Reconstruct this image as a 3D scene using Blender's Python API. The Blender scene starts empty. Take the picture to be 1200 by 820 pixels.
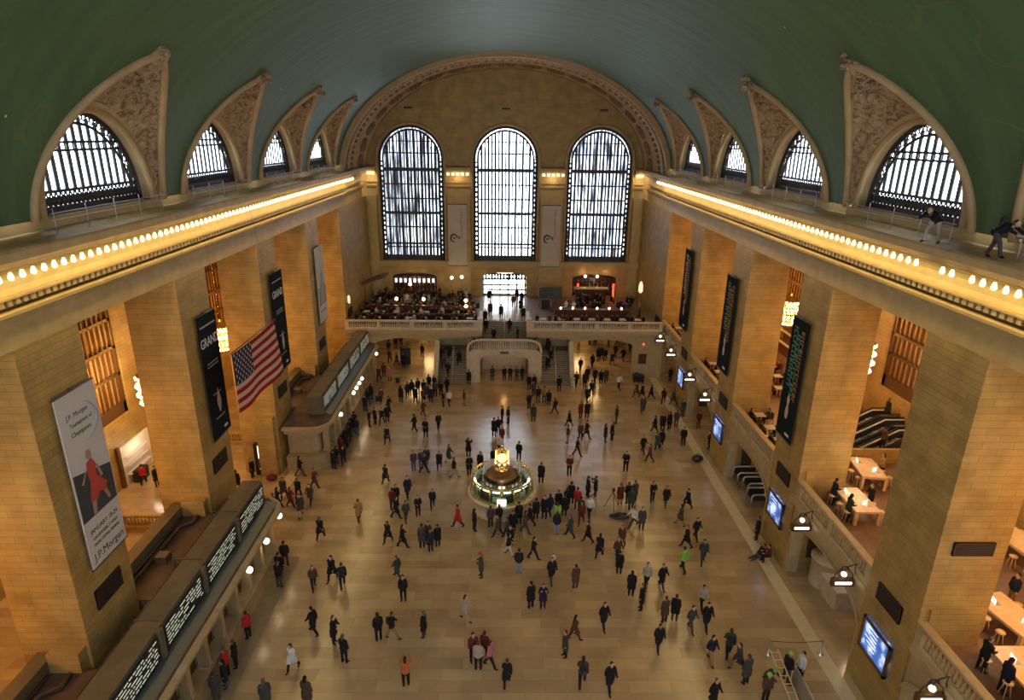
import bpy, bmesh, math, random
from mathutils import Vector, Matrix
random.seed(7)
SC = bpy.context.scene
COL = SC.collection
PI = math.pi
sin, cos = math.sin, math.cos

# ------------------------------------------------------------------ camera
cd = bpy.data.cameras.new('camera'); cam = bpy.data.objects.new('camera', cd); COL.objects.link(cam)
RT = Matrix(((0.99985883, 0.0084255, 0.01453757), (-0.01101901, -0.32438179, 0.94586206), (0.01268509, -0.94588872, -0.32424316)))
rx, ry, rz = RT.col[0], -RT.col[1], -RT.col[2]
cam.matrix_world = Matrix(((rx[0], ry[0], rz[0], -0.156), (rx[1], ry[1], rz[1], 0.0), (rx[2], ry[2], rz[2], 25.992), (0, 0, 0, 1)))
cd.sensor_width = 36.0; cd.lens = 735.11 / 1200 * 36; cd.clip_start = 0.1; cd.clip_end = 500
SC.camera = cam

# ------------------------------------------------------------------ world, exposure, large lights
SC.view_settings.view_transform = 'Standard'
try: SC.view_settings.look = 'None'
except Exception: pass
SC.view_settings.exposure = 0.0
SC.view_settings.gamma = 1.0
SC.view_settings.use_curve_mapping = False
SC.cycles.use_denoising = True
SC.cycles.max_bounces = 8
SC.cycles.diffuse_bounces = 5
SC.cycles.transparent_max_bounces = 12
SC.cycles.sample_clamp_indirect = 6.0
W = bpy.data.worlds.new('world'); SC.world = W; W.use_nodes = True
bg = W.node_tree.nodes['Background']; bg.inputs[0].default_value = (0.96, 0.98, 1.0, 1); bg.inputs[1].default_value = 13.0

def area(name, loc, rot, sx, sy, power, color, spread=None):
    l = bpy.data.lights.new(name, 'AREA'); l.shape = 'RECTANGLE'; l.size = sx; l.size_y = sy
    l.energy = power; l.color = color
    if spread: l.spread = math.radians(spread)
    o = bpy.data.objects.new(name, l); COL.objects.link(o); o.location = loc; o.rotation_euler = rot; return o
def point(name, loc, power, color, r=0.3):
    l = bpy.data.lights.new(name, 'POINT'); l.energy = power; l.color = color; l.shadow_soft_size = r
    o = bpy.data.objects.new(name, l); COL.objects.link(o); o.location = loc; return o
WARM = (1.0, 0.62, 0.26); WARM2 = (1.0, 0.72, 0.40); DAY = (0.86, 0.93, 1.0)
K_COVE, K_AMB, K_DAY = 1.0, 0.85, 1.0
# the bulbs of the cornice light the cove below them and the hall
for sx in (-1, 1):
    for k in range(6):
        area('cornice_bulbs_light', (sx * 17.02, 17.0 + k * 11.0, 21.25), (0, sx * math.radians(8), 0), 0.25, 10.8, 210 * K_COVE, (1.0, .72, .30))
def portal(loc, rot, sx, sy):
    o = area('daylight_portal', loc, rot, sx, sy, 1, DAY); o.data.cycles.is_portal = True; return o
for x in (-11.95, 0, 11.95):
    portal((x, 83.3, 18.6), (-PI / 2, 0, 0), 8.2, 17.4)
    portal((x, -1.5, 18.6), (PI / 2, 0, 0), 8.2, 17.4)
PP, Y0, PW, HW = 11.633, 21.56, 3.576, 17.8      # pier pitch, near face of first pier, pier width, half width of hall
BAYS = [Y0 - (PP - PW) / 2 + k * PP for k in range(5)]   # centre of each opening
LUN = [17.3 + k * 11.5 for k in range(5)]
for k in range(5):
    for sx in (-1, 1):
        portal((sx * 19.2, LUN[k], 24.8), (0, sx * PI / 2, 0), 4.4, 8.2)
        zc = 8.9 if sx < 0 else 11.7
        point('chandelier_light', (sx * 24.7, BAYS[k], zc), 2000 * K_AMB, (1.0, .47, .11), 0.7)

# ------------------------------------------------------------------ materials
def mat(name, col=(.5, .5, .5), rough=.6, metal=0.0, emit=None, es=0.0, spec=.5, alpha=None):
    m = bpy.data.materials.new(name); m.use_nodes = True
    b = m.node_tree.nodes['Principled BSDF']
    b.inputs['Base Color'].default_value = (*col, 1); b.inputs['Roughness'].default_value = rough; b.inputs['Metallic'].default_value = metal
    b.inputs['Specular IOR Level'].default_value = spec
    if emit: b.inputs['Emission Color'].default_value = (*emit, 1); b.inputs['Emission Strength'].default_value = es
    return m
def nodes(m): return m.node_tree.nodes, m.node_tree.links, m.node_tree.nodes['Principled BSDF']
def mottled(name, c1, c2, scale=3.0, rough=.6, metal=0, bump=0.0, spec=.5):
    m = mat(name, c1, rough, metal, spec=spec); N, L, b = nodes(m)
    tc = N.new('ShaderNodeNewGeometry'); n = N.new('ShaderNodeTexNoise'); n.inputs['Scale'].default_value = scale; n.inputs['Detail'].default_value = 5
    L.new(tc.outputs['Position'], n.inputs['Vector'])
    r = N.new('ShaderNodeValToRGB'); r.color_ramp.elements[0].position = .35; r.color_ramp.elements[1].position = .68
    r.color_ramp.elements[0].color = (*c1, 1); r.color_ramp.elements[1].color = (*c2, 1)
    L.new(n.outputs['Fac'], r.inputs['Fac']); L.new(r.outputs['Color'], b.inputs['Base Color'])
    if bump:
        bp = N.new('ShaderNodeBump'); bp.inputs['Strength'].default_value = bump; bp.inputs['Distance'].default_value = .1
        L.new(n.outputs['Fac'], bp.inputs['Height']); L.new(bp.outputs['Normal'], b.inputs['Normal'])
    return m
def blocks(name, c1, c2, mortar, bw=1.5, bh=.5, rough=.55, floor=False, msize=.012, noise=.35, spec=.4, bias=0.0):
    m = mat(name, c1, rough, spec=spec); N, L, b = nodes(m)
    g = N.new('ShaderNodeNewGeometry'); s = N.new('ShaderNodeSeparateXYZ'); L.new(g.outputs['Position'], s.inputs[0])
    c = N.new('ShaderNodeCombineXYZ')
    if floor:
        L.new(s.outputs['X'], c.inputs[0]); L.new(s.outputs['Y'], c.inputs[1])
    else:
        a = N.new('ShaderNodeMath'); a.operation = 'ADD'; L.new(s.outputs['X'], a.inputs[0]); L.new(s.outputs['Y'], a.inputs[1])
        L.new(a.outputs[0], c.inputs[0]); L.new(s.outputs['Z'], c.inputs[1])
    t = N.new('ShaderNodeTexBrick'); t.inputs['Scale'].default_value = 1; t.inputs['Brick Width'].default_value = bw; t.inputs['Row Height'].default_value = bh
    t.inputs['Mortar Size'].default_value = msize; t.inputs['Mortar Smooth'].default_value = .2; t.inputs['Bias'].default_value = bias
    t.inputs['Color1'].default_value = (*c1, 1); t.inputs['Color2'].default_value = (*c2, 1); t.inputs['Mortar'].default_value = (*mortar, 1)
    L.new(c.outputs[0], t.inputs['Vector'])
    n = N.new('ShaderNodeTexNoise'); n.inputs['Scale'].default_value = .9 if not floor else .5; n.inputs['Detail'].default_value = 6
    L.new(g.outputs['Position'], n.inputs['Vector'])
    mr = N.new('ShaderNodeMapRange'); mr.inputs['From Min'].default_value = .3; mr.inputs['From Max'].default_value = .7
    mr.inputs['To Min'].default_value = 1 - noise; mr.inputs['To Max'].default_value = 1.0; L.new(n.outputs['Fac'], mr.inputs['Value'])
    mx = N.new('ShaderNodeMix'); mx.data_type = 'RGBA'; mx.blend_type = 'MULTIPLY'; mx.inputs['Factor'].default_value = 1
    L.new(t.outputs['Color'], mx.inputs['A']); L.new(mr.outputs['Result'], mx.inputs['B']); L.new(mx.outputs['Result'], b.inputs['Base Color'])
    bp = N.new('ShaderNodeBump'); bp.inputs['Strength'].default_value = .25 if not floor else .04; bp.inputs['Distance'].default_value = .02; bp.invert = True
    L.new(t.outputs['Fac'], bp.inputs['Height']); L.new(bp.outputs['Normal'], b.inputs['Normal'])
    return m
M = {}
M['stone'] = blocks('pier_stone', (.43, .285, .088), (.37, .24, .070), (.22, .14, .045), 1.25, .30, msize=.01)
M['stone_plain'] = mottled('smooth_stone', (.36, .25, .095), (.43, .31, .125), 1.5, .55)
M['stone_lower'] = mottled('lower_stone', (.34, .25, .12), (.41, .31, .16), 2.0, .5)
M['stone_pale'] = mottled('pale_marble', (.44, .36, .23), (.53, .45, .31), 2.5, .4)
M['endstone'] = blocks('end_wall_stone', (.47, .31, .10), (.42, .275, .088), (.30, .19, .06), 1.6, .45, msize=.008)
M['tan'] = mottled('lunette_stone', (.36, .235, .105), (.43, .29, .135), 1.2, .7)
def relief_mat():
    m = mat('carved_stone', (.45, .3, .16), .75); N, L, b = nodes(m)
    g = N.new('ShaderNodeNewGeometry'); n = N.new('ShaderNodeTexNoise'); n.inputs['Scale'].default_value = 2.3; n.inputs['Detail'].default_value = 8; n.inputs['Distortion'].default_value = 1.6
    L.new(g.outputs['Position'], n.inputs['Vector'])
    r = N.new('ShaderNodeValToRGB'); e = r.color_ramp.elements; e[0].position = .38; e[0].color = (.20, .115, .055, 1); e[1].position = .47; e[1].color = (.34, .22, .11, 1)
    x = e.new(.62); x.color = (.42, .30, .17, 1)
    L.new(n.outputs['Fac'], r.inputs['Fac']); L.new(r.outputs['Color'], b.inputs['Base Color'])
    bp = N.new('ShaderNodeBump'); bp.inputs['Strength'].default_value = .9; bp.inputs['Distance'].default_value = .35
    L.new(n.outputs['Fac'], bp.inputs['Height']); L.new(bp.outputs['Normal'], b.inputs['Normal'])
    return m
M['relief'] = relief_mat()
M['relief_dark'] = mottled('dark_relief', (.13, .085, .045), (.24, .16, .085), 3.0, .7)  # darker brown for the rosettes and beads of the end arch
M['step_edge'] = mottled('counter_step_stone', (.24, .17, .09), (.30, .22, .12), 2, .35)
def floor_mat():
    m = blocks('marble_floor', (.50, .36, .19), (.38, .255, .13), (.27, .185, .10), 2.1, .72, rough=.22, floor=True, msize=.006, noise=.28, spec=.9)
    return m
M['floor'] = floor_mat()
M['cove_glow'] = mottled('cove_painted_glow', (.46, .35, .13), (.54, .42, .17), 2, .5)  # bulb glow on the cove painted in as a brighter, yellower tone
M['steps'] = mottled('stair_stone', (.17, .125, .085), (.22, .165, .11), 2, .5)
M['steel_light'] = mat('light_metal', (.42, .42, .46), .35, .2)
M['floor_band'] = mottled('floor_border_marble', (.50, .40, .24), (.56, .46, .29), 2, .3)
M['carpet'] = mottled('balcony_floor', (.15, .09, .055), (.20, .125, .08), 2, .5)
def vault_mat():
    m = mat('painted_ceiling', (.1, .16, .1), .5, spec=.25); N, L, b = nodes(m)
    g = N.new('ShaderNodeNewGeometry'); mp = N.new('ShaderNodeMapping'); mp.inputs['Scale'].default_value = (.18, 1.1, .18); L.new(g.outputs['Position'], mp.inputs['Vector'])
    n = N.new('ShaderNodeTexNoise'); n.inputs['Scale'].default_value = 1.0; n.inputs['Detail'].default_value = 6; L.new(mp.outputs[0], n.inputs['Vector'])
    r = N.new('ShaderNodeValToRGB'); e = r.color_ramp.elements; e[0].position = .3; e[0].color = (.050, .098, .042, 1); e[1].position = .7; e[1].color = (.078, .140, .062, 1)
    L.new(n.outputs['Fac'], r.inputs['Fac'])
    # small gilt stars painted on the ceiling
    v = N.new('ShaderNodeTexVoronoi'); v.inputs['Scale'].default_value = .34; L.new(g.outputs['Position'], v.inputs['Vector'])
    lt = N.new('ShaderNodeMath'); lt.operation = 'LESS_THAN'; lt.inputs[1].default_value = .022; L.new(v.outputs['Distance'], lt.inputs[0])
    mx = N.new('ShaderNodeMix'); mx.data_type = 'RGBA'; L.new(lt.outputs[0], mx.inputs['Factor']); L.new(r.outputs['Color'], mx.inputs['A']); mx.inputs['B'].default_value = (.55, .48, .25, 1)
    # faint gilt figures outlined on the paint
    n3 = N.new('ShaderNodeTexNoise'); n3.inputs['Scale'].default_value = .16; n3.inputs['Detail'].default_value = 2; n3.inputs['Distortion'].default_value = .8; L.new(g.outputs['Position'], n3.inputs['Vector'])
    sb = N.new('ShaderNodeMath'); sb.operation = 'SUBTRACT'; sb.inputs[1].default_value = .5; L.new(n3.outputs['Fac'], sb.inputs[0])
    ab = N.new('ShaderNodeMath'); ab.operation = 'ABSOLUTE'; L.new(sb.outputs[0], ab.inputs[0])
    l2 = N.new('ShaderNodeMath'); l2.operation = 'LESS_THAN'; l2.inputs[1].default_value = .0022; L.new(ab.outputs[0], l2.inputs[0])
    ml = N.new('ShaderNodeMath'); ml.operation = 'MULTIPLY'; ml.inputs[1].default_value = .10; L.new(l2.outputs[0], ml.inputs[0])
    m2 = N.new('ShaderNodeMix'); m2.data_type = 'RGBA'; L.new(ml.outputs[0], m2.inputs['Factor']); L.new(mx.outputs['Result'], m2.inputs['A']); m2.inputs['B'].default_value = (.42, .28, .10, 1)
    L.new(m2.outputs['Result'], b.inputs['Base Color'])
    mp2 = N.new('ShaderNodeMapping'); mp2.inputs['Scale'].default_value = (.5, 4.0, .5); L.new(g.outputs['Position'], mp2.inputs['Vector'])
    n2 = N.new('ShaderNodeTexNoise'); n2.inputs['Scale'].default_value = .6; n2.inputs['Detail'].default_value = 5; L.new(mp2.outputs[0], n2.inputs['Vector'])
    bp = N.new('ShaderNodeBump'); bp.inputs['Strength'].default_value = .3; bp.inputs['Distance'].default_value = .12
    L.new(n2.outputs['Fac'], bp.inputs['Height']); L.new(bp.outputs['Normal'], b.inputs['Normal'])
    return m
M['vault'] = vault_mat()
M['iron'] = mat('dark_iron', (.035, .035, .035), .5, .3)
M['iron_grey'] = mat('grey_iron', (.14, .15, .16), .5, .3)
M['bronze'] = mat('bronze', (.16, .09, .035), .4, .6)
M['brass'] = mat('brass', (.75, .52, .16), .25, .9)
M['kiosk_stone'] = mottled('ticket_office_stone', (.30, .22, .11), (.37, .28, .15), 2, .5)
M['kiosk_roof'] = mottled('dusty_roof', (.10, .075, .035), (.13, .10, .05), 1.2, .8)
M['roof_dark'] = mottled('dark_roof', (.06, .035, .025), (.10, .06, .04), 1.2, .8)
M['black'] = mat('black_panel', (.012, .012, .013), .35)
M['slate'] = mat('slate_panel', (.045, .055, .05), .3)
M['dark_vent'] = mat('vent_brown', (.035, .02, .012), .6)
M['white'] = mat('white_cloth', (.55, .52, .48), .7)
M['wood'] = mottled('maple_wood', (.62, .42, .20), (.72, .50, .26), 3, .35)
M['mahogany'] = mottled('mahogany', (.07, .02, .012), (.10, .03, .015), 3, .35)
M['steel'] = mat('brushed_steel', (.55, .55, .56), .3, .8)
M['steel_dark'] = mat('dark_steel', (.06, .065, .07), .3, .7)
M['bulb'] = mat('bulb_glow', (1, .9, .7), .4, emit=(1, .74, .36), es=2.6); M['bulb'].cycles.emission_sampling = 'NONE'
M['bulb_bright'] = mat('chandelier_bulb_glow', (1, .9, .7), .4, emit=(1, .70, .34), es=13.0); M['bulb_bright'].cycles.emission_sampling = 'NONE'
M['soft_glow'] = mat('soft_lamp_glow', (1, .9, .7), .4, emit=(1, .72, .34), es=1.1)
M['lamp_white'] = mat('lamp_glow_white', (1, 1, 1), .4, emit=(1, .92, .74), es=2.6); M['lamp_white'].cycles.emission_sampling = 'NONE'
M['led'] = mat('board_letters', (.9, 1, .85), .4, emit=(.78, .86, .66), es=.45); M['led'].cycles.emission_sampling = 'NONE'
M['red_glow'] = mat('red_neon', (1, .1, .05), .4, emit=(1, .06, .02), es=3.0)
M['screen_white'] = mat('bright_screen', (1, 1, 1), .3, emit=(1, .97, .85), es=1.15)
M['skin'] = mat('skin', (.45, .27, .18), .6); M['skin2'] = mat('skin_tanned', (.28, .16, .10), .6)
def glass_mat(name, streak=False, fac=.12, tint=(.9, .95, 1)):
    m = bpy.data.materials.new(name); m.use_nodes = True; N, L = m.node_tree.nodes, m.node_tree.links; N.clear()
    o = N.new('ShaderNodeOutputMaterial'); mx = N.new('ShaderNodeMixShader'); t = N.new('ShaderNodeBsdfTransparent'); g = N.new('ShaderNodeBsdfGlossy')
    g.inputs['Roughness'].default_value = .05; t.inputs[0].default_value = (*tint, 1); mx.inputs[0].default_value = fac
    L.new(t.outputs[0], mx.inputs[1]); L.new(g.outputs[0], mx.inputs[2]); L.new(mx.outputs[0], o.inputs[0])
    if streak:
        ge = N.new('ShaderNodeNewGeometry'); mp = N.new('ShaderNodeMapping'); mp.inputs['Scale'].default_value = (1.3, .1, .22); L.new(ge.outputs['Position'], mp.inputs['Vector'])
        n = N.new('ShaderNodeTexNoise'); n.inputs['Scale'].default_value = 1.2; n.inputs['Detail'].default_value = 4; L.new(mp.outputs[0], n.inputs['Vector'])
        r = N.new('ShaderNodeValToRGB'); e = r.color_ramp.elements; e[0].position = .36; e[0].color = (.10, .11, .13, 1); e[1].position = .55; e[1].color = (.6, .64, .7, 1)
        L.new(n.outputs['Fac'], r.inputs['Fac']); L.new(r.outputs['Color'], t.inputs[0])
    return m
M['glass'] = glass_mat('window_glass'); M['glass_old'] = glass_mat('streaked_window_glass', True); M['glass_booth'] = glass_mat('booth_glass', False, .10, (.82, .95, .86))
def amber_mat():
    m = mottled('amber_pane', (.42, .24, .07), (.60, .36, .12), .8, .5); return m
M['amber'] = amber_mat()
_cm = {}
def colm(c, rough=.8):
    k = tuple(round(v, 3) for v in c)
    if k not in _cm: _cm[k] = mat('cloth_%02x%02x%02x' % tuple(int(v * 255) for v in k), c, rough, spec=.2)
    return _cm[k]

# ------------------------------------------------------------------ mesh builder
class MB:
    def __init__(s): s.v = []; s.f = []; s.sm = []; s.mi = []; s.mats = []; s.cur = 0
    def use(s, m):
        if m not in s.mats: s.mats.append(m)
        s.cur = s.mats.index(m); return s
    def add(s, vs, fs, smooth=False):
        n = len(s.v); s.v += [tuple(v) for v in vs]
        for f in fs: s.f.append(tuple(i + n for i in f)); s.sm.append(smooth); s.mi.append(s.cur)
        return s
    def box(s, x0, x1, y0, y1, z0, z1, mtx=None):
        vs = [(x, y, z) for z in (z0, z1) for y in (y0, y1) for x in (x0, x1)]
        if mtx: vs = [mtx @ Vector(v) for v in vs]
        return s.add(vs, [(0, 2, 3, 1), (4, 5, 7, 6), (0, 1, 5, 4), (2, 6, 7, 3), (0, 4, 6, 2), (1, 3, 7, 5)])
    def obox(s, c, half, mtx):  # box round a centre, turned by mtx
        T = Matrix.Translation(c) @ mtx.to_4x4()
        return s.box(-half[0], half[0], -half[1], half[1], -half[2], half[2], T)
    def tube(s, pts, r, n=8, caps=True, smooth=True):
        pts = [Vector(p) for p in pts]; R = r if isinstance(r, (list, tuple)) else [r] * len(pts)
        vs = []; up = None
        for i, p in enumerate(pts):
            d = (pts[min(i + 1, len(pts) - 1)] - pts[max(i - 1, 0)])
            d = d.normalized() if d.length > 1e-9 else Vector((0, 0, 1))
            if up is None: up = d.orthogonal().normalized()
            a = up - d * up.dot(d); a = a.normalized() if a.length > 1e-6 else d.orthogonal().normalized(); up = a; b = d.cross(a)
            for k in range(n):
                t = 2 * PI * k / n; vs.append(p + (a * cos(t) + b * sin(t)) * R[i])
        fs = [(i * n + k, i * n + (k + 1) % n, (i + 1) * n + (k + 1) % n, (i + 1) * n + k) for i in range(len(pts) - 1) for k in range(n)]
        if caps: fs += [tuple(range(n - 1, -1, -1)), tuple((len(pts) - 1) * n + k for k in range(n))]
        return s.add(vs, fs, smooth)
    def sphere(s, c, r, n=10, m=7, sc=(1, 1, 1)):
        vs = [(c[0], c[1], c[2] + r * sc[2])]
        for i in range(1, m):
            a = PI * i / m
            for k in range(n): t = 2 * PI * k / n; vs.append((c[0] + r * sc[0] * sin(a) * cos(t), c[1] + r * sc[1] * sin(a) * sin(t), c[2] + r * sc[2] * cos(a)))
        vs.append((c[0], c[1], c[2] - r * sc[2])); L = len(vs) - 1
        fs = [(0, 1 + k, 1 + (k + 1) % n) for k in range(n)]
        fs += [(1 + i * n + k, 1 + (i + 1) * n + k, 1 + (i + 1) * n + (k + 1) % n, 1 + i * n + (k + 1) % n) for i in range(m - 2) for k in range(n)]
        fs += [(1 + (m - 2) * n + (k + 1) % n, 1 + (m - 2) * n + k, L) for k in range(n)]
        return s.add(vs, fs, True)
    def lathe(s, prof, c=(0, 0, 0), n=24, smooth=True, a0=0, a1=2 * PI):
        full = abs(a1 - a0 - 2 * PI) < 1e-6; m = n if full else n + 1; vs = []
        for (r, z) in prof:
            for k in range(m): t = a0 + (a1 - a0) * k / n; vs.append((c[0] + r * cos(t), c[1] + r * sin(t), c[2] + z))
        fs = [(i * m + k, i * m + (k + 1) % m, (i + 1) * m + (k + 1) % m, (i + 1) * m + k) for i in range(len(prof) - 1) for k in range(n)]
        return s.add(vs, fs, smooth)
    def extrude(s, poly, fn, d0, d1, smooth=False):   # poly 2D, fn(a,b,d)->xyz
        n = len(poly); vs = [fn(a, b, d0) for a, b in poly] + [fn(a, b, d1) for a, b in poly]
        fs = [tuple(range(n - 1, -1, -1)), tuple(range(n, 2 * n))] + [(i, (i + 1) % n, (i + 1) % n + n, i + n) for i in range(n)]
        return s.add(vs, fs, smooth)
    def sweep_prof(s, prof, fn, t0, t1):  # prof closed 2D profile swept along a straight axis
        return s.extrude(prof, fn, t0, t1)
    def grid(s, fn, nu, nv, smooth=True):
        vs = [fn(i / nu, j / nv) for i in range(nu + 1) for j in range(nv + 1)]
        fs = [(i * (nv + 1) + j, (i + 1) * (nv + 1) + j, (i + 1) * (nv + 1) + j + 1, i * (nv + 1) + j + 1) for i in range(nu) for j in range(nv)]
        return s.add(vs, fs, smooth)
    def mesh(s, name):
        me = bpy.data.meshes.new(name); me.from_pydata(s.v, [], s.f); me.polygons.foreach_set('use_smooth', s.sm); me.polygons.foreach_set('material_index', s.mi)
        for m in s.mats: me.materials.append(m)
        bm = bmesh.new(); bm.from_mesh(me); bmesh.ops.recalc_face_normals(bm, faces=bm.faces); bm.to_mesh(me); bm.free()
        me.update(); return me
    def build(s, name, m=None, parent=None, local=False):
        if m is not None and not s.mats: s.mats.append(m)
        if parent is not None and not local:
            q = Vector((0, 0, 0)); pp = parent
            while pp is not None: q += pp.location; pp = pp.parent
            s.v = [(v[0] - q.x, v[1] - q.y, v[2] - q.z) for v in s.v]
        o = bpy.data.objects.new(name, s.mesh(name)); COL.objects.link(o)
        if parent is not None: o.parent = parent
        return o
def tag(o, label=None, cat=None, group=None, kind=None):
    if label: o['label'] = label
    if cat: o['category'] = cat
    if group: o['group'] = group
    if kind: o['kind'] = kind
    return o
def thing(name, label, cat, loc=(0, 0, 0), group=None, rz=0):
    o = bpy.data.objects.new(name, None); COL.objects.link(o); o.empty_display_size = .2
    o.location = loc; o.rotation_euler = (0, 0, rz); return tag(o, label, cat, group)
def struct(o, label=None): return tag(o, label, None, None, 'structure')
def copy_tree(o, parent=None, sub=None):
    c = o.copy(); COL.objects.link(c); c.parent = parent
    for ch in list(o.children): copy_tree(ch, c)
    return c
def plate(outline, holes, fn, d0, d1, name, m):   # flat slab with holes, through a filled 2D curve
    cu = bpy.data.curves.new('tmp', 'CURVE'); cu.dimensions = '2D'; cu.fill_mode = 'BOTH'
    for poly in [outline] + holes:
        sp = cu.splines.new('POLY'); sp.points.add(len(poly) - 1)
        for i, (a, b) in enumerate(poly): sp.points[i].co = (a, b, 0, 1)
        sp.use_cyclic_u = True
    cu.extrude = .5
    t = bpy.data.objects.new('tmp', cu); COL.objects.link(t)
    dg = bpy.context.evaluated_depsgraph_get(); dg.update()
    me = bpy.data.meshes.new_from_object(t.evaluated_get(dg)); bpy.data.objects.remove(t)
    for v in me.vertices:
        a, b, c = v.co; v.co = fn(a, b, d0 + (c + .5) * (d1 - d0))
    bm = bmesh.new(); bm.from_mesh(me); bmesh.ops.remove_doubles(bm, verts=bm.verts, dist=1e-4); bmesh.ops.recalc_face_normals(bm, faces=bm.faces); bm.to_mesh(me); bm.free()
    for p in me.polygons: p.use_smooth = False
    me.materials.clear(); me.materials.append(m); me.name = name
    o = bpy.data.objects.new(name, me); COL.objects.link(o); return o
def text_mesh(txt, size, m, name, mtx, parent=None, align='CENTER', ext=.004, width=None, space=1.0):
    cu = bpy.data.curves.new('tmpt', 'FONT'); cu.body = txt; cu.size = size; cu.align_x = align; cu.align_y = 'CENTER'; cu.extrude = ext; cu.resolution_u = 2; cu.space_character = space
    t = bpy.data.objects.new('tmpt', cu); COL.objects.link(t)
    dg = bpy.context.evaluated_depsgraph_get(); dg.update()
    me = bpy.data.meshes.new_from_object(t.evaluated_get(dg)); bpy.data.objects.remove(t)
    sx = 1
    if width and len(me.vertices):
        w = max(v.co.x for v in me.vertices) - min(v.co.x for v in me.vertices); sx = width / max(w, 1e-6)
    q = Vector((0, 0, 0))
    pp = parent
    while pp is not None: q += pp.location; pp = pp.parent
    for v in me.vertices: v.co = mtx @ Vector((v.co.x * sx, v.co.y, v.co.z)) - q
    me.materials.clear(); me.materials.append(m); o = bpy.data.objects.new(name, me); COL.objects.link(o)
    if parent: o.parent = parent
    return o

# ================================================================== THE SETTING
YN, YE = -0.8, 82.46           # inner faces of the two end walls
XO = 29.2                      # outer wall of the side aisles
fl = MB().box(-31, 31, YN - 2, 84, -.3, 0).build('floor', M['floor']); struct(fl)
b = MB()
for sx in (-1, 1):
    b.box(min(sx * 16.55, sx * 17.35), max(sx * 16.55, sx * 17.35), 9, 66.5, 0, .012)
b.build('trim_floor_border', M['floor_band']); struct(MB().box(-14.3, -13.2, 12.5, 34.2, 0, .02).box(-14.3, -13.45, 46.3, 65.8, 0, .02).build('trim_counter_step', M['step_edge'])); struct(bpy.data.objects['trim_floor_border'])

def fx(sx):   # profile (u,z) swept along y ; u measured from the hall axis
    return lambda a, b_, d: (sx * a, d, b_)
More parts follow.
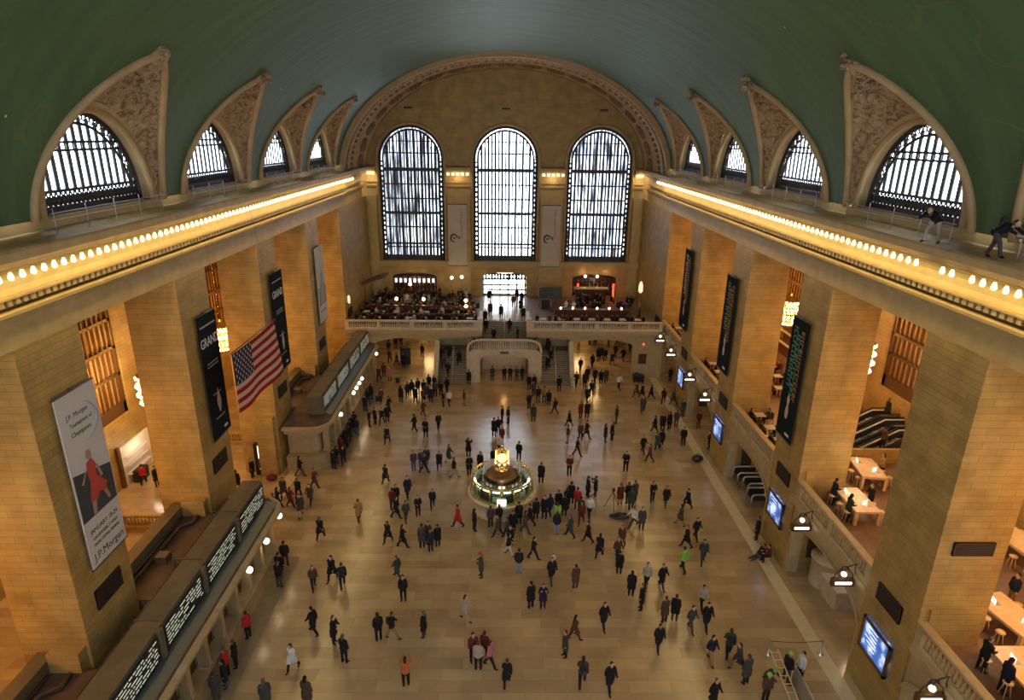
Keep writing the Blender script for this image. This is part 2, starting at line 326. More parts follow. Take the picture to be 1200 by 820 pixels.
# piers
npier = 0
for sx, side in ((-1, 'left'), (1, 'right')):
    for k in range(-1, 5):
        y = Y0 + k * PP
        p = MB()
        p.box(min(sx * 17.8, sx * 20.7), max(sx * 17.8, sx * 20.7), y, y + PW, 0, 18.4)
        if sx < 0: p.box(-19.3, -17.95, y - .55, y, 0, 5.05)
        else: p.box(18.2, 20.4, y - .12, y, 5.2, 7.1)
        npier += 1
        struct(p.build('wall_pier_%s_%d' % (side, k + 2), M['stone']))
    # solid stretches at both ends
    e = MB(); e.box(min(sx * 17.8, sx * 20.7), max(sx * 17.8, sx * 20.7), YN - 1, Y0 - PP, 0, 18.4); struct(e.build('wall_%s_near' % side, M['stone']))
    e = MB(); e.box(min(sx * 17.8, sx * 20.7), max(sx * 17.8, sx * 20.7), Y0 + 4 * PP + PW, YE + 1, 0, 18.4); struct(e.build('wall_%s_far' % side, M['stone']))
    # frieze, mouldings, lit cove and cornice shelf
    prof = [(17.8, 18.4), (17.8, 19.4), (17.66, 19.46), (17.6, 19.62), (17.52, 19.68), (17.52, 19.8), (17.66, 19.86), (17.98, 19.88), (18.0, 20.02), (17.98, 20.26),
            (17.5, 20.27), (17.5, 20.36), (17.66, 20.37), (17.7, 20.62), (17.66, 20.95), (17.5, 21.22), (17.25, 21.38), (16.98, 21.44), (16.86, 21.5), (16.84, 21.6), (16.78, 21.7), (16.76, 22.0), (16.8, 22.08), (17.45, 22.1), (17.9, 22.3), (17.98, 22.7), (20.7, 22.7), (20.7, 18.4)]
    c = MB().use(M['stone_plain'])
    c.extrude(prof, fx(sx), YN - 1, 71.7)
    c.extrude([(u + (.28 if u < 20 else 0), z) for u, z in prof], fx(sx), 71.7, YE - .9)
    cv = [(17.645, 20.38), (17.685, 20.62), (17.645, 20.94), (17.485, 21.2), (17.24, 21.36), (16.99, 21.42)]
    c.use(M['cove_glow']); c.extrude(cv + [(u + .012, z + .006) for u, z in cv[::-1]], fx(sx), YN, 71.69); c.use(M['stone_plain'])
    # small dentils under the cove
    for i in range(150):
        y = 13 + i * .39
        c.box(min(sx * 17.55, sx * 17.99), max(sx * 17.55, sx * 17.99), y, y + .2, 20.03, 20.26)
    struct(c.build('trim_cornice_%s' % side))
    # aisle: outer wall with a tall grilled window per bay, ceiling
    zs = 5.3 if sx < 0 else 8.0
    holes = [[(yc - 4.3, zs), (yc + 4.3, zs), (yc + 4.3, 17.0), (yc - 4.3, 17.0)] for yc in BAYS]
    pl = plate([(YN, 0), (84, 0), (84, 18.6), (YN, 18.6)], holes, lambda a, b_, d, s=sx: (s * d, a, b_), XO, XO + .8, 'wall_aisle_%s' % side, M['stone']); struct(pl)
    struct(MB().box(min(sx * 20.6, sx * 31), max(sx * 20.6, sx * 31), YN, 84, 18.35, 18.8).build('ceiling_aisle_%s' % side, M['stone_plain']))
    for yy in (9.4, 72.4):
        struct(MB().box(min(sx * 20.6, sx * 30.2), max(sx * 20.6, sx * 30.2), yy, yy + .5, 0, 18.5).build('wall_aisle_end_%s_%d' % (side, 1 if yy < 20 else 2), M['stone']))
    for k, yc in enumerate(BAYS):
        w = MB().use(M['bronze'])
        X = sx * (XO + .15)
        def bx(y0, y1, z0, z1, t=.12): w.box(min(X, X + sx * t * 2), max(X, X + sx * t * 2), y0, y1, z0, z1)
        bx(yc - 4.3, yc + 4.3, zs, zs + .9, .15); bx(yc - 4.3, yc + 4.3, 16.75, 17.0)
        bx(yc - 4.3, yc - 3.95, zs, 17); bx(yc + 3.95, yc + 4.3, zs, 17)
        for j in range(1, 5): bx(yc - 4.3, yc + 4.3, zs + .9 + j * (16.0 - zs) / 5, zs + 1.12 + j * (16.0 - zs) / 5)
        wo = w.build('window_%s_aisle_%d' % (side, k + 1)); struct(wo)
        w = MB().use(M['bronze'])
        for j in range(1, 14): bx(yc - 3.95 + j * .564 - .05, yc - 3.95 + j * .564 + .05, zs + .9, 16.75, .09)
        w.build('window_bars', None, wo)
        g = MB(); g.box(min(X + sx * .3, X + sx * .34), max(X + sx * .3, X + sx * .34), yc - 4.3, yc + 4.3, zs, 17); g.build('window_pane', M['amber'], wo)

# ---- the painted barrel vault with its lunettes
VA, VZ, VB = 17.9, 22.0, 12.0
def vx(z): return VA * math.sqrt(max(0, 1 - ((z - VZ) / VB) ** 2))
ZT = 29.0
def lw(z):
    q = 1 - ((z - 22.6) / 6.4) ** 2
    return 4.7 * max(q, 0) ** .75
NZ = 26
zl = [22.7 + (ZT - 22.7) * (1 - (1 - i / NZ) ** 1.6) for i in range(NZ + 1)]
v = MB()
for sx in (-1, 1):
    for yc in LUN:
        for dr in (-1, 1):
            def f(i, j, sx=sx, yc=yc, dr=dr):
                z = zl[round(i * NZ)]; a = lw(z); return (sx * vx(z), yc + dr * (a + (5.75 - a) * j), z)
            v.grid(f, NZ, 5)
    for ya, yb in ((YN - .5, LUN[0] - 5.75), (LUN[4] + 5.75, 70.4)):
        v.grid(lambda i, j: (sx * vx(zl[round(i * NZ)]), ya + (yb - ya) * j, zl[round(i * NZ)]), NZ, 2)
t0 = math.asin((ZT - VZ) / VB)
v.grid(lambda i, j: (VA * cos(t0 + (PI - 2 * t0) * i), YN - .5 + (70.4 - YN + .5) * j, VZ + VB * sin(t0 + (PI - 2 * t0) * i)), 64, 24)
struct(v.build('ceiling_vault', M['vault']))

NPH = 40
def outl(ph, yc, sx, inset=0.0):
    s_ = sin(ph); c_ = cos(ph); z = 22.6 + 6.4 * s_; z = min(max(z, 22.7), 29.0)
    y = yc - 4.7 * (1 if c_ >= 0 else -1) * abs(c_) ** 1.5
    return Vector((sx * vx(z), y, z))
def warch(ph, yc, sx): return Vector((sx * 18.0, yc - 4.0 * cos(ph), 22.7 + 4.1 * sin(ph)))
nl = 0
for sx, side in ((-1, 'left'), (1, 'right')):
    for k, yc in enumerate(LUN):
        nl += 1
        l = MB().use(M['tan'])
        def P(i, t):
            ph = PI * i
            a = outl(ph, yc, sx); b_ = warch(ph, yc, sx); p = a.lerp(b_, t); p.z += .25 * sin(PI * t) * sin(ph); return p
        l.grid(lambda i, j: P(i, j * .10), NPH, 2)
        l.grid(lambda i, j: P(i, .90 + j * .10), NPH, 2)
        l.use(M['relief'])
        def Q(i, j):
            p = P(i, .10 + j * .80); h = .10 * (sin(11 * p.y + 4 * p.z) * sin(9 * p.z + 2 * p.x)) * sin(PI * j); return p + Vector((-sx * h * .3, 0, -h))
        l.grid(Q, 80, 16)
        # raised rim along the vault edge, and jamb of the window arch
        l.use(M['tan'])
        for (q0, q1) in ((0, 1),):
            l.tube([outl(PI * i / 48, yc, sx) + Vector((-sx * .05, 0, -.05)) for i in range(49)], .17, 6)
        def J(i, j): p = warch(PI * i, yc, sx); return (sx * (18.0 + .75 * j), p.y + (yc - p.y) * .012 * j, p.z)
        l.grid(J, NPH, 2)
        l.tube([warch(PI * i / 40, yc, sx) + Vector((-sx * .04, 0, .0)) for i in range(41)], .16, 6)
        # wall around the window plane, closing against daylight
        def Kf(i, j):
            a = warch(PI * i, yc, sx); a.x = sx * 18.75; o_ = Vector((sx * 18.75, yc - 5.9 * cos(PI * i), 22.5 + 8 * sin(PI * i))); return a.lerp(o_, j)
        l.grid(Kf, NPH, 2)
        struct(l.build('trim_lunette_%s_%d' % (side, k + 1)))
        # carved cartouche at the crown of the lunette
        c = MB().use(M['relief']); T = Vector((sx * 14.75, yc, 28.8)); rr = random.Random(k * 7 + nl)
        c.sphere(T + Vector((0, 0, .1)), .36, 10, 7, (1, 1.1, 1.0)); c.sphere(T + Vector((-sx * .25, 0, .35)), .2, 8, 6)
        for dr in (-1, 1):
            c.tube([T + Vector((-sx * .25, 0, .3)), T + Vector((-sx * .35, dr * .25, .3)), T + Vector((-sx * .1, dr * .5, .05)), T + Vector((sx * .3, dr * .5, -.3)), T + Vector((sx * .2, dr * .3, -.5))], [.12, .11, .1, .08, .05], 6)
        for j in range(16):
            c.sphere(T + Vector((-sx * rr.uniform(-.1, .75), rr.uniform(-.35, .35), rr.uniform(0, .55))), rr.uniform(.1, .2), 6, 5, (1.2, 1, 1))
        for j in range(46):
            ii = .5 + rr.uniform(-.17, .17); q_ = P(ii, rr.uniform(.08, .5)); r_ = rr.uniform(.09, .2)
            c.sphere(q_ + Vector((-sx * .05, 0, -.04)), r_, 6, 5, (1.0, rr.uniform(.8, 1.8), rr.uniform(.6, 1.3)))
        struct(c.build('trim_cartouche_%s_%d' % (side, k + 1)))
        # the iron window
        X = 18.6
        def py(z):  # half width of opening
            q = (z - 22.7) / 4.1; return 4.0 * math.sqrt(max(0, 1 - q * q))
        w = MB().use(M['iron'])
        for rf, rt in ((1.0, .16), (.86, .07)):
            w.tube([(sx * X, yc - 4.0 * rf * cos(PI * i / 36), 22.75 + 4.05 * rf * sin(PI * i / 36)) for i in range(37)], rt, 6)
        for i in range(44):   # ring ornaments between the two arcs
            a = PI * (i + .5) / 44; cy, cz = yc - 3.72 * cos(a), 22.75 + 3.77 * sin(a)
            w.tube([(sx * X, cy + .13 * cos(2 * PI * q / 8), cz + .13 * sin(2 * PI * q / 8)) for q in range(9)], .035, 4, False)
        w.box(min(sx * (X - .1), sx * (X + .1)), max(sx * (X - .1), sx * (X + .1)), yc - 4, yc + 4, 22.7, 22.98)
        w.box(min(sx * (X - .08), sx * (X + .08)), max(sx * (X - .08), sx * (X + .08)), yc - 4, yc + 4, 23.5, 23.62)
        for zz in (25.1, 25.42): 
            hw = py(zz) * .9; w.box(min(sx * (X - .07), sx * (X + .07)), max(sx * (X - .07), sx * (X + .07)), yc - hw, yc + hw, zz, zz + .1)
        for i in range(26):
            yy = yc - 3.75 + i * .3
            w.tube([(sx * X, yy + .13 * cos(2 * PI * q / 8), 23.18 + .17 * sin(2 * PI * q / 8)) for q in range(9)], .065, 4, False)
            w.tube([(sx * X, yy - .12, 22.85), (sx * X, yy + .12, 23.5)], .035, 4, False); w.tube([(sx * X, yy + .12, 22.85), (sx * X, yy - .12, 23.5)], .035, 4, False)
        wo = w.build('window_%s_%d' % (side, k + 1)); struct(wo)
        w = MB().use(M['iron_grey'])
        for i in range(1, 15):
            yy = yc - 4 + i * 8 / 15; hw = math.sqrt(max(0, 1 - ((yy - yc) / 4.0) ** 2)) * 4.1 * .93
            w.box(min(sx * (X - .02), sx * (X + .03)), max(sx * (X - .02), sx * (X + .03)), yy - .12, yy + .12, 23.5, 22.7 + hw)
            w.box(min(sx * (X - .05), sx * (X - .02)), max(sx * (X - .05), sx * (X - .02)), yy - .03, yy + .03, 23.5, 22.7 + hw)
            w.box(min(sx * (X - .05), sx * (X + .05)), max(sx * (X - .05), sx * (X + .05)), yy - .12, yy - .06, 25.1, 25.5)
        w.build('window_mullions', None, wo)
        g = MB(); n0 = [(0 + 4.0 * cos(PI * i / 30), 22.7 + 4.1 * sin(PI * i / 30)) for i in range(31)]
        g.extrude(n0, lambda a, b_, d, yc=yc, sx=sx: (sx * d, yc + a, b_), X + .05, X + .09); g.build('window_pane', M['glass'], wo)
        r = MB().use(M['steel_light'])
        for zz in (22.85, 23.1): r.tube([(sx * 17.55, yc - 4.2, zz - .2), (sx * 17.55, yc + 4.2, zz - .2)], .018, 5)
        for i in range(5): r.tube([(sx * 17.55, yc - 4 + i * 2, 22.1), (sx * 17.55, yc - 4 + i * 2, 23.1)], .02, 5)
        ro = r.build('catwalk_railing'); tag(ro, 'thin iron railing before the %s lunette window on the %s side' % (['nearest', 'second', 'third', 'fourth', 'farthest'][k], side), 'railing', 'catwalk railings before the lunettes')

# ---- far end: broad rib, end wall with three arched windows
rib = MB().use(M['tan'])
pr = [(70.32, -1.6), (70.4, -.05), (70.42, .42), (70.95, .5), (71.05, .3), (71.15, .3), (72.0, .3), (72.1, .5), (72.7, .5), (72.8, .25), (76.5, .22), (76.6, .4), (77.0, .4), (77.1, .2), (81.2, .2), (81.3, .45), (81.9, .5), (82.6, .5)]
rib.grid(lambda i, j: ((lambda y, o, a: ((VA - o) * cos(a), y, VZ - .3 + (VB + .3 - o) * sin(a)))(pr[round(j * (len(pr) - 1))][0], pr[round(j * (len(pr) - 1))][1], PI * i)), 90, len(pr) - 1, False)
def ribp(y, o, a): return Vector(((VA - o) * cos(a), y, VZ - .3 + (VB + .3 - o) * sin(a)))
rib.use(M['relief_dark'])
for i in range(96):
    a = PI * (i + .5) / 96; rib.sphere(ribp(71.57, .34, a), .26, 7, 5, (.8, 1.3, .8))
for i in range(19):
    a = PI * (i + .5) / 19; c0 = ribp(79.2, .25, a)
    rib.sphere(c0, .36, 9, 6, (1, 1, 1))
    for q in range(8):
        t = 2 * PI * q / 8; rib.sphere(ribp(79.2 + .75 * cos(t), .26, a + .75 * sin(t) / 16), .3, 7, 5)
for i in range(60):
    a = PI * (i + .5) / 60; rib.sphere(ribp(74.6, .25, a), .2, 6, 5, (1.2, 2.4, 1.2))
struct(rib.build('trim_end_arch'))
def archpoly(cx, hw, z0, zs, n=24, rise=None):
    rise = hw if rise is None else rise
    return [(cx + hw, z0)] + [(cx + hw * cos(PI * i / n), zs + rise * sin(PI * i / n)) for i in range(n + 1)] + [(cx - hw, z0)]
WX = (-11.95, 0.0, 11.95)
ell = [((17.75) * cos(PI * i / 48), 21.7 + 11.8 * sin(PI * i / 48)) for i in range(49)]
outline = [(-20.7, 0), (20.7, 0), (20.7, 21.7)] + ell + [(-20.7, 21.7)]
holes = [archpoly(x, 4.05, 10.15, 22.93) for x in WX]
holes += [archpoly(-12.0, 2.95, 5.45, 7.9, 16, .6), archpoly(0, 2.9, 5.45, 8.0, 16, .6), archpoly(12.0, 2.95, 5.45, 7.9, 16, .6)]
struct(plate(outline, holes, lambda a, b_, d: (a, d, b_), YE, YE + 1.3, 'wall_end', M['endstone']))
outline2 = [(-20.7, 0), (20.7, 0), (20.7, 21.7), (18.2, 21.7), (18.2, 28), (14, 33), (0, 35), (-14, 33), (-18.2, 28), (-18.2, 21.7), (-20.7, 21.7)]
struct(plate(outline2, [archpoly(x, 4.05, 10.15, 22.93) for x in WX], lambda a, b_, d: (a, d, b_), YN - 1.3, YN, 'wall_near', M['endstone']))
# mouldings of the end wall
t = MB().use(M['stone_plain'])
prof = [(.04, 18.52), (.04, 19.4), (.14, 19.46), (.28, 19.68), (.28, 19.8), (.14, 19.86), (.06, 20.05), (.26, 20.1), (.28, 20.26), (.14, 20.3), (.12, 20.62), (.2, 20.95), (.35, 21.22), (.6, 21.38), (.94, 21.5), (1.02, 21.7), (1.04, 22.0), (1.0, 22.08), (.3, 22.2), (-.1, 22.25), (-.1, 18.52)]
for xa, xb in ((-17.6, -16.35), (-7.55, -4.4), (4.4, 7.55), (16.35, 17.6)):
    t.extrude(prof, lambda a, b_, d: (d, YE - a, b_), xa, xb)
    t.box(xa + .1, xb - .1, YE - .28, YE, 5.4, 18.5)
t.box(-17.8, 17.8, YE - .35, YE, 9.75, 10.1); t.box(-17.8, 17.8, YE - .2, YE, 9.4, 9.75)
for x in WX:
    t.tube([(x - 4.25, YE - .05, 10.1)] + [(x - 4.3 * cos(PI * i / 30), YE - .05, 22.93 + 4.3 * sin(PI * i / 30)) for i in range(31)] + [(x + 4.25, YE - .05, 10.1)], .2, 6)
    t.box(x - .45, x + .45, YE - .35, YE, 28.2, 28.75)
struct(t.build('trim_end_wall'))
d_ = MB().use(M['dark_vent'])
for x in (-12, 0, 12):
    d_.box(x - .5, x + .5, YE - .4, YE - .34, 28.9, 29.1)
struct(d_.build('trim_end_wall_vents'))
for wi, x in enumerate(WX):
    Y = YE + .35
    w = MB().use(M['iron'])
    def arc(r, z0=10.15): return [(x - r, Y, z0)] + [(x - r * cos(PI * i / 36), Y, 22.93 + r * sin(PI * i / 36)) for i in range(37)] + [(x + r, Y, z0)]
    w.tube(arc(3.93), .15, 6); w.tube(arc(3.54), .13, 6)
    zz = 10.6
    while zz < 22.9:
        for s_ in (-1, 1):
            w.tube([(x + s_ * 3.74 + .17 * cos(2 * PI * q / 8), Y, zz + .2 * sin(2 * PI * q / 8)) for q in range(9)], .05, 4, False)
            w.box(x + s_ * 3.74 - .25, x + s_ * 3.74 + .25, Y - .05, Y + .05, zz + .22, zz + .4)
        zz += .62
    for i in range(22):
        a = PI * (i + .5) / 22; cx_, cz_ = x - 3.74 * cos(a), 22.93 + 3.74 * sin(a)
        w.tube([(cx_ + .17 * cos(2 * PI * q / 8), Y, cz_ + .17 * sin(2 * PI * q / 8)) for q in range(9)], .05, 4, False)
    w.box(x - 4, x + 4, Y - .1, Y + .1, 10.15, 10.85)
    for z_, h_ in ((11.9, .16), (12.35, .24), (14.5, .18), (16.3, .36), (18.1, .18), (19.9, .18), (21.7, .44), (23.7, .16), (25.1, .12)):
        hw = 3.5 if z_ < 22.9 else math.sqrt(max(0, 3.5 ** 2 - (z_ - 22.93) ** 2))
        w.box(x - hw, x + hw, Y - .09, Y + .09, z_ - h_ / 2, z_ + h_ / 2)
    wo = w.build('window_end_%d' % (wi + 1)); struct(wo)
    w = MB().use(M['iron'])
    for i in range(1, 16):
        xx = -3.5 + i * 7 / 16; top = 22.93 + math.sqrt(max(0, 3.5 ** 2 - xx * xx)); th = .14 if i % 2 else .085
        w.box(x + xx - th, x + xx + th, Y - .04, Y + .06, 10.6, top)
    w.build('window_mullions', None, wo)
    # second frame of the double glazed wall
    w = MB().use(M['iron_grey']); Y2 = YE + 1.15
    for i in range(0, 17 if wi != 1 else 9):
        xx = -3.6 + i * 7.2 / (16 if wi != 1 else 8) + .16; w.box(x + xx - .05, x + xx + .05, Y2 - .05, Y2 + .05, 10.2, 26.9 if abs(xx) < 2 else 24.5)
    w.build('window_outer_mullions', None, wo)
    po = [(x - 4.0, 10.15)] + [(x - 4.0 * cos(PI * i / 30), 22.93 + 4.0 * sin(PI * i / 30)) for i in range(31)] + [(x + 4.0, 10.15)]
    g = MB(); g.extrude(po, lambda a, b_, d: (a, d, b_), Y + .18, Y + .22); g.build('window_pane', M['glass'] if wi == 1 else M['glass_old'], wo)
    # the windows behind the camera
    w = MB().use(M['iron'])
    for i in range(1, 16):
        xx = -4 + i * .5; w.box(x + xx - .07, x + xx + .07, YN - .7, YN - .55, 10.2, 22.93 + math.sqrt(16 - xx * xx))
    for i in range(9): w.box(x - 4, x + 4, YN - .7, YN - .55, 10.15 + i * 1.6, 10.3 + i * 1.6)
    wo = w.build('window_near_%d' % (wi + 1)); struct(wo)
    g = MB(); g.extrude(po, lambda a, b_, d: (a, d, b_), YN - .9, YN - .86); g.build('window_pane', M['glass'], wo)

# ---- far balcony, its arches, the stairs
s = MB().use(M['carpet'])
for sx in (-1, 1): s.box(min(sx * 2.5, sx * 17.8), max(sx * 2.5, sx * 17.8), 66.9, YE, 5.0, 5.4)
s.box(-2.5, 2.5, 70.6, YE, 5.0, 5.4)
struct(s.build('floor_end_balcony'))
walk = MB().box(-2.6, 2.6, 70.65, YE, 5.4, 5.42).build('floor_walkway', M['floor']); struct(walk)
for sx, side in ((-1, 'left'), (1, 'right')):
    f = lambda a, b_, d, sx=sx: (sx * a, d, b_)
    ar = [(7.55, 0)] + [(11.05 - 3.5 * cos(PI * i / 20), 3.55 + .9 * sin(PI * i / 20)) for i in range(21)] + [(14.55, 0)]
    struct(plate([(2.5, 4.75), (7.35, 4.4), (7.35, 0)] + ar + [(17.8, 0), (17.8, 5.4), (2.5, 5.4)], [], f, 66.6, 67.3, 'wall_end_balcony_%s' % side, M['stone_lower']))
    m_ = MB().use(M['stone_lower']); m_.box(min(sx * 2.5, sx * 17.8), max(sx * 2.5, sx * 17.8), 66.35, 66.75, 5.05, 5.4); m_.box(min(sx * 2.5, sx * 17.8), max(sx * 2.5, sx * 17.8), 66.48, 66.75, 4.85, 5.05)
    struct(m_.build('trim_end_balcony_%s' % side))
    # walls closing the stair well
    q = MB().use(M['stone_lower']); q.box(min(sx * 2.5, sx * 7.6), max(sx * 2.5, sx * 7.6), 69.3, 69.6, 0, 5.0); q.box(min(sx * 7.3, sx * 7.6), max(sx * 7.3, sx * 7.6), 67.3, YE, 0, 5.0)
    struct(q.build('wall_stairwell_%s' % side))
    # hall under the balcony: lit wall with openings at the back
    q = MB().use(M['stone']); q.box(min(sx * 7.6, sx * 9.2), max(sx * 7.6, sx * 9.2), 78.5, 79, 0, 5); q.box(min(sx * 11.2, sx * 13), max(sx * 11.2, sx * 13), 78.5, 79, 0, 5); q.box(min(sx * 15, sx * 17.8), max(sx * 15, sx * 17.8), 78.5, 79, 0, 5)
    struct(q.build('wall_passage_%s' % side))
    point('passage_lamp_light', (sx * 11, 72, 4.3), 330, (1, .66, .28), .8); point('passage_lamp_light', (sx * 10.2, 80.6, 3.8), 260, (1, .66, .28), .8)
    # side flight
    st = MB().use(M['steps']); n = 16
    for i in range(n): st.box(min(sx * 4.1, sx * 7.3), max(sx * 4.1, sx * 7.3), 64.0 + i * .22, 67.6, i * .175, (i + 1) * .175)
    st.box(min(sx * 2.5, sx * 7.3), max(sx * 2.5, sx * 7.3), 67.5, 69.3, 0, 2.8)
    for i in range(6): st.box(min(sx * 2.5, sx * (4.3 - i * .28)), max(sx * 2.5, sx * (4.3 - i * .28)), 67.5, 69.3, 2.8 + i * .173, 2.8 + (i + 1) * .173)
    struct(st.build('floor_side_stairs_%s' % side))
    nos = MB().use(M['stone_pale'])
    for i in range(n): nos.box(min(sx * 4.15, sx * 7.25), max(sx * 4.15, sx * 7.25), 63.985 + i * .22, 64.02 + i * .22, (i + 1) * .175 - .03, (i + 1) * .175 + .004)
    nos.build('stair_nosing', None, bpy.data.objects['floor_side_stairs_%s' % side])
    # outer parapet of the flight
    pw = MB().use(M['stone_pale'])
    pw.extrude([(63.6, 0), (63.6, .95), (64.1, 1.05), (66.6, 4.0), (66.6, 0)], lambda a, b_, d: (d, a, b_), sx * 7.3, sx * 7.62)
    pw.extrude([(63.5, .95), (63.5, 1.1), (64.1, 1.22), (66.6, 4.2), (66.6, 4.0), (64.1, 1.05)], lambda a, b_, d: (d, a, b_), sx * 7.2, sx * 7.72)
    struct(pw.build('trim_stair_parapet_%s' % side))
cl = MB().use(M['steps'])
cl.box(-2.6, 2.6, 64.9, 68.4, 3.5, 3.84); cl.box(-4.0, -2.6, 64.9, 66.6, 3.2, 3.4); cl.box(2.6, 4.0, 64.9, 66.6, 3.2, 3.4)
for i in range(9): cl.box(-2.45, 2.45, 68.3 + i * .256, 70.65, 3.84 + i * .1733 - .1, 3.84 + (i + 1) * .1733)
struct(cl.build('floor_upper_stairs'))
nos = MB().use(M['stone_pale'])
for i in range(9): nos.box(-2.4, 2.4, 68.285 + i * .256, 68.32 + i * .256, 3.84 + (i + 1) * .1733 - .03, 3.844 + (i + 1) * .1733)
nos.build('stair_nosing', None, bpy.data.objects['floor_upper_stairs'])
fw = [(-4.1, 0), (4.1, 0), (4.1, 3.1), (3.85, 3.6), (3.4, 3.85), (-3.4, 3.85), (-3.85, 3.6), (-4.1, 3.1)]
fw[1:1] = [(-2.65, 0)] + [(-2.65 * cos(PI * i / 20), 2.6 + .75 * sin(PI * i / 20)) for i in range(21)] + [(2.65, 0)]
q = MB().use(M['stone_pale']); 
struct(plate([(4.1, 0), (4.1, 3.1), (3.85, 3.6), (3.4, 3.85), (-3.4, 3.85), (-3.85, 3.6), (-4.1, 3.1), (-4.1, 0), (-2.65, 0)] + [(-2.65 * cos(PI * i / 20), 2.6 + .75 * sin(PI * i / 20)) for i in range(21)] + [(2.65, 0)], [], lambda a, b_, d: (a, d, b_), 64.6, 64.95, 'wall_landing', M['stone_pale']))
q.box(-2.8, 2.8, 68.8, 69.1, 0, 3.5); q.box(-4.1, -3.8, 64.9, 67.5, 0, 3.2); q.box(3.8, 4.1, 64.9, 67.5, 0, 3.2)
struct(q.build('wall_under_landing', M['stone']))
point('stair_arch_lamp_light', (0, 66.6, 3.1), 45, (1, .5, .15), .2)
sg = MB().box(-.45, .45, 64.5, 64.58, 3.42, 3.66).build('direction_sign', M['slate']); tag(sg, 'small dark sign plate over the central arch under the stair landing', 'sign')

# ---- right gallery: floor, arches below, near wall
s = MB().use(M['carpet']); s.box(18.2, 30, 9.5, 37.8, 4.85, 5.2); s.box(18.2, 30, 43.1, 72.4, 4.85, 5.2); s.box(18.2, 22.0, 37.8, 43.1, 4.85, 5.2); struct(s.build('floor_gallery_right'))
for k, yc in enumerate(BAYS):
    hw = (PP - PW) / 2
    ar = [(yc - 3.75, 0)] + [(yc - 3.75 * cos(PI * i / 20), 2.9 + 1.25 * sin(PI * i / 20)) for i in range(21)] + [(yc + 3.75, 0)]
    struct(plate([(yc - hw, 0)] + ar + [(yc + hw, 0), (yc + hw, 5.2), (yc - hw, 5.2)], [], lambda a, b_, d: (d, a, b_), 17.9, 18.6, 'wall_gallery_arch_%d' % (k + 1), M['stone_lower']))
    m_ = MB().use(M['stone_lower']); m_.box(17.72, 18.2, yc - hw, yc + hw, 4.95, 5.2); m_.box(17.8, 18.2, yc - hw, yc + hw, 4.75, 4.95)
    m_.extrude([(yc - 3.75 * cos(PI * i / 20) * s_, 2.9 + 1.25 * s_ * sin(PI * i / 20)) for s_, rg in ((1.0, range(21)), (1.07, range(20, -1, -1))) for i in rg], lambda a, b_, d: (d, a, b_), 17.78, 17.9)
    struct(m_.build('trim_gallery_arch_%d' % (k + 1)))
    q = MB().use(M['stone']); q.box(21.6, 22.0, yc - 5.8, yc + 5.8, 0, 4.9); struct(q.build('wall_passage_right_%d' % (k + 1)))
    point('gallery_passage_light', (20.8, yc, 4.3), 85, WARM2, .25)
# ---- left aisle: extra lamps, shop front
point('left_aisle_lamp_light', (-27.5, 42.5, 9), 900, WARM2, .4)
point('left_aisle_lamp_light', (-27.5, 30.0, 9), 300, WARM2, .4)

# ================================================================== OBJECTS
NTH = ['nearest', 'second', 'third', 'fourth', 'farthest']
# ---- balustrades
def balustrade(label, fn, t0, t1, z0, h, group, mat_=None, gap=.24):
    m = mat_ or M['stone_pale']; c = fn(0, (t0 + t1) / 2, z0)
    r = thing('balustrade', label, 'balustrade', c, group)
    MB().extrude([(-.17, h - .2), (.17, h - .2), (.21, h - .12), (.21, h - .03), (.15, h), (-.15, h), (-.21, h - .03), (-.21, h - .12)], lambda a, b_, d: fn(a, d, z0 + b_), t0, t1).build('top_rail', m, r)
    b = MB().extrude([(-.2, 0), (.2, 0), (.2, .22), (.14, .3), (-.14, .3), (-.2, .22)], lambda a, b_, d: fn(a, d, z0 + b_), t0, t1); b.build('base_rail', m, r)
    n = max(1, int(abs(t1 - t0) / 3.2)); L = (t1 - t0)
    for i in range(n + 1):
        p = MB()
        t = t0 + L * i / n; t = min(max(t, min(t0, t1) + .2), max(t0, t1) - .2)
        p.extrude([(-.18, .2), (.18, .2), (.18, h - .1), (-.18, h - .1)], lambda a, b_, d: fn(a, d, z0 + b_), t - .2, t + .2)
        p.build('pedestal', m, r)
    q = MB(); k = int(abs(L) / gap)
    for i in range(k):
        t = t0 + L * (i + .5) / k; hh = h - .45
        vs = []
        q.lathe([(.06, .28), (.085, .34), (.1, .28 + hh * .3), (.05, .28 + hh * .6), (.045, .28 + hh * .75), (.08, h - .17)], fn(0, t, z0), 8)
    q.build('balusters', m, r)
    return r
for k, yc in enumerate(BAYS):
    hw = (PP - PW) / 2
    balustrade('stone balustrade along the right gallery, %s opening from the camera' % NTH[k], lambda a, t, z: (18.0 + a, t, z), yc - hw + .02, yc + hw - .02, 5.2, 1.25, 'right gallery balustrades', M['stone_lower'])
for sx, sd in ((-1, 'left'), (1, 'right')):
    balustrade('pale stone balustrade of the far balcony, %s of the stairs' % sd, lambda a, t, z: (t, 66.75 + a, z), sx * 2.9, sx * 17.6, 5.4, 1.1, 'far balcony balustrades')
    balustrade('short balustrade beside the upper flight of stairs, %s side' % sd, lambda a, t, z, sx=sx: (sx * 2.7 + a, t, z), 67.0, 70.9, 5.4, 1.1, 'balustrades beside the upper flight')
    po = MB().box(min(sx * 2.42, sx * 2.95), max(sx * 2.42, sx * 2.95), 66.45, 67.0, 5.4, 6.75).box(min(sx * 2.38, sx * 3.0), max(sx * 2.38, sx * 3.0), 66.4, 67.05, 6.75, 6.85).build('stair_post', M['stone_pale'])
    tag(po, 'pale stone end post of the far balcony rail, %s of the stairs' % sd, 'post', 'stone end posts at the stairs')
r = thing('landing_balustrade', 'white marble balustrade with rounded shoulders on the stair landing', 'balustrade', (0, 64.8, 3.8))
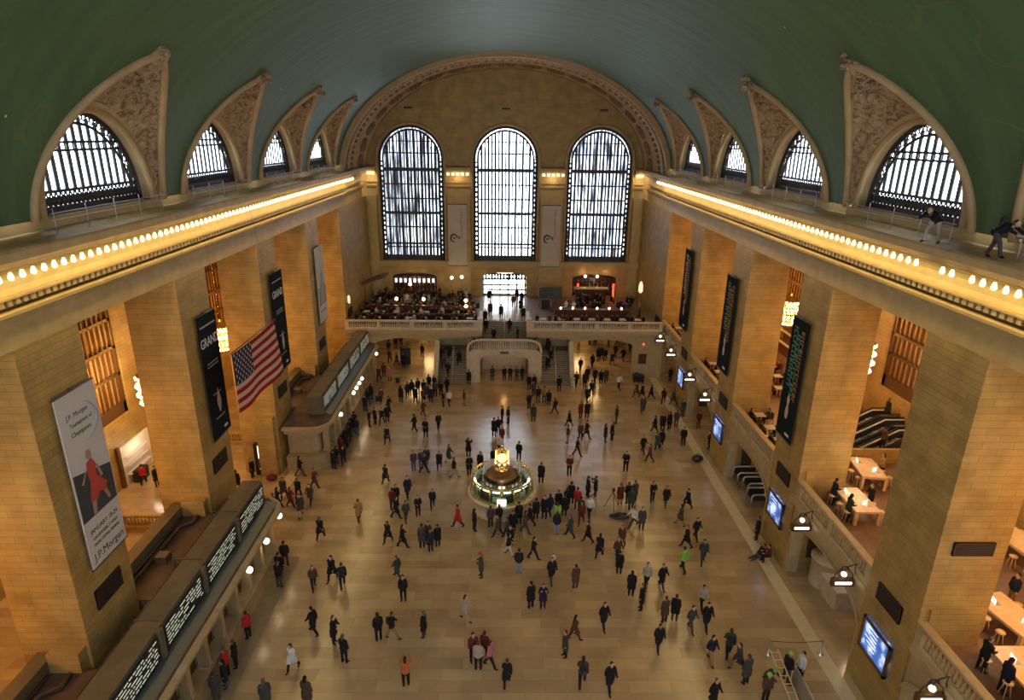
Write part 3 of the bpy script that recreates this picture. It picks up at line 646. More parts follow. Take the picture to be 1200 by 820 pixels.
rl = [(-4.0, 3.3), (-3.98, 3.9), (-3.85, 4.35), (-3.5, 4.7), (-3.0, 4.86), (-2.5, 4.9), (2.5, 4.9), (3.0, 4.86), (3.5, 4.7), (3.85, 4.35), (3.98, 3.9), (4.0, 3.3)]
MB().tube([(x, 64.78, z) for x, z in [(-4.02, 0.1)] + rl + [(4.02, .1)]], .15, 8).build('top_rail', M['stone_pale'], r)
q = MB()
for i in range(30):
    x = -3.5 + i * 7 / 29; q.lathe([(.06, 0), (.09, .25), (.05, .6), (.07, .95 if abs(x) < 3 else .8)], (x, 64.78, 3.84), 8)
q.build('balusters', M['stone_pale'], r)
for (x0, x1, y, lab) in ((-26.5, -20.8, 37.3, 'stone balustrade beyond the left wall opening, behind the near ticket office'), (-26.0, -20.8, 49.9, 'stone balustrade beyond the left wall opening, behind the flag')):
    balustrade(lab, lambda a, t, z, y=y: (t, y + a, z), x0, x1, 0, 1.1, 'balustrades in the left aisle', M['stone'])
# ---- stair handrails
def rail(label, pts, grp='brass stair handrails'):
    r = MB().tube(pts, .05, 6)
    for p in pts: r.tube([p, (p[0], p[1], p[2] - .9)], .03, 5)
    o = r.build('handrail', M['stone_pale']); tag(o, label, 'handrail', grp); return o
for sx, sd in ((-1, 'left'), (1, 'right')):
    rail('pale handrail down the middle of the %s side flight' % sd, [(sx * 5.7, 64.05 + i * .86, .98 + i * .68) for i in range(5)])
    rail('white double handrail slanting up to the landing on the %s' % sd, [(sx * (4.1 - i * .5), 66.9, 4.05 + i * .34) for i in range(4)], 'slanting handrails by the landing')
rail('handrail down the middle of the upper flight', [(0, 68.4 + i * .55, 4.9 + i * .37) for i in range(5)])

# ---- cornice bulbs
for sx, sd in ((-1, 'left'), (1, 'right')):
    r = thing('cornice_light_row', 'long row of bare glowing bulbs under the %s cornice' % sd, 'lights', (sx * 16.9, 42, 21.35), 'rows of cornice bulbs')
    bm_ = MB(); bm_.lathe([(.0, .0), (.06, .015), (.1, .09), (.085, .17), (.05, .28)], (0, 0, -.25), 10); me = None
    skip = {0: (), 1: (5, 8, 9)}[1 if sx > 0 else 0]
    N_ = 108
    rest = MB()
    for i in range(N_):
        if sx > 0 and i in (17, 20, 21): continue
        y = 13.4 + i * .54
        if i < 100:
            if me is None:
                o = bm_.build('bulb', M['bulb'], r, local=True); me = o
            else:
                o = me.copy(); COL.objects.link(o)
            o.location = (-sx * .16, y - 42, .02)
        else: rest.lathe([(.0, .0), (.075, .02), (.13, .12), (.11, .22), (.05, .3)], (sx * 16.74, y, 21.09), 8)
    tag(rest.build('bulb_row', M['bulb'], r), kind='stuff')
for a, (xa, xb) in enumerate(((-17.4, -16.4), (-7.5, -4.5), (4.5, 7.5), (16.4, 17.4))):
    r = thing('cornice_light_row', 'short row of glowing bulbs on the end wall, %s' % ['at its left corner', 'left of the middle window', 'right of the middle window', 'at its right corner'][a], 'lights', ((xa + xb) / 2, YE - .9, 21.3), 'short bulb rows on the end wall')
    n = max(2, round((xb - xa) / .55)); o0 = None
    for i in range(n):
        x = xa + (xb - xa) * (i + .5) / n
        o = MB().box(-.17, .17, -.1, .1, -.18, .12).build('bulb', M['bulb'], r, local=True) if o0 is None else o0.copy()
        if o0 is not None: COL.objects.link(o)
        o0 = o0 or o; o.location = (x - (xa + xb) / 2, -.12, 0)
    point('end_cornice_light', ((xa + xb) / 2, YE - 1.0, 20.9), 60, WARM2, .2)

# ---- chandeliers in the aisles
def make_chandelier(label):
    r = thing('chandelier', label, 'chandelier', (0, 0, 0), 'barrel shaped bulb chandeliers in the side aisles')
    f = MB()
    f.lathe([(.1, 1.5), (.35, 1.3), (.78, 1.15), (.8, 1.05), (.5, 1.0)], (0, 0, 0), 20); f.lathe([(.1, -1.35), (.5, -1.25), (.62, -1.1), (.55, -1.0)], (0, 0, 0), 20)
    for z, rr in ((.6, .74), (0, .76), (-.6, .7)): f.tube([(rr * cos(2 * PI * i / 20), rr * sin(2 * PI * i / 20), z) for i in range(21)], .035, 5)
    for i in range(10): f.tube([(.62 * cos(i * PI / 5), .62 * sin(i * PI / 5), z) for z in (-1.1, 0, 1.1)], .03, 5)
    f.build('frame', M['brass'], r, local=True)
    bl = None
    for z, rr, n in ((.95, .78, 16), (.35, .84, 16), (-.3, .84, 16), (-.9, .72, 14)):
        for i in range(n):
            a = 2 * PI * (i + (.5 if z in (.35, -.9) else 0)) / n
            if bl is None: bl = MB().sphere((0, 0, 0), .1, 8, 6).build('bulb', M['bulb_bright'], r, local=True); o = bl
            else: o = bl.copy(); COL.objects.link(o)
            o.location = (rr * cos(a), rr * sin(a), z)
    return r
ch0 = None
for sx, sd in ((-1, 'left'), (1, 'right')):
    for k in range(1, 4):
        lab = 'glowing chandelier in the %s aisle, %s' % (sd, {1: 'behind the nearest pier', 2: 'peeping past the second pier', 3: 'seen through the opening behind the %s' % ('flag' if sx < 0 else 'banners')}[k])
        c = make_chandelier(lab) if ch0 is None else copy_tree(ch0); ch0 = ch0 or c
        c['label'] = lab; zc = 8.9 if sx < 0 else 11.7
        c.location = (sx * 24.7, BAYS[k], zc)
        q = MB().tube([(0, 0, 1.45), (0, 0, 18.37 - zc)], .05, 6)
        for i in range(int((18.3 - zc - 1.5) / .5)): q.sphere((0, 0, 1.7 + i * .5), .1, 6, 4)
        o = q.build('chain', M['brass'], c, local=True)

# ---- vents on the piers, wall screens
def panel(name, label, cat, group, fn, a0, a1, z0, z1, m, frame=.06):
    r = thing(name, label, cat, fn((a0 + a1) / 2, 0, (z0 + z1) / 2), group)
    f = MB(); 
    for (A0, A1, B0, B1) in ((a0, a1, z1 - frame, z1), (a0, a1, z0, z0 + frame), (a0, a0 + frame, z0, z1), (a1 - frame, a1, z0, z1)):
        vs = [fn(a, d, z) for z in (B0, B1) for d in (0, .1) for a in (A0, A1)]
        f.add(vs, [(0, 2, 3, 1), (4, 5, 7, 6), (0, 1, 5, 4), (2, 6, 7, 3), (0, 4, 6, 2), (1, 3, 7, 5)])
    f.build('frame', M['bronze'] if m is not M['dark_vent'] else M['dark_vent'], r)
    g = MB(); vs = [fn(a, d, z) for z in (z0, z1) for d in (0, .05) for a in (a0, a1)]
    g.add(vs, [(0, 2, 3, 1), (4, 5, 7, 6), (0, 1, 5, 4), (2, 6, 7, 3), (0, 4, 6, 2), (1, 3, 7, 5)])
    return r, g
def louvre(r, g, fn, a0, a1, z0, z1):
    n = 9
    for i in range(n):
        z = z0 + (z1 - z0) * (i + .5) / n; vs = [fn(a, d, zz) for zz, dd in ((z - .02, 0), (z + .02, 0)) for d in (.03, .09) for a in (a0, a1)]
        g.add(vs, [(0, 2, 3, 1), (4, 5, 7, 6), (0, 1, 5, 4), (2, 6, 7, 3), (0, 4, 6, 2), (1, 3, 7, 5)])
    g.build('louvres', M['dark_vent'], r)
for sx, sd in ((-1, 'left'), (1, 'right')):
    for k in range(5):
        y = Y0 + k * PP; z0, z1 = (6.05, 7.0) if sx < 0 else (5.35, 6.25)
        fn = lambda a, d, z, sx=sx: (sx * (17.8 - d), a, z)
        r, g = panel('wall_vent', 'dark louvred vent low on the %s side pier, %s from the camera' % (sd, NTH[k]), 'vent', 'dark vents on the piers', fn, y + .95, y + 2.75, z0, z1, M['dark_vent'])
        louvre(r, g, fn, y + .95, y + 2.75, z0, z1)
        if sx > 0:
            fn = lambda a, d, z: (17.75 - d * 1.6, a, z)
            r, g = panel('wall_screen', 'blue display screen low on the right wall pier, %s from the camera' % NTH[k], 'screen', 'blue display screens on the right piers', fn, y + .85, y + 3.05, 2.3, 4.1, M['black'], .13)
            m = bpy.data.materials.get('screen_picture')
            if not m:
                m = mat('screen_picture', (.05, .1, .3), .3); N, L, bb = nodes(m); ge = N.new('ShaderNodeNewGeometry'); n1 = N.new('ShaderNodeTexNoise'); n1.inputs['Scale'].default_value = 1.6; n1.inputs['Detail'].default_value = 6
                L.new(ge.outputs['Position'], n1.inputs['Vector']); rr = N.new('ShaderNodeValToRGB'); e = rr.color_ramp.elements; e[0].position = .4; e[0].color = (.03, .10, .42, 1); e[1].position = .62; e[1].color = (.75, .85, 1, 1); x_ = e.new(.52); x_.color = (.10, .22, .62, 1)
                L.new(n1.outputs['Fac'], rr.inputs['Fac']); L.new(rr.outputs['Color'], bb.inputs['Emission Color']); bb.inputs['Emission Strength'].default_value = .9
            g.build('display', m, r)
            l_ = MB()
            for i in range(6): l_.box(17.65, 17.66, y + 1.85, y + 2.75 - (i % 3) * .2, 3.75 - i * .2, 3.8 - i * .2)
            l_.build('text_lines', mat('screen_text', (1, 1, 1), .4, emit=(.8, .9, 1), es=1.0) if 'screen_text' not in bpy.data.materials else bpy.data.materials['screen_text'], r)
fn = lambda a, d, z: (a, Y0 - d, z)
r, g = panel('wall_vent', 'long horizontal dark vent on the camera side of the nearest right pier', 'vent', None, fn, 18.4, 20.1, 9.82, 10.45, M['dark_vent']); louvre(r, g, fn, 18.4, 20.1, 9.82, 10.45)
# dark vents on the passage walls seen through the arches
for k in (1, 2, 3):
    y = BAYS[k] + 3.4
    g = MB().box(19.1, 19.9, y + .45, y + .53, 1.0, 3.2)
    tag(g.build('wall_vent', M['dark_vent']), 'tall dark panel inside the right arch, %s from the camera' % NTH[k], 'vent', 'tall dark panels inside the arches')

# ---- hanging lanterns of the right arches (lamp over a lit sign)
def make_lantern(label):
    r = thing('arch_lantern', label, 'lantern', (0, 0, 0), 'lit iron lantern signs on the right arches')
    f = MB(); f.tube([(.55, 0, .75), (.2, 0, .62), (0, 0, .42), (0, 0, .3)], .03, 6); f.tube([(.55, 0, .2), (.5, 0, .5), (.55, 0, .75)], .025, 6)
    for s_ in (-1, 1): f.tube([(s_ * .5, 0, -.12), (s_ * .42, 0, .18), (s_ * .12, 0, .45), (0, 0, .42)], .028, 6)
    f.tube([(-.22, 0, .4), (-.12, 0, .58), (.12, 0, .58), (.22, 0, .4)], .04, 6)
    f.build('bracket', M['iron'], r, local=True)
    MB().box(-.58, .58, -.1, .1, -.55, -.12).build('sign_case', M['bronze'], r, local=True)
    MB().box(-.42, .42, -.13, -.1, -.41, -.27).build('lit_sign', M['lamp_white'], r, local=True)
    MB().sphere((0, 0, .13), .14, 10, 7).build('globe', M['lamp_white'], r, local=True)
    return r
l0 = None
for k in (0, 1, 3, 4):
    for s_, w_ in ((-1, 'nearer'), (1, 'farther')):
        lab = 'iron lantern with lit sign at the %s side of the %s right arch' % (w_, NTH[k])
        o = make_lantern(lab) if l0 is None else copy_tree(l0); l0 = l0 or o; o['label'] = lab
        o.location = (17.2, BAYS[k] + (1.7 if s_ > 0 else -3.0), 5.05)

# ---- banners
def make_banner(label, fn, a0, a1, z0, z1, m):   # fn(a, d, z): a along, d out from the wall
    r = thing('banner', label, 'banner', fn((a0 + a1) / 2, .2, (z0 + z1) / 2), None)
    vs = [fn(a, d, z) for z in (z0, z1) for d in (.16, .22) for a in (a0, a1)]
    MB().add(vs, [(0, 2, 3, 1), (4, 5, 7, 6), (0, 1, 5, 4), (2, 6, 7, 3), (0, 4, 6, 2), (1, 3, 7, 5)]).build('banner_cloth', m, r)
    for z in (z0, z1):
        MB().tube([fn(a0 - .05, .19, z), fn(a1 + .05, .19, z)], .05, 6).build('pole', M['steel_dark'], r)
    MB().tube([fn((a0 + a1) / 2, 0, z1), fn((a0 + a1) / 2, .19, z1)], .04, 6).build('bracket', M['steel_dark'], r)
    return r
FL = lambda a, d, z: (-17.8 + d, a, z)          # left wall: text runs with +y
FR = lambda a, d, z: (17.8 - d, a, z)
def TL(a, z, d=.225, rot=0):   # matrix of lettering on the left wall (reads towards +y)
    return Matrix.Translation((-17.8 + d, a, z)) @ Matrix(((0, 0, 1, 0), (1, 0, 0, 0), (0, 1, 0, 0), (0, 0, 0, 1))) @ Matrix.Rotation(rot, 4, 'Z')
def TR(a, z, d=.225, rot=0):   # right wall reads towards -y
    return Matrix.Translation((17.8 - d, a, z)) @ Matrix(((0, 0, -1, 0), (-1, 0, 0, 0), (0, 1, 0, 0), (0, 0, 0, 1))) @ Matrix.Rotation(rot, 4, 'Z')
def TE(a, z, y, rot=0): return Matrix.Translation((a, y, z)) @ Matrix(((1, 0, 0, 0), (0, 0, -1, 0), (0, 1, 0, 0), (0, 0, 0, 1))) @ Matrix.Rotation(rot, 4, 'Z')
ink = mat('dark_ink', (.05, .055, .07), .6); pale = mat('pale_ink', (.62, .64, .66), .6); midink = mat('grey_ink', (.25, .27, .3), .6); redi = mat('red_print', (.42, .05, .03), .6)
bw = mat('banner_white', (.50, .47, .43), .9, spec=.1); bk = mat('banner_black', (.012, .014, .017), .9, spec=.08); bt = mottled('banner_beige', (.42, .36, .26), (.46, .41, .33), .5, .6)
y = Y0
r = make_banner('white tennis tournament banner with red player on the nearest left pier', FL, 22.55, 25.0, 8.1, 16.0, bw)
text_mesh('J.P. Morgan', .3, ink, 'lettering', TL(23.65, 15.0), r, width=1.35); text_mesh('Tournament of', .28, ink, 'lettering', TL(23.78, 14.6), r, width=1.4); text_mesh('Champions', .3, ink, 'lettering', TL(23.7, 14.2), r, width=1.25)
a_ = MB().tube([(-17.57, 23.75 + 1.02 * cos(t), 14.55 + .85 * sin(t)) for t in [(-1.5 + i * .2) for i in range(14)]], [.012 + .05 * sin(PI * i / 13) for i in range(14)], 6); a_.build('swoosh', midink, r)
MB().extrude([(22.6, 12.6), (24.95, 12.05), (24.95, 10.35), (22.6, 10.35)][:4], lambda a, b_, d: (-17.8 + d, a, b_), .222, .232).build('picture_ground', mat('picture_dark', (.035, .04, .045), .6), r)
pf = MB()
FP = lambda a, b_, d: (-17.8 + d, a, b_)
pf.extrude([(23.5, 12.75), (23.85, 12.85), (24.05, 12.5), (23.95, 12.15), (24.0, 11.85), (23.55, 11.8), (23.45, 12.2)], FP, .232, .245); pf.extrude([(23.5, 11.85), (24.05, 11.9), (24.5, 11.35), (24.3, 11.05), (23.9, 11.2), (23.75, 10.95), (23.3, 11.0)], FP, .232, .246)
pf.build('player_shirt_and_shorts', redi, r)
pf = MB(); pf.extrude([(23.75 + .17 * cos(t * PI / 5), 13.05 + .22 * sin(t * PI / 5)) for t in range(10)], lambda a, b_, d: (-17.8 + d, a, b_), .232, .245)
pf.extrude([(23.35, 11.02), (23.65, 10.98), (23.5, 10.4), (23.3, 10.4)], lambda a, b_, d: (-17.8 + d, a, b_), .232, .24); pf.extrude([(24.0, 12.5), (24.15, 12.4), (24.35, 11.8), (24.2, 11.75)], FP, .232, .24); pf.extrude([(23.5, 12.6), (23.4, 12.5), (23.0, 12.0), (23.1, 11.95)], FP, .232, .24); pf.extrude([(24.15, 11.15), (24.35, 11.2), (24.55, 10.6), (24.4, 10.55)], lambda a, b_, d: (-17.8 + d, a, b_), .232, .24)
pf.build('player_skin', mat('print_skin', (.34, .22, .15), .6), r)
text_mesh('JANUARY 18-24', .3, ink, 'lettering', TL(23.8, 9.75), r, width=1.9); text_mesh('VANDERBILT HALL', .22, ink, 'lettering', TL(23.8, 9.4), r, width=1.8); text_mesh('GRAND CENTRAL TERMINAL', .2, ink, 'lettering', TL(23.8, 9.1), r, width=1.8); text_mesh('J.P.Morgan', .5, ink, 'lettering', TL(23.8, 8.55), r, width=2.1)
for (ya, yb, lab) in ((34.45, 36.75, 'black banner reading GRAND beside the left chandelier, second left pier'), (46.1, 48.7, 'black banner reading GRAND partly behind the hanging flag, third left pier')):
    r = make_banner(lab, FL, ya, yb, 8.1, 15.9, bk); c = (ya + yb) / 2
    text_mesh('GRAND', .8, pale, 'lettering', TL(c, 14.2), r, width=2.2)
    for (z_, s_, w_) in ((15.2, .16, 1.9), (12.9, .14, 1.4), (12.7, .14, 1.4), (10.9, .12, 1.0), (9.35, .12, 1.2)): MB().box(-17.575, -17.565, c - w_ / 2, c + w_ / 2, z_ - s_ * .3, z_ + s_ * .3).build('small_print', midink, r)
    q = MB(); q.lathe([(.02, 0), (.12, .1), (.24, .5), (.26, .8), (.14, 1.2), (.04, 1.45), (.02, 1.6)], (-17.55, c + .1, 9.6), 12); q.v = [(-17.57 + (v[0] + 17.55) * .06, v[1], v[2]) for v in q.v]; q.build('pale_flame_emblem', bt, r)
    MB().box(-17.575, -17.565, c + .3, c + .75, 8.42, 8.58).build('small_print', pale, r)
r = make_banner('narrow white banner with a tower picture on the fourth left pier', FL, 57.8, 60.4, 8.6, 15.9, bw)
q = MB(); q.extrude([(58.5, 10.4), (59.9, 10.4), (59.9, 12.2), (59.6, 12.4), (59.5, 13.2), (59.3, 13.5), (59.2, 14.1), (59.1, 13.5), (58.9, 13.2), (58.8, 12.4), (58.5, 12.2)], lambda a, b_, d: (-17.8 + d, a, b_), .222, .235); q.build('tower_picture', midink, r)
MB().extrude([(58.0, 10.3), (60.3, 10.3), (60.3, 12.0), (58.0, 12.0)], lambda a, b_, d: (-17.8 + d, a, b_), .22, .228).build('picture_ground', mat('picture_olive', (.2, .17, .1), .6), r)
text_mesh('NEW YORK', .3, ink, 'lettering', TL(59.1, 9.7), r, width=1.7)
gi = mat('green_print', (.08, .30, .19), .6); oi = mat('orange_print', (.42, .20, .05), .6)
for (ya, yb, lab, kk) in ((34.55, 36.65, 'black banner with green and gold lettering on the second right pier, beside the chandelier', 0), (46.3, 48.7, 'black banner with green and gold lettering on the third right pier', 1), (58.2, 60.7, 'black banner with gold lettering on the fourth right pier', 2)):
    r = make_banner(lab, FR, ya, yb, 8.1, 15.85, bk); c = (ya + yb) / 2
    lr = random.Random(kk + 3)
    for off, hh, z_a, z_b, mm in ((.42, .3, 15.3, 11.4, (gi, gi, pale)[kk]), (-.05, .24, 14.9, 11.0, (gi, oi, oi)[kk]), (-.5, .24, 15.2, 10.8, (oi, oi, oi)[kk])):
        q = MB(); z = z_a
        while z > z_b:   # rows of upright strokes, too small to be read in the photo
            w_ = lr.choice((.12, .2, .26)); yy = c + off
            q.box(17.565, 17.575, yy - hh * .75, yy - hh * .75 + .07, z - w_, z); q.box(17.565, 17.575, yy - hh * .75, yy + hh * .75, z - .07, z)
            if lr.random() < .5: q.box(17.565, 17.575, yy + hh * .75 - .07, yy + hh * .75, z - w_, z)
            if lr.random() < .5: q.box(17.565, 17.575, yy - .04, yy + .04, z - w_, z)
            z -= w_ + .09
        q.build('lettering_strokes', mm, r)
    q = MB(); q.lathe([(.02, 0), (.16, .1), (.22, .5), (.1, .9), (.2, 1.3), (.06, 1.6)], (0, c, 9.4), 12); q.v = [(17.57 + v[0] * .06, v[1], v[2]) for v in q.v]; q.build('pale_emblem', bt, r)
    MB().box(17.565, 17.575, c - .75, c - .2, 8.42, 8.58).build('small_print', pale, r)
for (xa, xb, lab) in ((-7.4, -4.95, 'beige calligraphy banner left of the middle end window'), (4.75, 7.15, 'beige calligraphy banner right of the middle end window')):
    r = make_banner(lab, lambda a, d, z: (a, YE - .28 - d, z), xa, xb, 9.6, 17.5, bt); c = (xa + xb) / 2
    q = MB().tube([(c - .45 + .42 * cos(t * .5), YE - .52, 13.2 + .5 * sin(t * .5)) for t in range(11)], [.05 + .07 * sin(i * PI / 10) for i in range(11)], 6); q.tube([(c + .15, YE - .52, 13.5), (c + .3, YE - .52, 13.1)], .07, 6); q.tube([(c - .55, YE - .52, 13.25), (c - .3, YE - .52, 13.2)], .12, 6)
    q.build('ink_emblem', ink, r)
    pm = bpy.data.materials.get('print_mauve') or mat('print_mauve', (.30, .24, .26), .6)
    q = MB(); q.tube([(c + .55 + .22 * sin(i * 1.9) * (1 - .3 * (i % 3 == 0)), YE - .52, 13.3 + i * .105 + .08 * cos(i * 1.9)) for i in range(36)], .03, 5); q.build('calligraphy_line', pm, r)

# ---- the flag
r = thing('flag', 'large American flag hanging from the left side of the hall', 'flag', (-16, 38.3, 13.6))
fy0, fy1, fz0, fz1 = 34.75, 41.9, 13.65, 9.9
def fl_(u, v): return (-16 + .12 * sin(u * 9) * v + .25 * u * v * sin(v * 2), fy0 + (fy1 - fy0) * u - .15 * v * sin(u * 3), fz0 + (fz1 - fz0) * v - .10 * sin(u * PI) )
fr_, fw_ = mat('flag_red', (.30, .015, .014), .9, spec=.1), mat('flag_white', (.50, .39, .30), .9, spec=.1); fb_ = mat('flag_blue', (.022, .025, .07), .9, spec=.1)
for w_, m_, nm in ((0, fr_, 'red_stripes'), (1, fw_, 'white_stripes')):
    q = MB()
    for s_ in range(13):
        if s_ % 2 != w_: continue
        u0 = .4 if s_ < 7 else 0
        q.grid(lambda i, j: fl_(u0 + (1 - u0) * i, (s_ + j) / 13), 18, 2)
    q.build(nm, m_, r)
q = MB(); q.grid(lambda i, j: fl_(.4 * i, 7 / 13 * j), 8, 6); q.build('canton', fb_, r)
q = MB()
for ro in range(9):
    for cc in range(6 if ro % 2 == 0 else 5):
        u = .4 * ((cc + (.5 if ro % 2 == 0 else 1)) / 6); vv = 7 / 13 * (ro + .7) / 9.4; c0 = Vector(fl_(u, vv))
        pts = [(c0.y + (.11 if i % 2 == 0 else .045) * sin(i * PI / 5), c0.z + (.11 if i % 2 == 0 else .045) * cos(i * PI / 5)) for i in range(10)]
        q.extrude(pts, lambda a, b_, d, c0=c0: (c0.x + d, a, b_), .02, .035)
q.build('stars', fw_, r)
q = MB().tube([(-16.02, fy0 - .1, fz0 + .05), (-16, fy1 + .1, fz0 + .05)], .04, 6)
for yy in (fy0, fy1): q.tube([(-16, yy, fz0 + .05), (-16.4, yy, 18.5), (-16.82, yy, 21.85)], .006, 5)
q.build('hanging_rod_and_lines', M['steel_dark'], r)

# ---- ticket offices on the left
def ticket_office(label, y0, y1, roundnear, boards, box0, box1):
    r = thing('ticket_office', label, 'ticket office', (-15.9, (y0 + y1) / 2, 0))
    xf, xb = -14.3, -17.5
    R = 1.2
    def plan(off, c0=True, c1=True):
        p = [(xb, y0 - off)]
        p += [(xf + off - (R + off) * (1 - sin(t)), y0 - off + (R + off) * (1 - cos(t))) for t in [i * PI / 16 for i in range(9)]]
        p += [(xf + off - (R + off) * (1 - cos(t)), y1 + off - (R + off) * (1 - sin(t))) for t in [i * PI / 16 for i in range(9)]]
        p += [(xb, y1 + off)]
        return p
    b = MB(); f3 = lambda a, b_, d: (a, b_, d)
    b.extrude(plan(0), f3, 0, 1.15); b.extrude(plan(.12), f3, 1.15, 1.25); b.extrude(plan(-.7), f3, 1.2, 3.3)
    b.extrude(plan(0), f3, 3.25, 3.7)
    b.build('counter_and_wall', M['kiosk_stone'], r)
    c = MB(); c.extrude(plan(.55), f3, 3.82, 4.0); c.extrude(plan(.35), f3, 3.68, 3.84); c.build('cornice', M['kiosk_stone'], r)
    rf = MB(); rf.extrude(plan(.2), f3, 4.0, 4.06); rf.build('roof', M['roof_dark'], r)
    n = int((y1 - y0 - 2.6) / 1.75)
    for i in range(n + 1):
        yy = y0 + 1.3 + i * (y1 - y0 - 2.6) / n
        p = MB(); p.box(xf - .5, xf - .02, yy - .16, yy + .16, 1.25, 3.3); p.box(xf - .55, xf + .04, yy - .2, yy + .2, 3.1, 3.27); p.box(xf - .55, xf + .04, yy - .2, yy + .2, 1.25, 1.4)
        p.build('pilaster', M['kiosk_stone'], r)
        if i < n:
            y2 = y0 + 1.3 + (i + 1) * (y1 - y0 - 2.6) / n
            w = MB(); w.box(xf - .68, xf - .64, yy + .2, y2 - .2, 1.3, 3.1)
            wo = w.build('ticket_window', M['black'], r)
            g = MB();
            for q_ in range(7): g.box(xf - .62, xf - .58, yy + .25 + q_ * (y2 - yy - .5) / 6 - .015, yy + .25 + q_ * (y2 - yy - .5) / 6 + .015, 1.3, 3.05)
            g.build('grille', M['brass'], wo)
    # board box on the roof
    bx = MB(); bx.box(-16.15, -15.0, box0, box1, 4.06, 5.6); bx.build('board_case', M['kiosk_roof'], r)
    bx = MB(); bx.box(-15.0, -14.93, box0 + .1, box1 - .1, 4.2, 5.5); bx.build('board_face', M['slate'], r)
    L_ = (box1 - box0) / boards
    for i in range(boards):
        ya = box0 + i * L_ + .45; yb = box0 + (i + 1) * L_ - .35
        bd = MB().box(-14.93, -14.86, ya - .1, yb + .1, 4.25, 5.45).build('departure_board', M['black'], r)
        t = MB(); rr = random.Random(i * 3 + int(y0))
        for ln in range(6):
            z = 5.34 - ln * .18; yy = ya
            while yy < yb - .2:
                w_ = rr.choice((.12, .3, .22, .5)) ; w_ = min(w_, yb - yy)
                if rr.random() < .86: t.box(-14.86, -14.85, yy, yy + w_ * .9, z - .022, z + .022)
                yy += w_ + .06
        t.build('text_lines', M['led'], bd)
        p = MB().box(-15.0, -14.78, box0 + i * L_ - .12, box0 + i * L_ + .14, 4.1, 5.62); p.build('board_post', M['kiosk_roof'], r)
        q = MB().tube([(-16.2, box0 + i * L_, 5.6), (-16.2, box0 + i * L_, 6.1), (-14.8, box0 + i * L_, 6.1)], .025, 5); q.build('light_arm', M['steel_dark'], r)
    sl = MB().extrude([(-14.9, 4.2), (-14.2, 4.06), (-14.9, 4.06)], lambda a, b_, d: (a, d, b_), box0, box1); sl.build('lower_apron', M['slate'], r)
    return r
k1 = ticket_office('long near ticket office with lit departure boards on its roof', 12.0, 34.5, False, 5, 13.6, 34.2)
k2 = ticket_office('far ticket office with rounded corner and dim departure boards', 45.2, 66.0, True, 4, 47.3, 65.8)
# roofs reaching back into the wall openings behind the offices
for k, (yc, nm) in enumerate(((17.54, 'nearest opening'), (29.16, 'second opening'), (52.4, 'opening beyond the flag'))):
    r = thing('service_roof', 'low dark service roof behind the ticket office, in the %s' % nm, 'roof', (-18.6, yc, 0), 'service roofs behind the ticket offices')
    MB().box(-19.9, -17.5, yc - 3.7, yc + 3.7, 0, 4.0).build('wall', M['kiosk_roof'], r)
    MB().box(-19.9, -17.4, yc - 3.7, yc + 3.7, 4.0, 4.08).build('roof', M['roof_dark'], r)
    MB().box(-20.0, -19.3, yc - 3.9, yc + 3.9, 4.08, 4.75).build('parapet', M['kiosk_roof'], r)
    q = MB(); q.tube([(-18.9, yc - 3, 4.2), (-18.9, yc + 2.2, 4.2), (-18.3, yc + 2.6, 4.2), (-18.3, yc + 3.3, 4.2)], .12, 6); q.tube([(-19.2, yc - 3, 4.2), (-19.2, yc + 3.2, 4.2)], .08, 6); q.build('pipes', M['roof_dark'], r)
    q = MB().box(-18.6, -18.0, yc - 1.0, yc - .4, 4.08, 4.5); q.build('duct_box', M['kiosk_roof'], r)
# gooseneck globe lamps along the office counters
def make_globe(label, group):
    r = thing('counter_lamp', label, 'lamp', (0, 0, 0), group)
    MB().tube([(-.25, 0, 0), (.1, 0, .28), (.28, 0, .25), (.3, 0, .1)], .035, 6).build('lamp_arm', M['brass'], r, local=True)
    MB().sphere((.3, 0, -.12), .19, 10, 8).build('globe', M['lamp_white'], r, local=True)
    return r
g0 = None
for j, (yy, lab, grp) in enumerate([(31.6, 'glowing globe lamp at the far end of the near ticket office', 'n'), (29.0, 'second glowing globe lamp from the far end of the near ticket office', 'n'), (33.9, 'small bare glowing lamp at the rounded corner of the near ticket office', 'n')] +
        [(y_, 'glowing globe lamp over the far ticket office counter, %s from the camera' % w_, 'f') for y_, w_ in ((49.4, 'nearest'), (54.2, 'second'), (55.4, 'third'), (56.6, 'fourth'), (57.8, 'fifth'), (65.2, 'farthest'))]):
    o = make_globe(lab, 'globe lamps of the ticket offices') if g0 is None else copy_tree(g0); g0 = g0 or o
    o['label'] = lab; o.location = (-14.35, yy, 3.2 if yy != 33.9 else 3.4)
    point('counter_lamp_light', (-13.9, yy, 2.6), 8, WARM2, .15)

# ---- information booth with its four faced clock
r = thing('information_booth', 'round marble and brass information booth with glass panels and golden clock', 'information booth', (-.15, 40.6, 0))
cx, cy = -.15, 40.6
MB().lathe([(2.45, 0), (2.45, .15), (2.32, .2), (2.32, .95), (2.5, 1.02), (2.55, 1.1), (2.5, 1.16), (1.9, 1.16), (1.9, 0)], (cx, cy, 0), 40).build('marble_counter', M['stone_pale'], r)
q = MB(); 
for z, rr in ((1.16, 2.3), (2.35, 2.22), (2.42, 2.25)): q.tube([(cx + rr * cos(2 * PI * i / 40), cy + rr * sin(2 * PI * i / 40), z) for i in range(41)], .05, 6)
for i in range(16):
    a = 2 * PI * i / 16; q.tube([(cx + 2.3 * cos(a), cy + 2.3 * sin(a), 1.16), (cx + 2.22 * cos(a), cy + 2.22 * sin(a), 2.4)], .035, 6)
q.build('brass_frame', M['brass'], r)
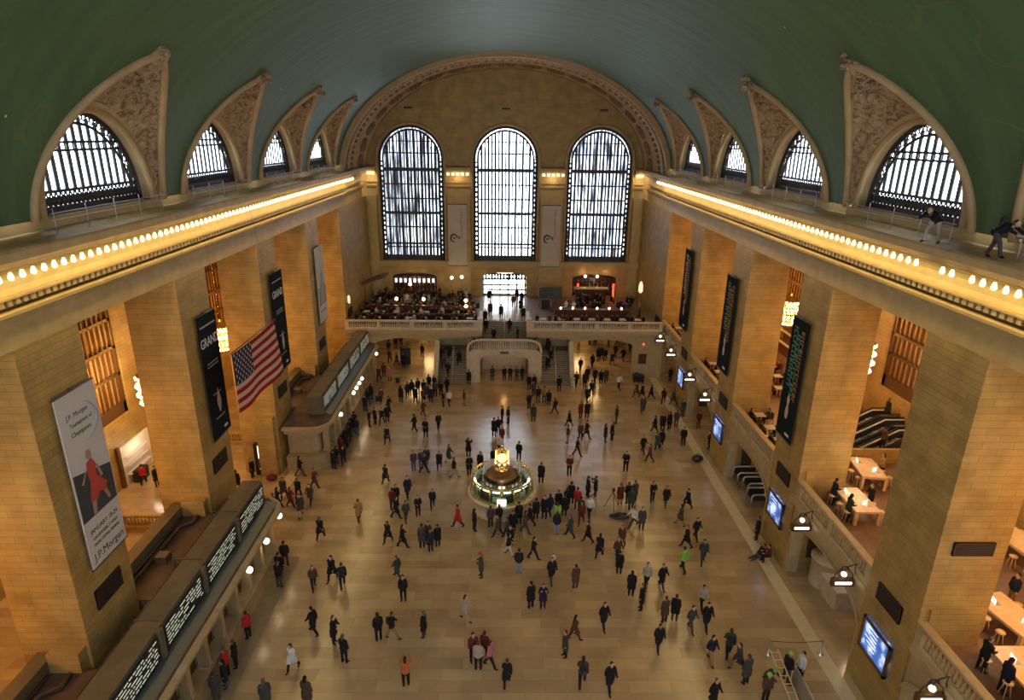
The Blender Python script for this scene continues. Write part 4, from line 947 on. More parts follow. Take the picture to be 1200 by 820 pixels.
for i in range(16):
    a0, a1 = 2 * PI * (i + .06) / 16, 2 * PI * (i + .94) / 16
    q = MB(); q.add([(cx + 2.28 * cos(a), cy + 2.28 * sin(a), z) for z in (1.2,) for a in (a0, a1)] + [(cx + 2.2 * cos(a), cy + 2.2 * sin(a), 2.36) for a in (a1, a0)] + [(cx + 2.25 * cos(a), cy + 2.25 * sin(a), z) for z in (1.2,) for a in (a0, a1)] + [(cx + 2.17 * cos(a), cy + 2.17 * sin(a), 2.36) for a in (a1, a0)], [(0, 1, 2, 3), (4, 5, 6, 7), (0, 1, 5, 4), (2, 3, 7, 6)])
    q.build('glass_pane', M['glass_booth'], r)
    am = (a0 + a1) / 2
    if i % 1 == 0:
        q = MB(); m_ = Matrix.Rotation(am, 3, 'Z'); q.obox((cx + 1.98 * cos(am), cy + 1.98 * sin(am), 2.12), (.06, .26, .09), m_); q.build('lit_sign', M['lamp_white'] if am > PI else M['white'], r)
        q = MB(); q.obox((cx + 1.75 * cos(am), cy + 1.75 * sin(am), 1.4), (.14, .3, .2), m_); q.build('desk_equipment', [M['black'], M['steel_dark'], M['white']][i % 3], r)
q = MB(); q.lathe([(0, .05), (1.9, .05)], (cx, cy, 0), 30); q.build('inner_floor', M['kiosk_roof'], r)
for i in range(8):
    a0, a1 = 2 * PI * (i + .04) / 8, 2 * PI * (i + .96) / 8
    q = MB(); q.lathe([(1.2, 2.2), (1.86, 1.75), (1.86, 1.68), (1.2, 2.13)], (cx, cy, 0), 8, True, a0, a1); q.build('desk_panel', M['slate'], r)
q = MB().lathe([(1.0, 0), (1.0, 2.3), (1.15, 2.45), (1.15, 2.6), (.75, 2.8), (.55, 2.85), (.0, 2.9)], (cx, cy, 0), 24); q.build('central_column', M['bronze'], r)
q = MB().box(cx - .33, cx + .33, cy - 2.36, cy - 2.3, 1.25, 1.75).build('lit_notice', M['screen_white'], r)
for i in range(26):
    a = 2 * PI * i / 26; q = MB().box(-.09, .09, -.02, .02, 1.2, 1.2 + .25, Matrix.Translation((cx + 1.4 * cos(a), cy + 1.4 * sin(a), .8)) @ Matrix.Rotation(a + PI / 2, 4, 'Z')); q.build('timetable', M['white'] if i % 3 else M['brass'], r)
for i in range(12):   # fan of printed timetables on the rim
    a = .25 + i * .24 if i < 6 else PI - .25 - (i - 6) * .24
    q = MB().box(-.13, .13, -.04, .04, 0, .55, Matrix.Translation((cx + 1.35 * cos(a), cy + 1.35 * sin(a), 2.5)) @ Matrix.Rotation(a + PI / 2, 4, 'Z')); q.build('leaflet_rack', M['white'], r)
q = MB().lathe([(.5, 2.85), (.55, 2.95), (.3, 3.05), (.22, 3.3), (.35, 3.42), (.42, 3.5), (.2, 3.6)], (cx, cy, 0), 20); q.build('clock_pedestal', M['brass'], r)
q = MB().sphere((cx, cy, 4.0), .47, 20, 14); q.lathe([(.2, 3.55), (.52, 3.7), (.3, 3.75)], (cx, cy, 0), 20); q.lathe([(.3, 4.35), (.2, 4.5), (.1, 4.58), (.14, 4.68), (.04, 4.85)], (cx, cy, 0), 16); q.build('clock_body', M['brass'], r)
for i in range(4):
    a = PI / 4 + i * PI / 2 + PI / 4; m_ = Matrix.Translation((cx, cy, 4.0)) @ Matrix.Rotation(a, 4, 'Z') @ Matrix.Rotation(PI / 2, 4, 'Y')
    q = MB(); q.lathe([(0, .50), (.33, .50), (.36, .46), (.36, .40)], (0, 0, 0), 24); q.v = [tuple(m_ @ Vector(v)) for v in q.v]; fa = q.build('clock_face', M['soft_glow'], r)
    q = MB(); q.box(-.2, .0, -.012, .012, .505, .515); q.box(-.012, .012, 0, .26, .505, .515)
    for h_ in range(12): t = h_ * PI / 6; q.box(.28 * cos(t) - .012, .28 * cos(t) + .012, .28 * sin(t) - .012, .28 * sin(t) + .012, .505, .515)
    q.v = [tuple(m_ @ Vector(v)) for v in q.v]; q.build('clock_hands', M['black'], fa)
for i in range(8):
    a = 2 * PI * (i + .5) / 8; q = MB().tube([(cx + .5 * cos(a), cy + .5 * sin(a), 2.9), (cx + .62 * cos(a), cy + .62 * sin(a), 3.2), (cx + .5 * cos(a), cy + .5 * sin(a), 3.4)], .03, 5); q.build('lamp_arm', M['brass'], r)
    q = MB().sphere((cx + .5 * cos(a), cy + .5 * sin(a), 3.48), .1, 8, 6); q.build('lamp_globe', M['soft_glow'], r)
point('booth_light', (cx, cy - 1.45, 2.2), 16, (1, .95, .75), .1); point('booth_light', (cx, cy + 1.45, 2.2), 16, (1, .95, .75), .1)

# ---- work barrier at the lower right
r = thing('work_barrier', 'grey temporary barrier panel beside the workers at the lower right', 'barrier', (14.7, 23.2, 0))
MB().box(14.55, 14.65, 21.8, 24.4, .05, 1.05).build('panel', M['steel'], r); MB().tube([(14.6, 21.8, 1.08), (14.6, 24.4, 1.08)], .04, 6).build('top_bar', M['steel'], r)
for yy in (22, 24.2): MB().box(14.3, 14.9, yy - .05, yy + .05, 0, .08).build('foot', M['steel_dark'], r)
r = thing('rope_barrier', 'thin rope strung from the floor to the right wall near the workers', 'barrier', (16, 26.1, 0))
for xx in (14.1, 16.9): MB().lathe([(.16, 0), (.16, .04), (.03, .08), (.03, .9), (.05, .95)], (xx, 26.2, 0), 10).build('post', M['steel'], r)
MB().tube([(14.1, 26.2, .88), (15.5, 26.2, .78), (16.9, 26.2, .88)], .02, 5).build('rope', M['mahogany'], r)
r = thing('ladder', 'thin pale ladder lying beside the crouching worker at lower right', 'ladder', (13.6, 23.5, 0))
q = MB(); 
for s_ in (0, .4): q.tube([(13.5 + s_, 25.0, 1.5), (13.9 + s_, 22.2, .1)], .03, 6)
q.build('rails', M['wood'], r); q = MB()
for i in range(9): q.tube([(13.5 + i * .045, 24.9 - i * .33, 1.42 - i * .165), (13.9 + i * .045, 24.9 - i * .33, 1.42 - i * .165)], .02, 5)
q.build('rungs', M['wood'], r)
# turnstile like luggage trolleys parked in the third arch
for j, (x_, y_) in enumerate(((19.4, 43.9), (19.6, 42.3), (19.3, 40.7))):
    r = thing('parked_bench', 'steel framed bench parked in the third right arch, %s' % ['farthest', 'middle', 'nearest'][j], 'bench', (x_, y_, 0), 'steel framed benches in the arch')
    for s_ in (-1, 1):
        MB().tube([(x_ - .9, y_ + s_ * .5, 0), (x_ - .9, y_ + s_ * .5, .9), (x_ - .75, y_ + s_ * .5, 1.05), (x_ + .8, y_ + s_ * .5, 1.05), (x_ + .9, y_ + s_ * .5, .9), (x_ + .9, y_ + s_ * .5, 0)], .07, 8).build('leg', M['steel'], r)
    MB().box(x_ - .9, x_ + .9, y_ - .5, y_ + .5, .55, .66).build('seat', M['steel_dark'], r); MB().box(x_ - .8, x_ + .8, y_ + .42, y_ + .5, .66, 1.02).build('backrest', M['steel_dark'], r)
q = thing('white_kiosk', 'cream curved kiosk inside the second right arch', 'kiosk', (19.6, 31.2, 0))
MB().lathe([(.95, 0), (.95, 1.7), (1.05, 1.75), (1.05, 1.85), (0, 1.85)], (19.9, 31.9, 0), 18).build('body', M['stone_pale'], q)
MB().box(19.2, 20.4, 29.4, 31.0, 0, 1.3).build('counter', M['stone_pale'], q); MB().box(19.1, 20.5, 29.3, 31.1, 1.3, 1.38).build('counter_top', M['white'], q)

# ---- advertising screen by the third left pier, small wall things
r = thing('lit_poster_case', 'bright white poster case against the third left pier', 'poster case', (-19.0, 44.7, 0))
MB().box(-19.75, -18.6, 44.45, 44.8, 0, 2.75).build('case', M['black'], r); MB().box(-19.45, -18.75, 44.43, 44.45, .55, 2.6).build('lit_face', M['screen_white'], r)
p = MB(); p.box(-19.44, -19.2, 44.41, 44.43, .6, 1.5); p.box(-19.1, -18.95, 44.41, 44.43, 1.4, 1.9); p.build('picture', M['black'], r)
for (x_, z_) in ((-15.6, 4.6),): pass
for x_, lab in ((-16.5, 'left'),):
    q = MB().sphere((x_, 66.4, 3.9), .12, 8, 6).build('small_red_light', M['red_glow']) if False else None
q = thing('exit_light', 'small glowing red light on the wall right of the far right arch', 'light', (15.6, 66.5, 4.0)); MB().sphere((15.6, 66.5, 4.0), .14, 8, 6).build('lens', M['red_glow'], q); MB().box(15.45, 15.75, 66.5, 66.6, 3.85, 4.15).build('housing', M['bronze'], q)
q = thing('wall_plaque', 'brown notice plaque on the wall right of the far right arch', 'plaque', (15.6, 66.55, 2.3)); MB().box(15.2, 16.0, 66.5, 66.6, 1.7, 2.8).build('panel', M['mahogany'], q); MB().box(15.15, 16.05, 66.53, 66.6, 1.65, 2.85).build('frame', M['bronze'], q)
for (x_, y_) in ((15.0, 65.2),):
    q = thing('trash_bin', 'dark covered cart standing on the floor at the far right corner', 'cart', (x_, y_, 0)); MB().box(x_ - .6, x_ + .6, y_ - .35, y_ + .35, .15, .85).build('body', M['black'], q)
    MB().lathe([(.35, .85), (.3, 1.05), (.0, 1.15)], (x_ - .2, y_, 0), 12).build('cover', M['black'], q)
    for s_ in (-1, 1): MB().sphere((x_ + s_ * .45, y_ - .3, .09), .09, 8, 6).build('wheel', M['black'], q)
for (x_, y_, lab) in ((-11.7, 70.6, 'dark boxy machine standing in the passage left of the stairs'),):
    q = thing('ticket_machine', lab, 'machine', (x_, y_, 0)); MB().box(x_ - .6, x_ + .6, y_ - .4, y_ + .4, 0, 2.1).build('cabinet', M['black'], q); MB().box(x_ - .4, x_ + .4, y_ - .43, y_ - .4, 1.1, 1.7).build('display', M['slate'], q)
# camera tripod, bags on the floor
r = thing('tripod', 'spindly black camera tripod right of the booth crowd', 'tripod', (8.0, 39.9, 0))
tp = Vector((8.0, 39.9, 1.5))
for i in range(3): t = 2 * PI * i / 3 + .6; MB().tube([tp, tp + Vector((.62 * cos(t), .62 * sin(t), -1.5))], [.03, .02], 6).build('leg', M['black'], r)
MB().box(7.9, 8.1, 39.8, 40.0, 1.5, 1.72).build('camera_head', M['black'], r)
def bag(label, x, y, sx_, sy_, h, m, z=0, cat='bag'):
    r = thing('bag', label, cat, (x, y, z)); q = MB(); q.sphere((x, y, z + h * .5), 1, 14, 8, (sx_, sy_, h * .5)); q.build('body', m, r)
    MB().tube([(x - sx_ * .4, y, z + h * .9), (x - sx_ * .2, y, z + h * 1.25), (x + sx_ * .2, y, z + h * 1.25), (x + sx_ * .4, y, z + h * .9)], .02, 5).build('handle', M['black'], r)
bag('black duffel bag lying on the floor beside the group with the tripod', 8.3, 38.75, .75, .38, .35, M['black'])
bag('dark red bag on the floor at the foot of the bright poster case', -18.3, 43.7, .45, .3, .45, colm((.12, .02, .02)))
bag('black bag on the floor beside the man leaning at the right pier', 16.4, 47.1, .5, .35, .6, M['black'])
bag('white shopping bag held low beside a person in front of the booth', 3.25, 34.0, .16, .12, .4, M['white'])
for (x_, y_, lab) in ((-12.9, 59.2, 'black suitcase beside the people at the far ticket office'), (-11.7, 64.3, 'black suitcase rolling in the passage left of the stairs')):
    r = thing('suitcase', lab, 'suitcase', (x_, y_, 0)); MB().box(x_ - .22, x_ + .22, y_ - .14, y_ + .14, .06, .65).build('shell', M['black'], r)
    for s_ in (-.15, .15): MB().sphere((x_ + s_, y_, .05), .045, 6, 5).build('wheel', M['black'], r)
    MB().tube([(x_ - .1, y_, .65), (x_ - .1, y_, 1.0), (x_ + .1, y_, 1.0), (x_ + .1, y_, .65)], .012, 5).build('handle', M['steel'], r)

# ---- gallery on the right: maple tables with stools and laptops, seated customers
ZG = 5.2
def big_table(label, x, y, lx, ly, rz, n_st=3, st_mask=None):
    r = thing('maple_table', label, 'table', (x, y, ZG), 'pale maple display tables on the right gallery', rz)
    MB().box(-lx / 2, lx / 2, -ly / 2, ly / 2, .82, .92).build('tabletop', M['wood'], r, local=True)
    for a in (-1, 1):
        for b_ in (-1, 1): MB().box(a * (lx / 2 - .08) - .08, a * (lx / 2 - .08) + .08, b_ * (ly / 2 - .08) - .08, b_ * (ly / 2 - .08) + .08, 0, .82).build('leg', M['wood'], r, local=True)
    MB().box(-lx / 2 + .12, lx / 2 - .12, -ly / 2 + .12, ly / 2 - .12, .7, .82).build('apron', M['wood'], r, local=True)
    return r
def make_laptop(label, loc, rz):
    r = thing('laptop', label, 'laptop', loc, 'laptops on the maple tables', rz)
    MB().box(-.18, .18, -.12, .12, 0, .02).build('keyboard_base', M['steel'], r, local=True); MB().box(-.18, .18, .12, .14, .01, .25).build('display', M['screen_white'], r, local=True)
    return r
def make_stool(label, loc):
    r = thing('stool', label, 'stool', loc, 'wooden stools at the maple tables')
    MB().lathe([(0, .62), (.18, .62), (.19, .66), (.17, .7), (0, .71)], (0, 0, 0), 14).build('seat', M['wood'], r, local=True)
    for i in range(4): t = PI / 4 + i * PI / 2; MB().tube([(.1 * cos(t), .1 * sin(t), .62), (.2 * cos(t), .2 * sin(t), 0)], .022, 6).build('leg', M['wood'], r, local=True)
    return r
TABS = [(23.3, 35.4, 1.5, 2.6, -.15, 'maple table below the escalators on the right gallery, farthest of three'), (20.6, 31.6, 1.45, 2.6, -.0, 'bright maple table with customers in the middle right opening'), (22.6, 22.4, 1.6, 2.6, .15, 'maple table with dark cubbies right of the nearest right pier'), (20.9, 18.9, 1.6, 3.2, 0, 'brightly lit maple table at the bottom right corner'), (27.2, 27.8, 1.6, 3.0, .1, 'maple table cut by the right edge of the picture')]
for ti, (x, y, lx, ly, rz, lab) in enumerate(TABS):
    tb = big_table(lab, x, y, lx, ly, rz)
    point('table_lamp_light', (x, y, ZG + 3.0), 70, (1, .85, .62), .3)
    for j in range(3):
        for sd in (-1, 1):
            st = make_stool('wooden stool on the %s of table %s, %s along it' % ('left' if sd < 0 else 'right', ['below the escalators', 'in the middle opening', 'right of the nearest pier', 'at the bottom right corner', 'at the right edge'][ti], ['nearest', 'middle', 'farthest'][j]), (x + sd * (lx / 2 + .25), y - ly / 2 + .45 + j * (ly - .9) / 2, ZG))
    for j in range(2):
        make_laptop('open laptop on the %s end of the maple table %s' % (['near', 'far'][j], ['below the escalators', 'in the middle opening', 'right of the nearest pier', 'at the bottom right corner', 'at the right edge'][ti]), (x + .2 * (-1) ** j, y - ly * .25 + j * ly * .5, ZG + .92), .4 + j)
# ---- escalators climbing out through the outer wall on the right
struct(MB().box(22.0, 29.2, 37.6, 37.85, 5.2, 6.2).build('wall_escalator_side', M['stone']))
for j, yy in enumerate((38.7, 40.4, 42.1)):
    r = thing('escalator', 'escalator climbing to the right behind the right gallery, %s' % ['nearest', 'middle', 'farthest'][j], 'escalator', (26.5, yy, 5.2), 'three escalators behind the right gallery')
    x0, x1, z0, z1 = 22.9, 27.5, 3.7, 6.3
    MB().extrude([(x0, 0), (x1, 0), (29.1, 0), (29.1, z1 - .3), (x1, z1 - .3), (x0, z0 - .3)], lambda a, c_, d: (a, yy + d, c_), -.5, .5).build('truss', M['steel_dark'], r)
    tr = MB()
    for i in range(24):
        xa = x0 + i * (x1 - x0) / 24; tr.box(xa, x1, yy - .5, yy + .5, z0 + (z1 - z0) * i / 24, z0 + (z1 - z0) * (i + 1) / 24)
    tr.box(x1, 29.1, yy - .5, yy + .5, z0, z1); tr.build('steps', M['steel_light'], r)
    for s_ in (-1, 1):
        b_ = MB(); b_.extrude([(x0 - .5, z0 - .0), (x0 - .5, z0 + .5), (x0, z0 + .6), (x1, z1 + .6), (29.0, z1 + .6), (29.0, z0)], lambda a, c_, d: (a, yy + s_ * (.56 + d), c_), 0, .08); b_.build('balustrade_panel', M['steel_dark'], r)
        h = MB().tube([(x0 - .5, yy + s_ * .6, z0 + .3), (x0 - .6, yy + s_ * .6, z0 + .7), (x0 - .4, yy + s_ * .6, z0 + .68), (x0, yy + s_ * .6, z0 + .72), (x1, yy + s_ * .6, z1 + .72), (28.9, yy + s_ * .6, z1 + .72)], .055, 6); h.build('handrail', M['black'], r)
        k_ = MB().tube([(x0, yy + s_ * .5, z0 + .58), (x1, yy + s_ * .5, z1 + .58), (28.9, yy + s_ * .5, z1 + .58)], .06, 5); k_.build('trim_light', M['white'], r)
point('escalator_lamp_light', (27.5, 40.5, 11.5), 120, (.9, .9, 1.0), .3)
# ---- restaurant tables on the right gallery and on the far balcony
def make_dining(label, group):
    r = thing('dining_table', label, 'table', (0, 0, 0), group)
    MB().box(-.38, .38, -.38, .38, .72, .75).build('tablecloth', M['white'], r, local=True)
    MB().tube([(0, 0, .05), (0, 0, .72)], .05, 8).build('leg', M['mahogany'], r, local=True); MB().box(-.3, .3, -.3, .3, 0, .05).build('foot', M['mahogany'], r, local=True)
    return r
d0 = make_dining('', 'white clothed restaurant tables'); first = True
def dining(x, y, z, label, rz=0):
    global first
    o = d0 if first else copy_tree(d0); first = False; o['label'] = label; o.location = (x, y, z); o.rotation_euler = (0, 0, rz); return o
c0 = thing('dining_chair', '', 'chair', (0, 0, 0), 'dark dining chairs')
MB().box(-.22, .22, -.22, .22, .43, .48).build('seat', M['mahogany'], c0, local=True); MB().box(-.22, .22, .18, .22, .5, .95).build('backrest', M['mahogany'], c0, local=True)
for a in (-.19, .19):
    for b_ in (-.19, .19): MB().box(a - .02, a + .02, b_ - .02, b_ + .02, 0, .43).build('leg', M['mahogany'], c0, local=True)
cfirst = True
def chair(x, y, z, rz, label):
    global cfirst
    o = c0 if cfirst else copy_tree(c0); cfirst = False; o['label'] = label; o.location = (x, y, z); o.rotation_euler = (0, 0, rz); return o
SEATS = []   # x,y,z,rot,label
gal = [(19.6, 43.7, 'behind the third right balustrade, farthest table'), (19.5, 41.5, 'behind the third right balustrade, middle table'), (19.4, 39.5, 'behind the third right balustrade, nearest table'),
       (19.6, 55.2, 'behind the fourth right balustrade, farthest table'), (19.5, 53.0, 'behind the fourth right balustrade, middle table'), (19.4, 50.8, 'behind the fourth right balustrade, nearest table'),
       (19.4, 66.6, 'behind the farthest right balustrade, farthest table'), (19.4, 64.4, 'behind the farthest right balustrade, middle table'), (19.4, 62.2, 'behind the farthest right balustrade, nearest table'),
       (24.4, 52.0, 'in the gap beside the second right pier, upper table'), (23.4, 49.2, 'in the gap beside the second right pier, lower table'), (24.9, 54.6, 'in the gap beside the second right pier, topmost table')]
for (x, y, lab) in gal:
    dining(x, y, ZG, 'white restaurant table ' + lab)
    for s_ in (-1, 1):
        SEATS.append((x + s_ * .75, y, ZG, 90 * s_ * -1, 'diner in %s ' + lab + (', right side' if s_ > 0 else ', left side')))
        chair(x + s_ * .78, y, ZG, PI / 2 * -s_, 'dark chair ' + lab + (', right side' if s_ > 0 else ', left side'))
sh = thing('wine_cabinet', 'dark red cabinet with white shelves in the gap by the second right pier', 'cabinet', (28.7, 60.5, ZG))
MB().box(28.3, 29.15, 57.5, 64.5, ZG, ZG + 4.2).build('body', M['mahogany'], sh)
for i in range(3): MB().box(28.0, 28.3, 57.5, 64.5, ZG + 1.2 + i * 1.2, ZG + 1.28 + i * 1.2).build('shelf', M['white'], sh)
MB().box(28.2, 28.3, 60.2, 61.6, ZG + 1.6, ZG + 3.4).build('framed_picture', M['brass'], sh)
point('restaurant_lamp_light', (24, 54, 9.5), 90, (1, .6, .4), .3)

# ---- far balcony: restaurants left, cocktail bar right
rows_l = [(69.0, 'front'), (71.6, 'second'), (74.6, 'back')]
ORD = ['first', 'second', 'third', 'fourth', 'fifth', 'sixth', 'seventh', 'eighth']
for (yy, rw) in rows_l:
    for i in range(8):
        x = -16.2 + i * 1.75
        dining(x, yy, 5.4, 'white table on the left far balcony, %s row, %s from the left' % (rw, ORD[i]))
for i in range(6):
    x = 6.5 + i * 1.75
    dining(x, 69.0, 5.4, 'white table behind the right far balustrade, %s from the left' % ORD[i])
for i in range(2): dining(4.4 + i * 1.6, 69.0 + i * .3, 5.4, 'white table beside the stairs on the right far balcony, %s' % ['left', 'right'][i])
# low partition rails between table rows
for (yy, z_) in ((70.4, 6.2), (73.2, 6.4)):
    q = thing('partition_rail', 'dark wooden partition between %s table rows on the left balcony' % ('the front' if yy < 71 else 'the rear'), 'partition', (-9.5, yy, 5.4), 'partitions between the balcony tables')
    MB().box(-17, -3.6, yy - .05, yy + .05, 5.4, z_).build('panel', M['mahogany'], q); MB().box(-17, -3.6, yy - .1, yy + .1, z_, z_ + .06).build('top_rail', M['mahogany'], q)
# table lamps
for i, (x, y, z, lab) in enumerate([(-13.2, 74.6, 6.9, 'round glowing lamp over the left balcony tables, leftmost'), (-9.9, 74.6, 6.9, 'round glowing lamp over the left balcony tables, second'), (-12.2, 79.5, 7.6, 'small glowing lamp before the left bar niche'), (-4.6, 72.5, 6.6, 'lower glowing globe on the post left of the stairs'), (-4.6, 72.5, 7.3, 'upper glowing globe on the post left of the stairs'), (-6.9, 80.5, 8.3, 'left glowing candle lamp above the balcony beside the doors'), (-5.6, 80.5, 8.4, 'right glowing candle lamp above the balcony beside the doors')]):
    q = thing('balcony_lamp', lab, 'lamp', (x, y, 5.4), 'globe lamps of the balcony restaurants')
    MB().sphere((x, y, z), .2, 10, 8).build('globe', M['bulb_bright'], q); MB().tube([(x, y, 5.4), (x, y, z - .18)], .03, 6).build('pole', M['bronze'], q)
    point('balcony_lamp_light', (x, y - .35, z), 10, WARM, .15)
for i in range(6):
    x = 6.7 + i * 1.45
    q = thing('bar_light', 'small glowing light on the bar counter front, %s from the left' % ORD[i], 'light', (x, 72.3, 6.5), 'row of small lights on the bar counter'); MB().sphere((x, 72.3, 6.55), .12, 8, 6).build('globe', M['bulb_bright'], q); MB().lathe([(.1, 6.38), (.05, 6.45)], (x, 72.3, 0), 8).build('base', M['brass'], q)
# bars: back shelving in the wall niches
for (cx_, lab, dark) in ((-12.0, 'arched bar shelving with rows of bottles and white shades in the left niche', False), (12.0, 'mahogany arched bar shelving with lit bottles in the right niche', True)):
    r = thing('bar_shelving', lab, 'bar shelving', (cx_, YE + .5, 5.4))
    MB().box(cx_ - 2.9, cx_ + 2.9, YE + .95, YE + 1.25, 5.45, 8.6).build('back_panel', M['mahogany'], r)
    for i in range(4): MB().box(cx_ - 2.85, cx_ + 2.85, YE + .2, YE + .95, 5.9 + i * .68, 5.96 + i * .68).build('shelf', M['mahogany'], r)
    for i in range(5): MB().box(cx_ - 2.9 + i * 1.43, cx_ - 2.8 + i * 1.43, YE + .15, YE + .95, 5.45, 8.2).build('upright', M['mahogany'], r)
    b0 = None; rr = random.Random(3)
    cols = [colm((.35, .12, .03), .3), colm((.5, .42, .25), .3), colm((.08, .16, .05), .3), colm((.55, .5, .42), .3)]
    protos = [MB().lathe([(0, 0), (.06, 0), (.065, .25), (.025, .34), (.02, .45), (0, .45)], (0, 0, 0), 8).build('bottle', m_) for m_ in cols]
    for i in range(3):
        for j in range(11):
            src = protos[rr.randrange(4)]; o = src.copy(); COL.objects.link(o); o.location = (cx_ - 2.6 + j * .52 + rr.uniform(-.05, .05), YE + .55, 5.96 + i * .68)
            tag(o, 'bottle on the %s bar shelf, %s shelf, %s from the left' % ('right' if dark else 'left', ['lowest', 'middle', 'top'][i], (ORD + ['ninth', 'tenth', 'eleventh'])[j]), 'bottle', 'bottles on the balcony bar shelves')
    for p_ in protos: bpy.data.objects.remove(p_)
    if not dark:
        for i in range(9): MB().box(cx_ - 2.5 + i * .62 - .15, cx_ - 2.5 + i * .62 + .15, YE + .02, YE + .12, 7.15, 7.7).build('lit_shade', M['screen_white'], r)
    else:
        for s_ in (-1, 1): MB().lathe([(.13, 5.6), (.13, 7.6)], (cx_ + s_ * 2.35, 80.8, 0), 12).build('red_neon_column', M['red_glow'], r)
        for i in range(2): MB().sphere((cx_ - 1.2 + i * 1.6, YE + .1, 8.2), .18, 8, 6).build('lamp', M['bulb_bright'], r)
    point('bar_light_glow', (cx_, YE - .8, 7.4), 45, (1, .75, .45), .2)
for s_ in (-1, 1):
    point('niche_uplight', (12 + s_ * 1.5, YE - .55, 8.9), 14, WARM, .1)
r = thing('bar_counter', 'dark red bar counter with lit front on the right far balcony', 'bar', (10.3, 73, 5.4))
MB().box(6.0, 14.8, 72.2, 72.9, 5.4, 6.3).build('front', M['mahogany'], r); MB().box(5.8, 15.0, 72.1, 73.1, 6.3, 6.38).build('counter_top', M['mahogany'], r)
MB().box(6.0, 6.6, 72.9, 78.0, 5.4, 6.3).build('side', M['mahogany'], r)
r = thing('bar_canopy', 'dark bar cabinet with hanging rack on the right far balcony', 'cabinet', (10.5, 78.5, 5.4))
MB().box(9.2, 13.0, 78.6, 79.2, 5.4, 7.4).build('cabinet', M['mahogany'], r); MB().box(8.9, 13.3, 78.4, 79.3, 7.4, 7.55).build('cornice', M['wood'], r)
r = thing('host_stand', 'dark screen and host stand right of the doors on the far balcony', 'stand', (5.6, 76.5, 5.4))
MB().box(4.3, 7.2, 76.8, 76.95, 6.6, 8.0).build('screen', M['slate'], r); 
for x_ in (4.4, 7.1): MB().tube([(x_, 76.88, 5.4), (x_, 76.88, 8.2)], .05, 6).build('pole', M['bronze'], r)
MB().box(4.6, 5.6, 75.9, 76.5, 5.4, 6.5).build('desk', M['black'], r)
r = thing('tall_sconce', 'tall dark stand with a glowing shade at the right end of the far balcony', 'lamp', (15.6, 70.2, 5.4))
MB().tube([(15.6, 70.2, 5.4), (15.6, 70.2, 9.0)], [.28, .14], 10).build('pole', M['bronze'], r); MB().lathe([(.1, 9.0), (.26, 9.2), (.24, 9.9), (.1, 10.3)], (15.6, 70.2, 0), 14).build('lamp_shade', M['soft_glow'], r)
for sx, lab in ((-1, 'small glowing wall sconce at the left end of the far balcony'),):
    r = thing('wall_sconce', lab, 'lamp', (-16.9, 69.5, 8.2)); MB().lathe([(.05, -.5), (.13, -.3), (.15, .3), (.05, .5)], (-17.55, 68.9, 8.2), 10).build('lamp_shade', M['soft_glow'], r); MB().box(-17.8, -17.5, 68.8, 69.0, 7.7, 7.8).build('bracket', M['bronze'], r)
# umbrella like awning, left
r = thing('awning', 'small dark awning against the wall at the left end of the far balcony', 'awning', (-16.2, 77.5, 5.4))
MB().extrude([(-17.8, 8.3), (-15.6, 9.2), (-14.6, 9.3), (-15.4, 8.9), (-17.8, 8.1)], lambda a, b_, d: (a, d, b_), 76.5, 78.5).build('fabric', M['roof_dark'], r); MB().tube([(-17.6, 77.5, 5.4), (-17.6, 77.5, 8.9)], .06, 6).build('pole', M['bronze'], r)
# door screen at the far end of the walkway
dr = MB().use(M['iron'])
for i in range(6): dr.box(-2.9 + i * 1.13 - .06, -2.9 + i * 1.13 + .12, YE + .35, YE + .5, 5.45, 8.55 if 0 < i < 5 else 8.1)
for z_ in (5.45, 6.1, 6.75, 7.55, 8.25): dr.box(-2.9, 2.9, YE + .37, YE + .48, z_, z_ + .2)
for i in range(14): dr.tube([(-2.6 + i * .4, YE + .42, 7.7), (-2.4 + i * .4, YE + .42, 8.3)], .08, 5); dr.tube([(-2.4 + i * .4, YE + .42, 7.7), (-2.6 + i * .4, YE + .42, 8.3)], .08, 5)
do = dr.build('door_1'); struct(do)
g = MB().box(-2.9, 2.9, YE + .42, YE + .44, 5.45, 8.4); g.build('door_glass', M['glass'], do)
# shop front in the left aisle
r = thing('shop_front', 'bright white shop doorway beyond the nearest left opening', 'shop front', (-29.0, 44.2, 0))
MB().box(-29.18, -29.05, 42.6, 46.6, 0, 3.1).build('lit_wall', M['screen_white'] if False else mat('shop_white', (.8, .76, .68), .5), r)
for i in range(3): MB().box(-29.05, -28.7, 43.0, 45.9, .8 + i * .7, .86 + i * .7).build('shelf', M['white'], r)
MB().box(-28.8, -28.2, 43.2, 44.4, 0, .95).build('counter', M['black'], r); MB().box(-29.18, -28.95, 42.3, 42.6, 0, 3.4).build('door_jamb', M['bronze'], r)
point('shop_light', (-27.8, 44.4, 2.8), 70, (1, .9, .72), .2)

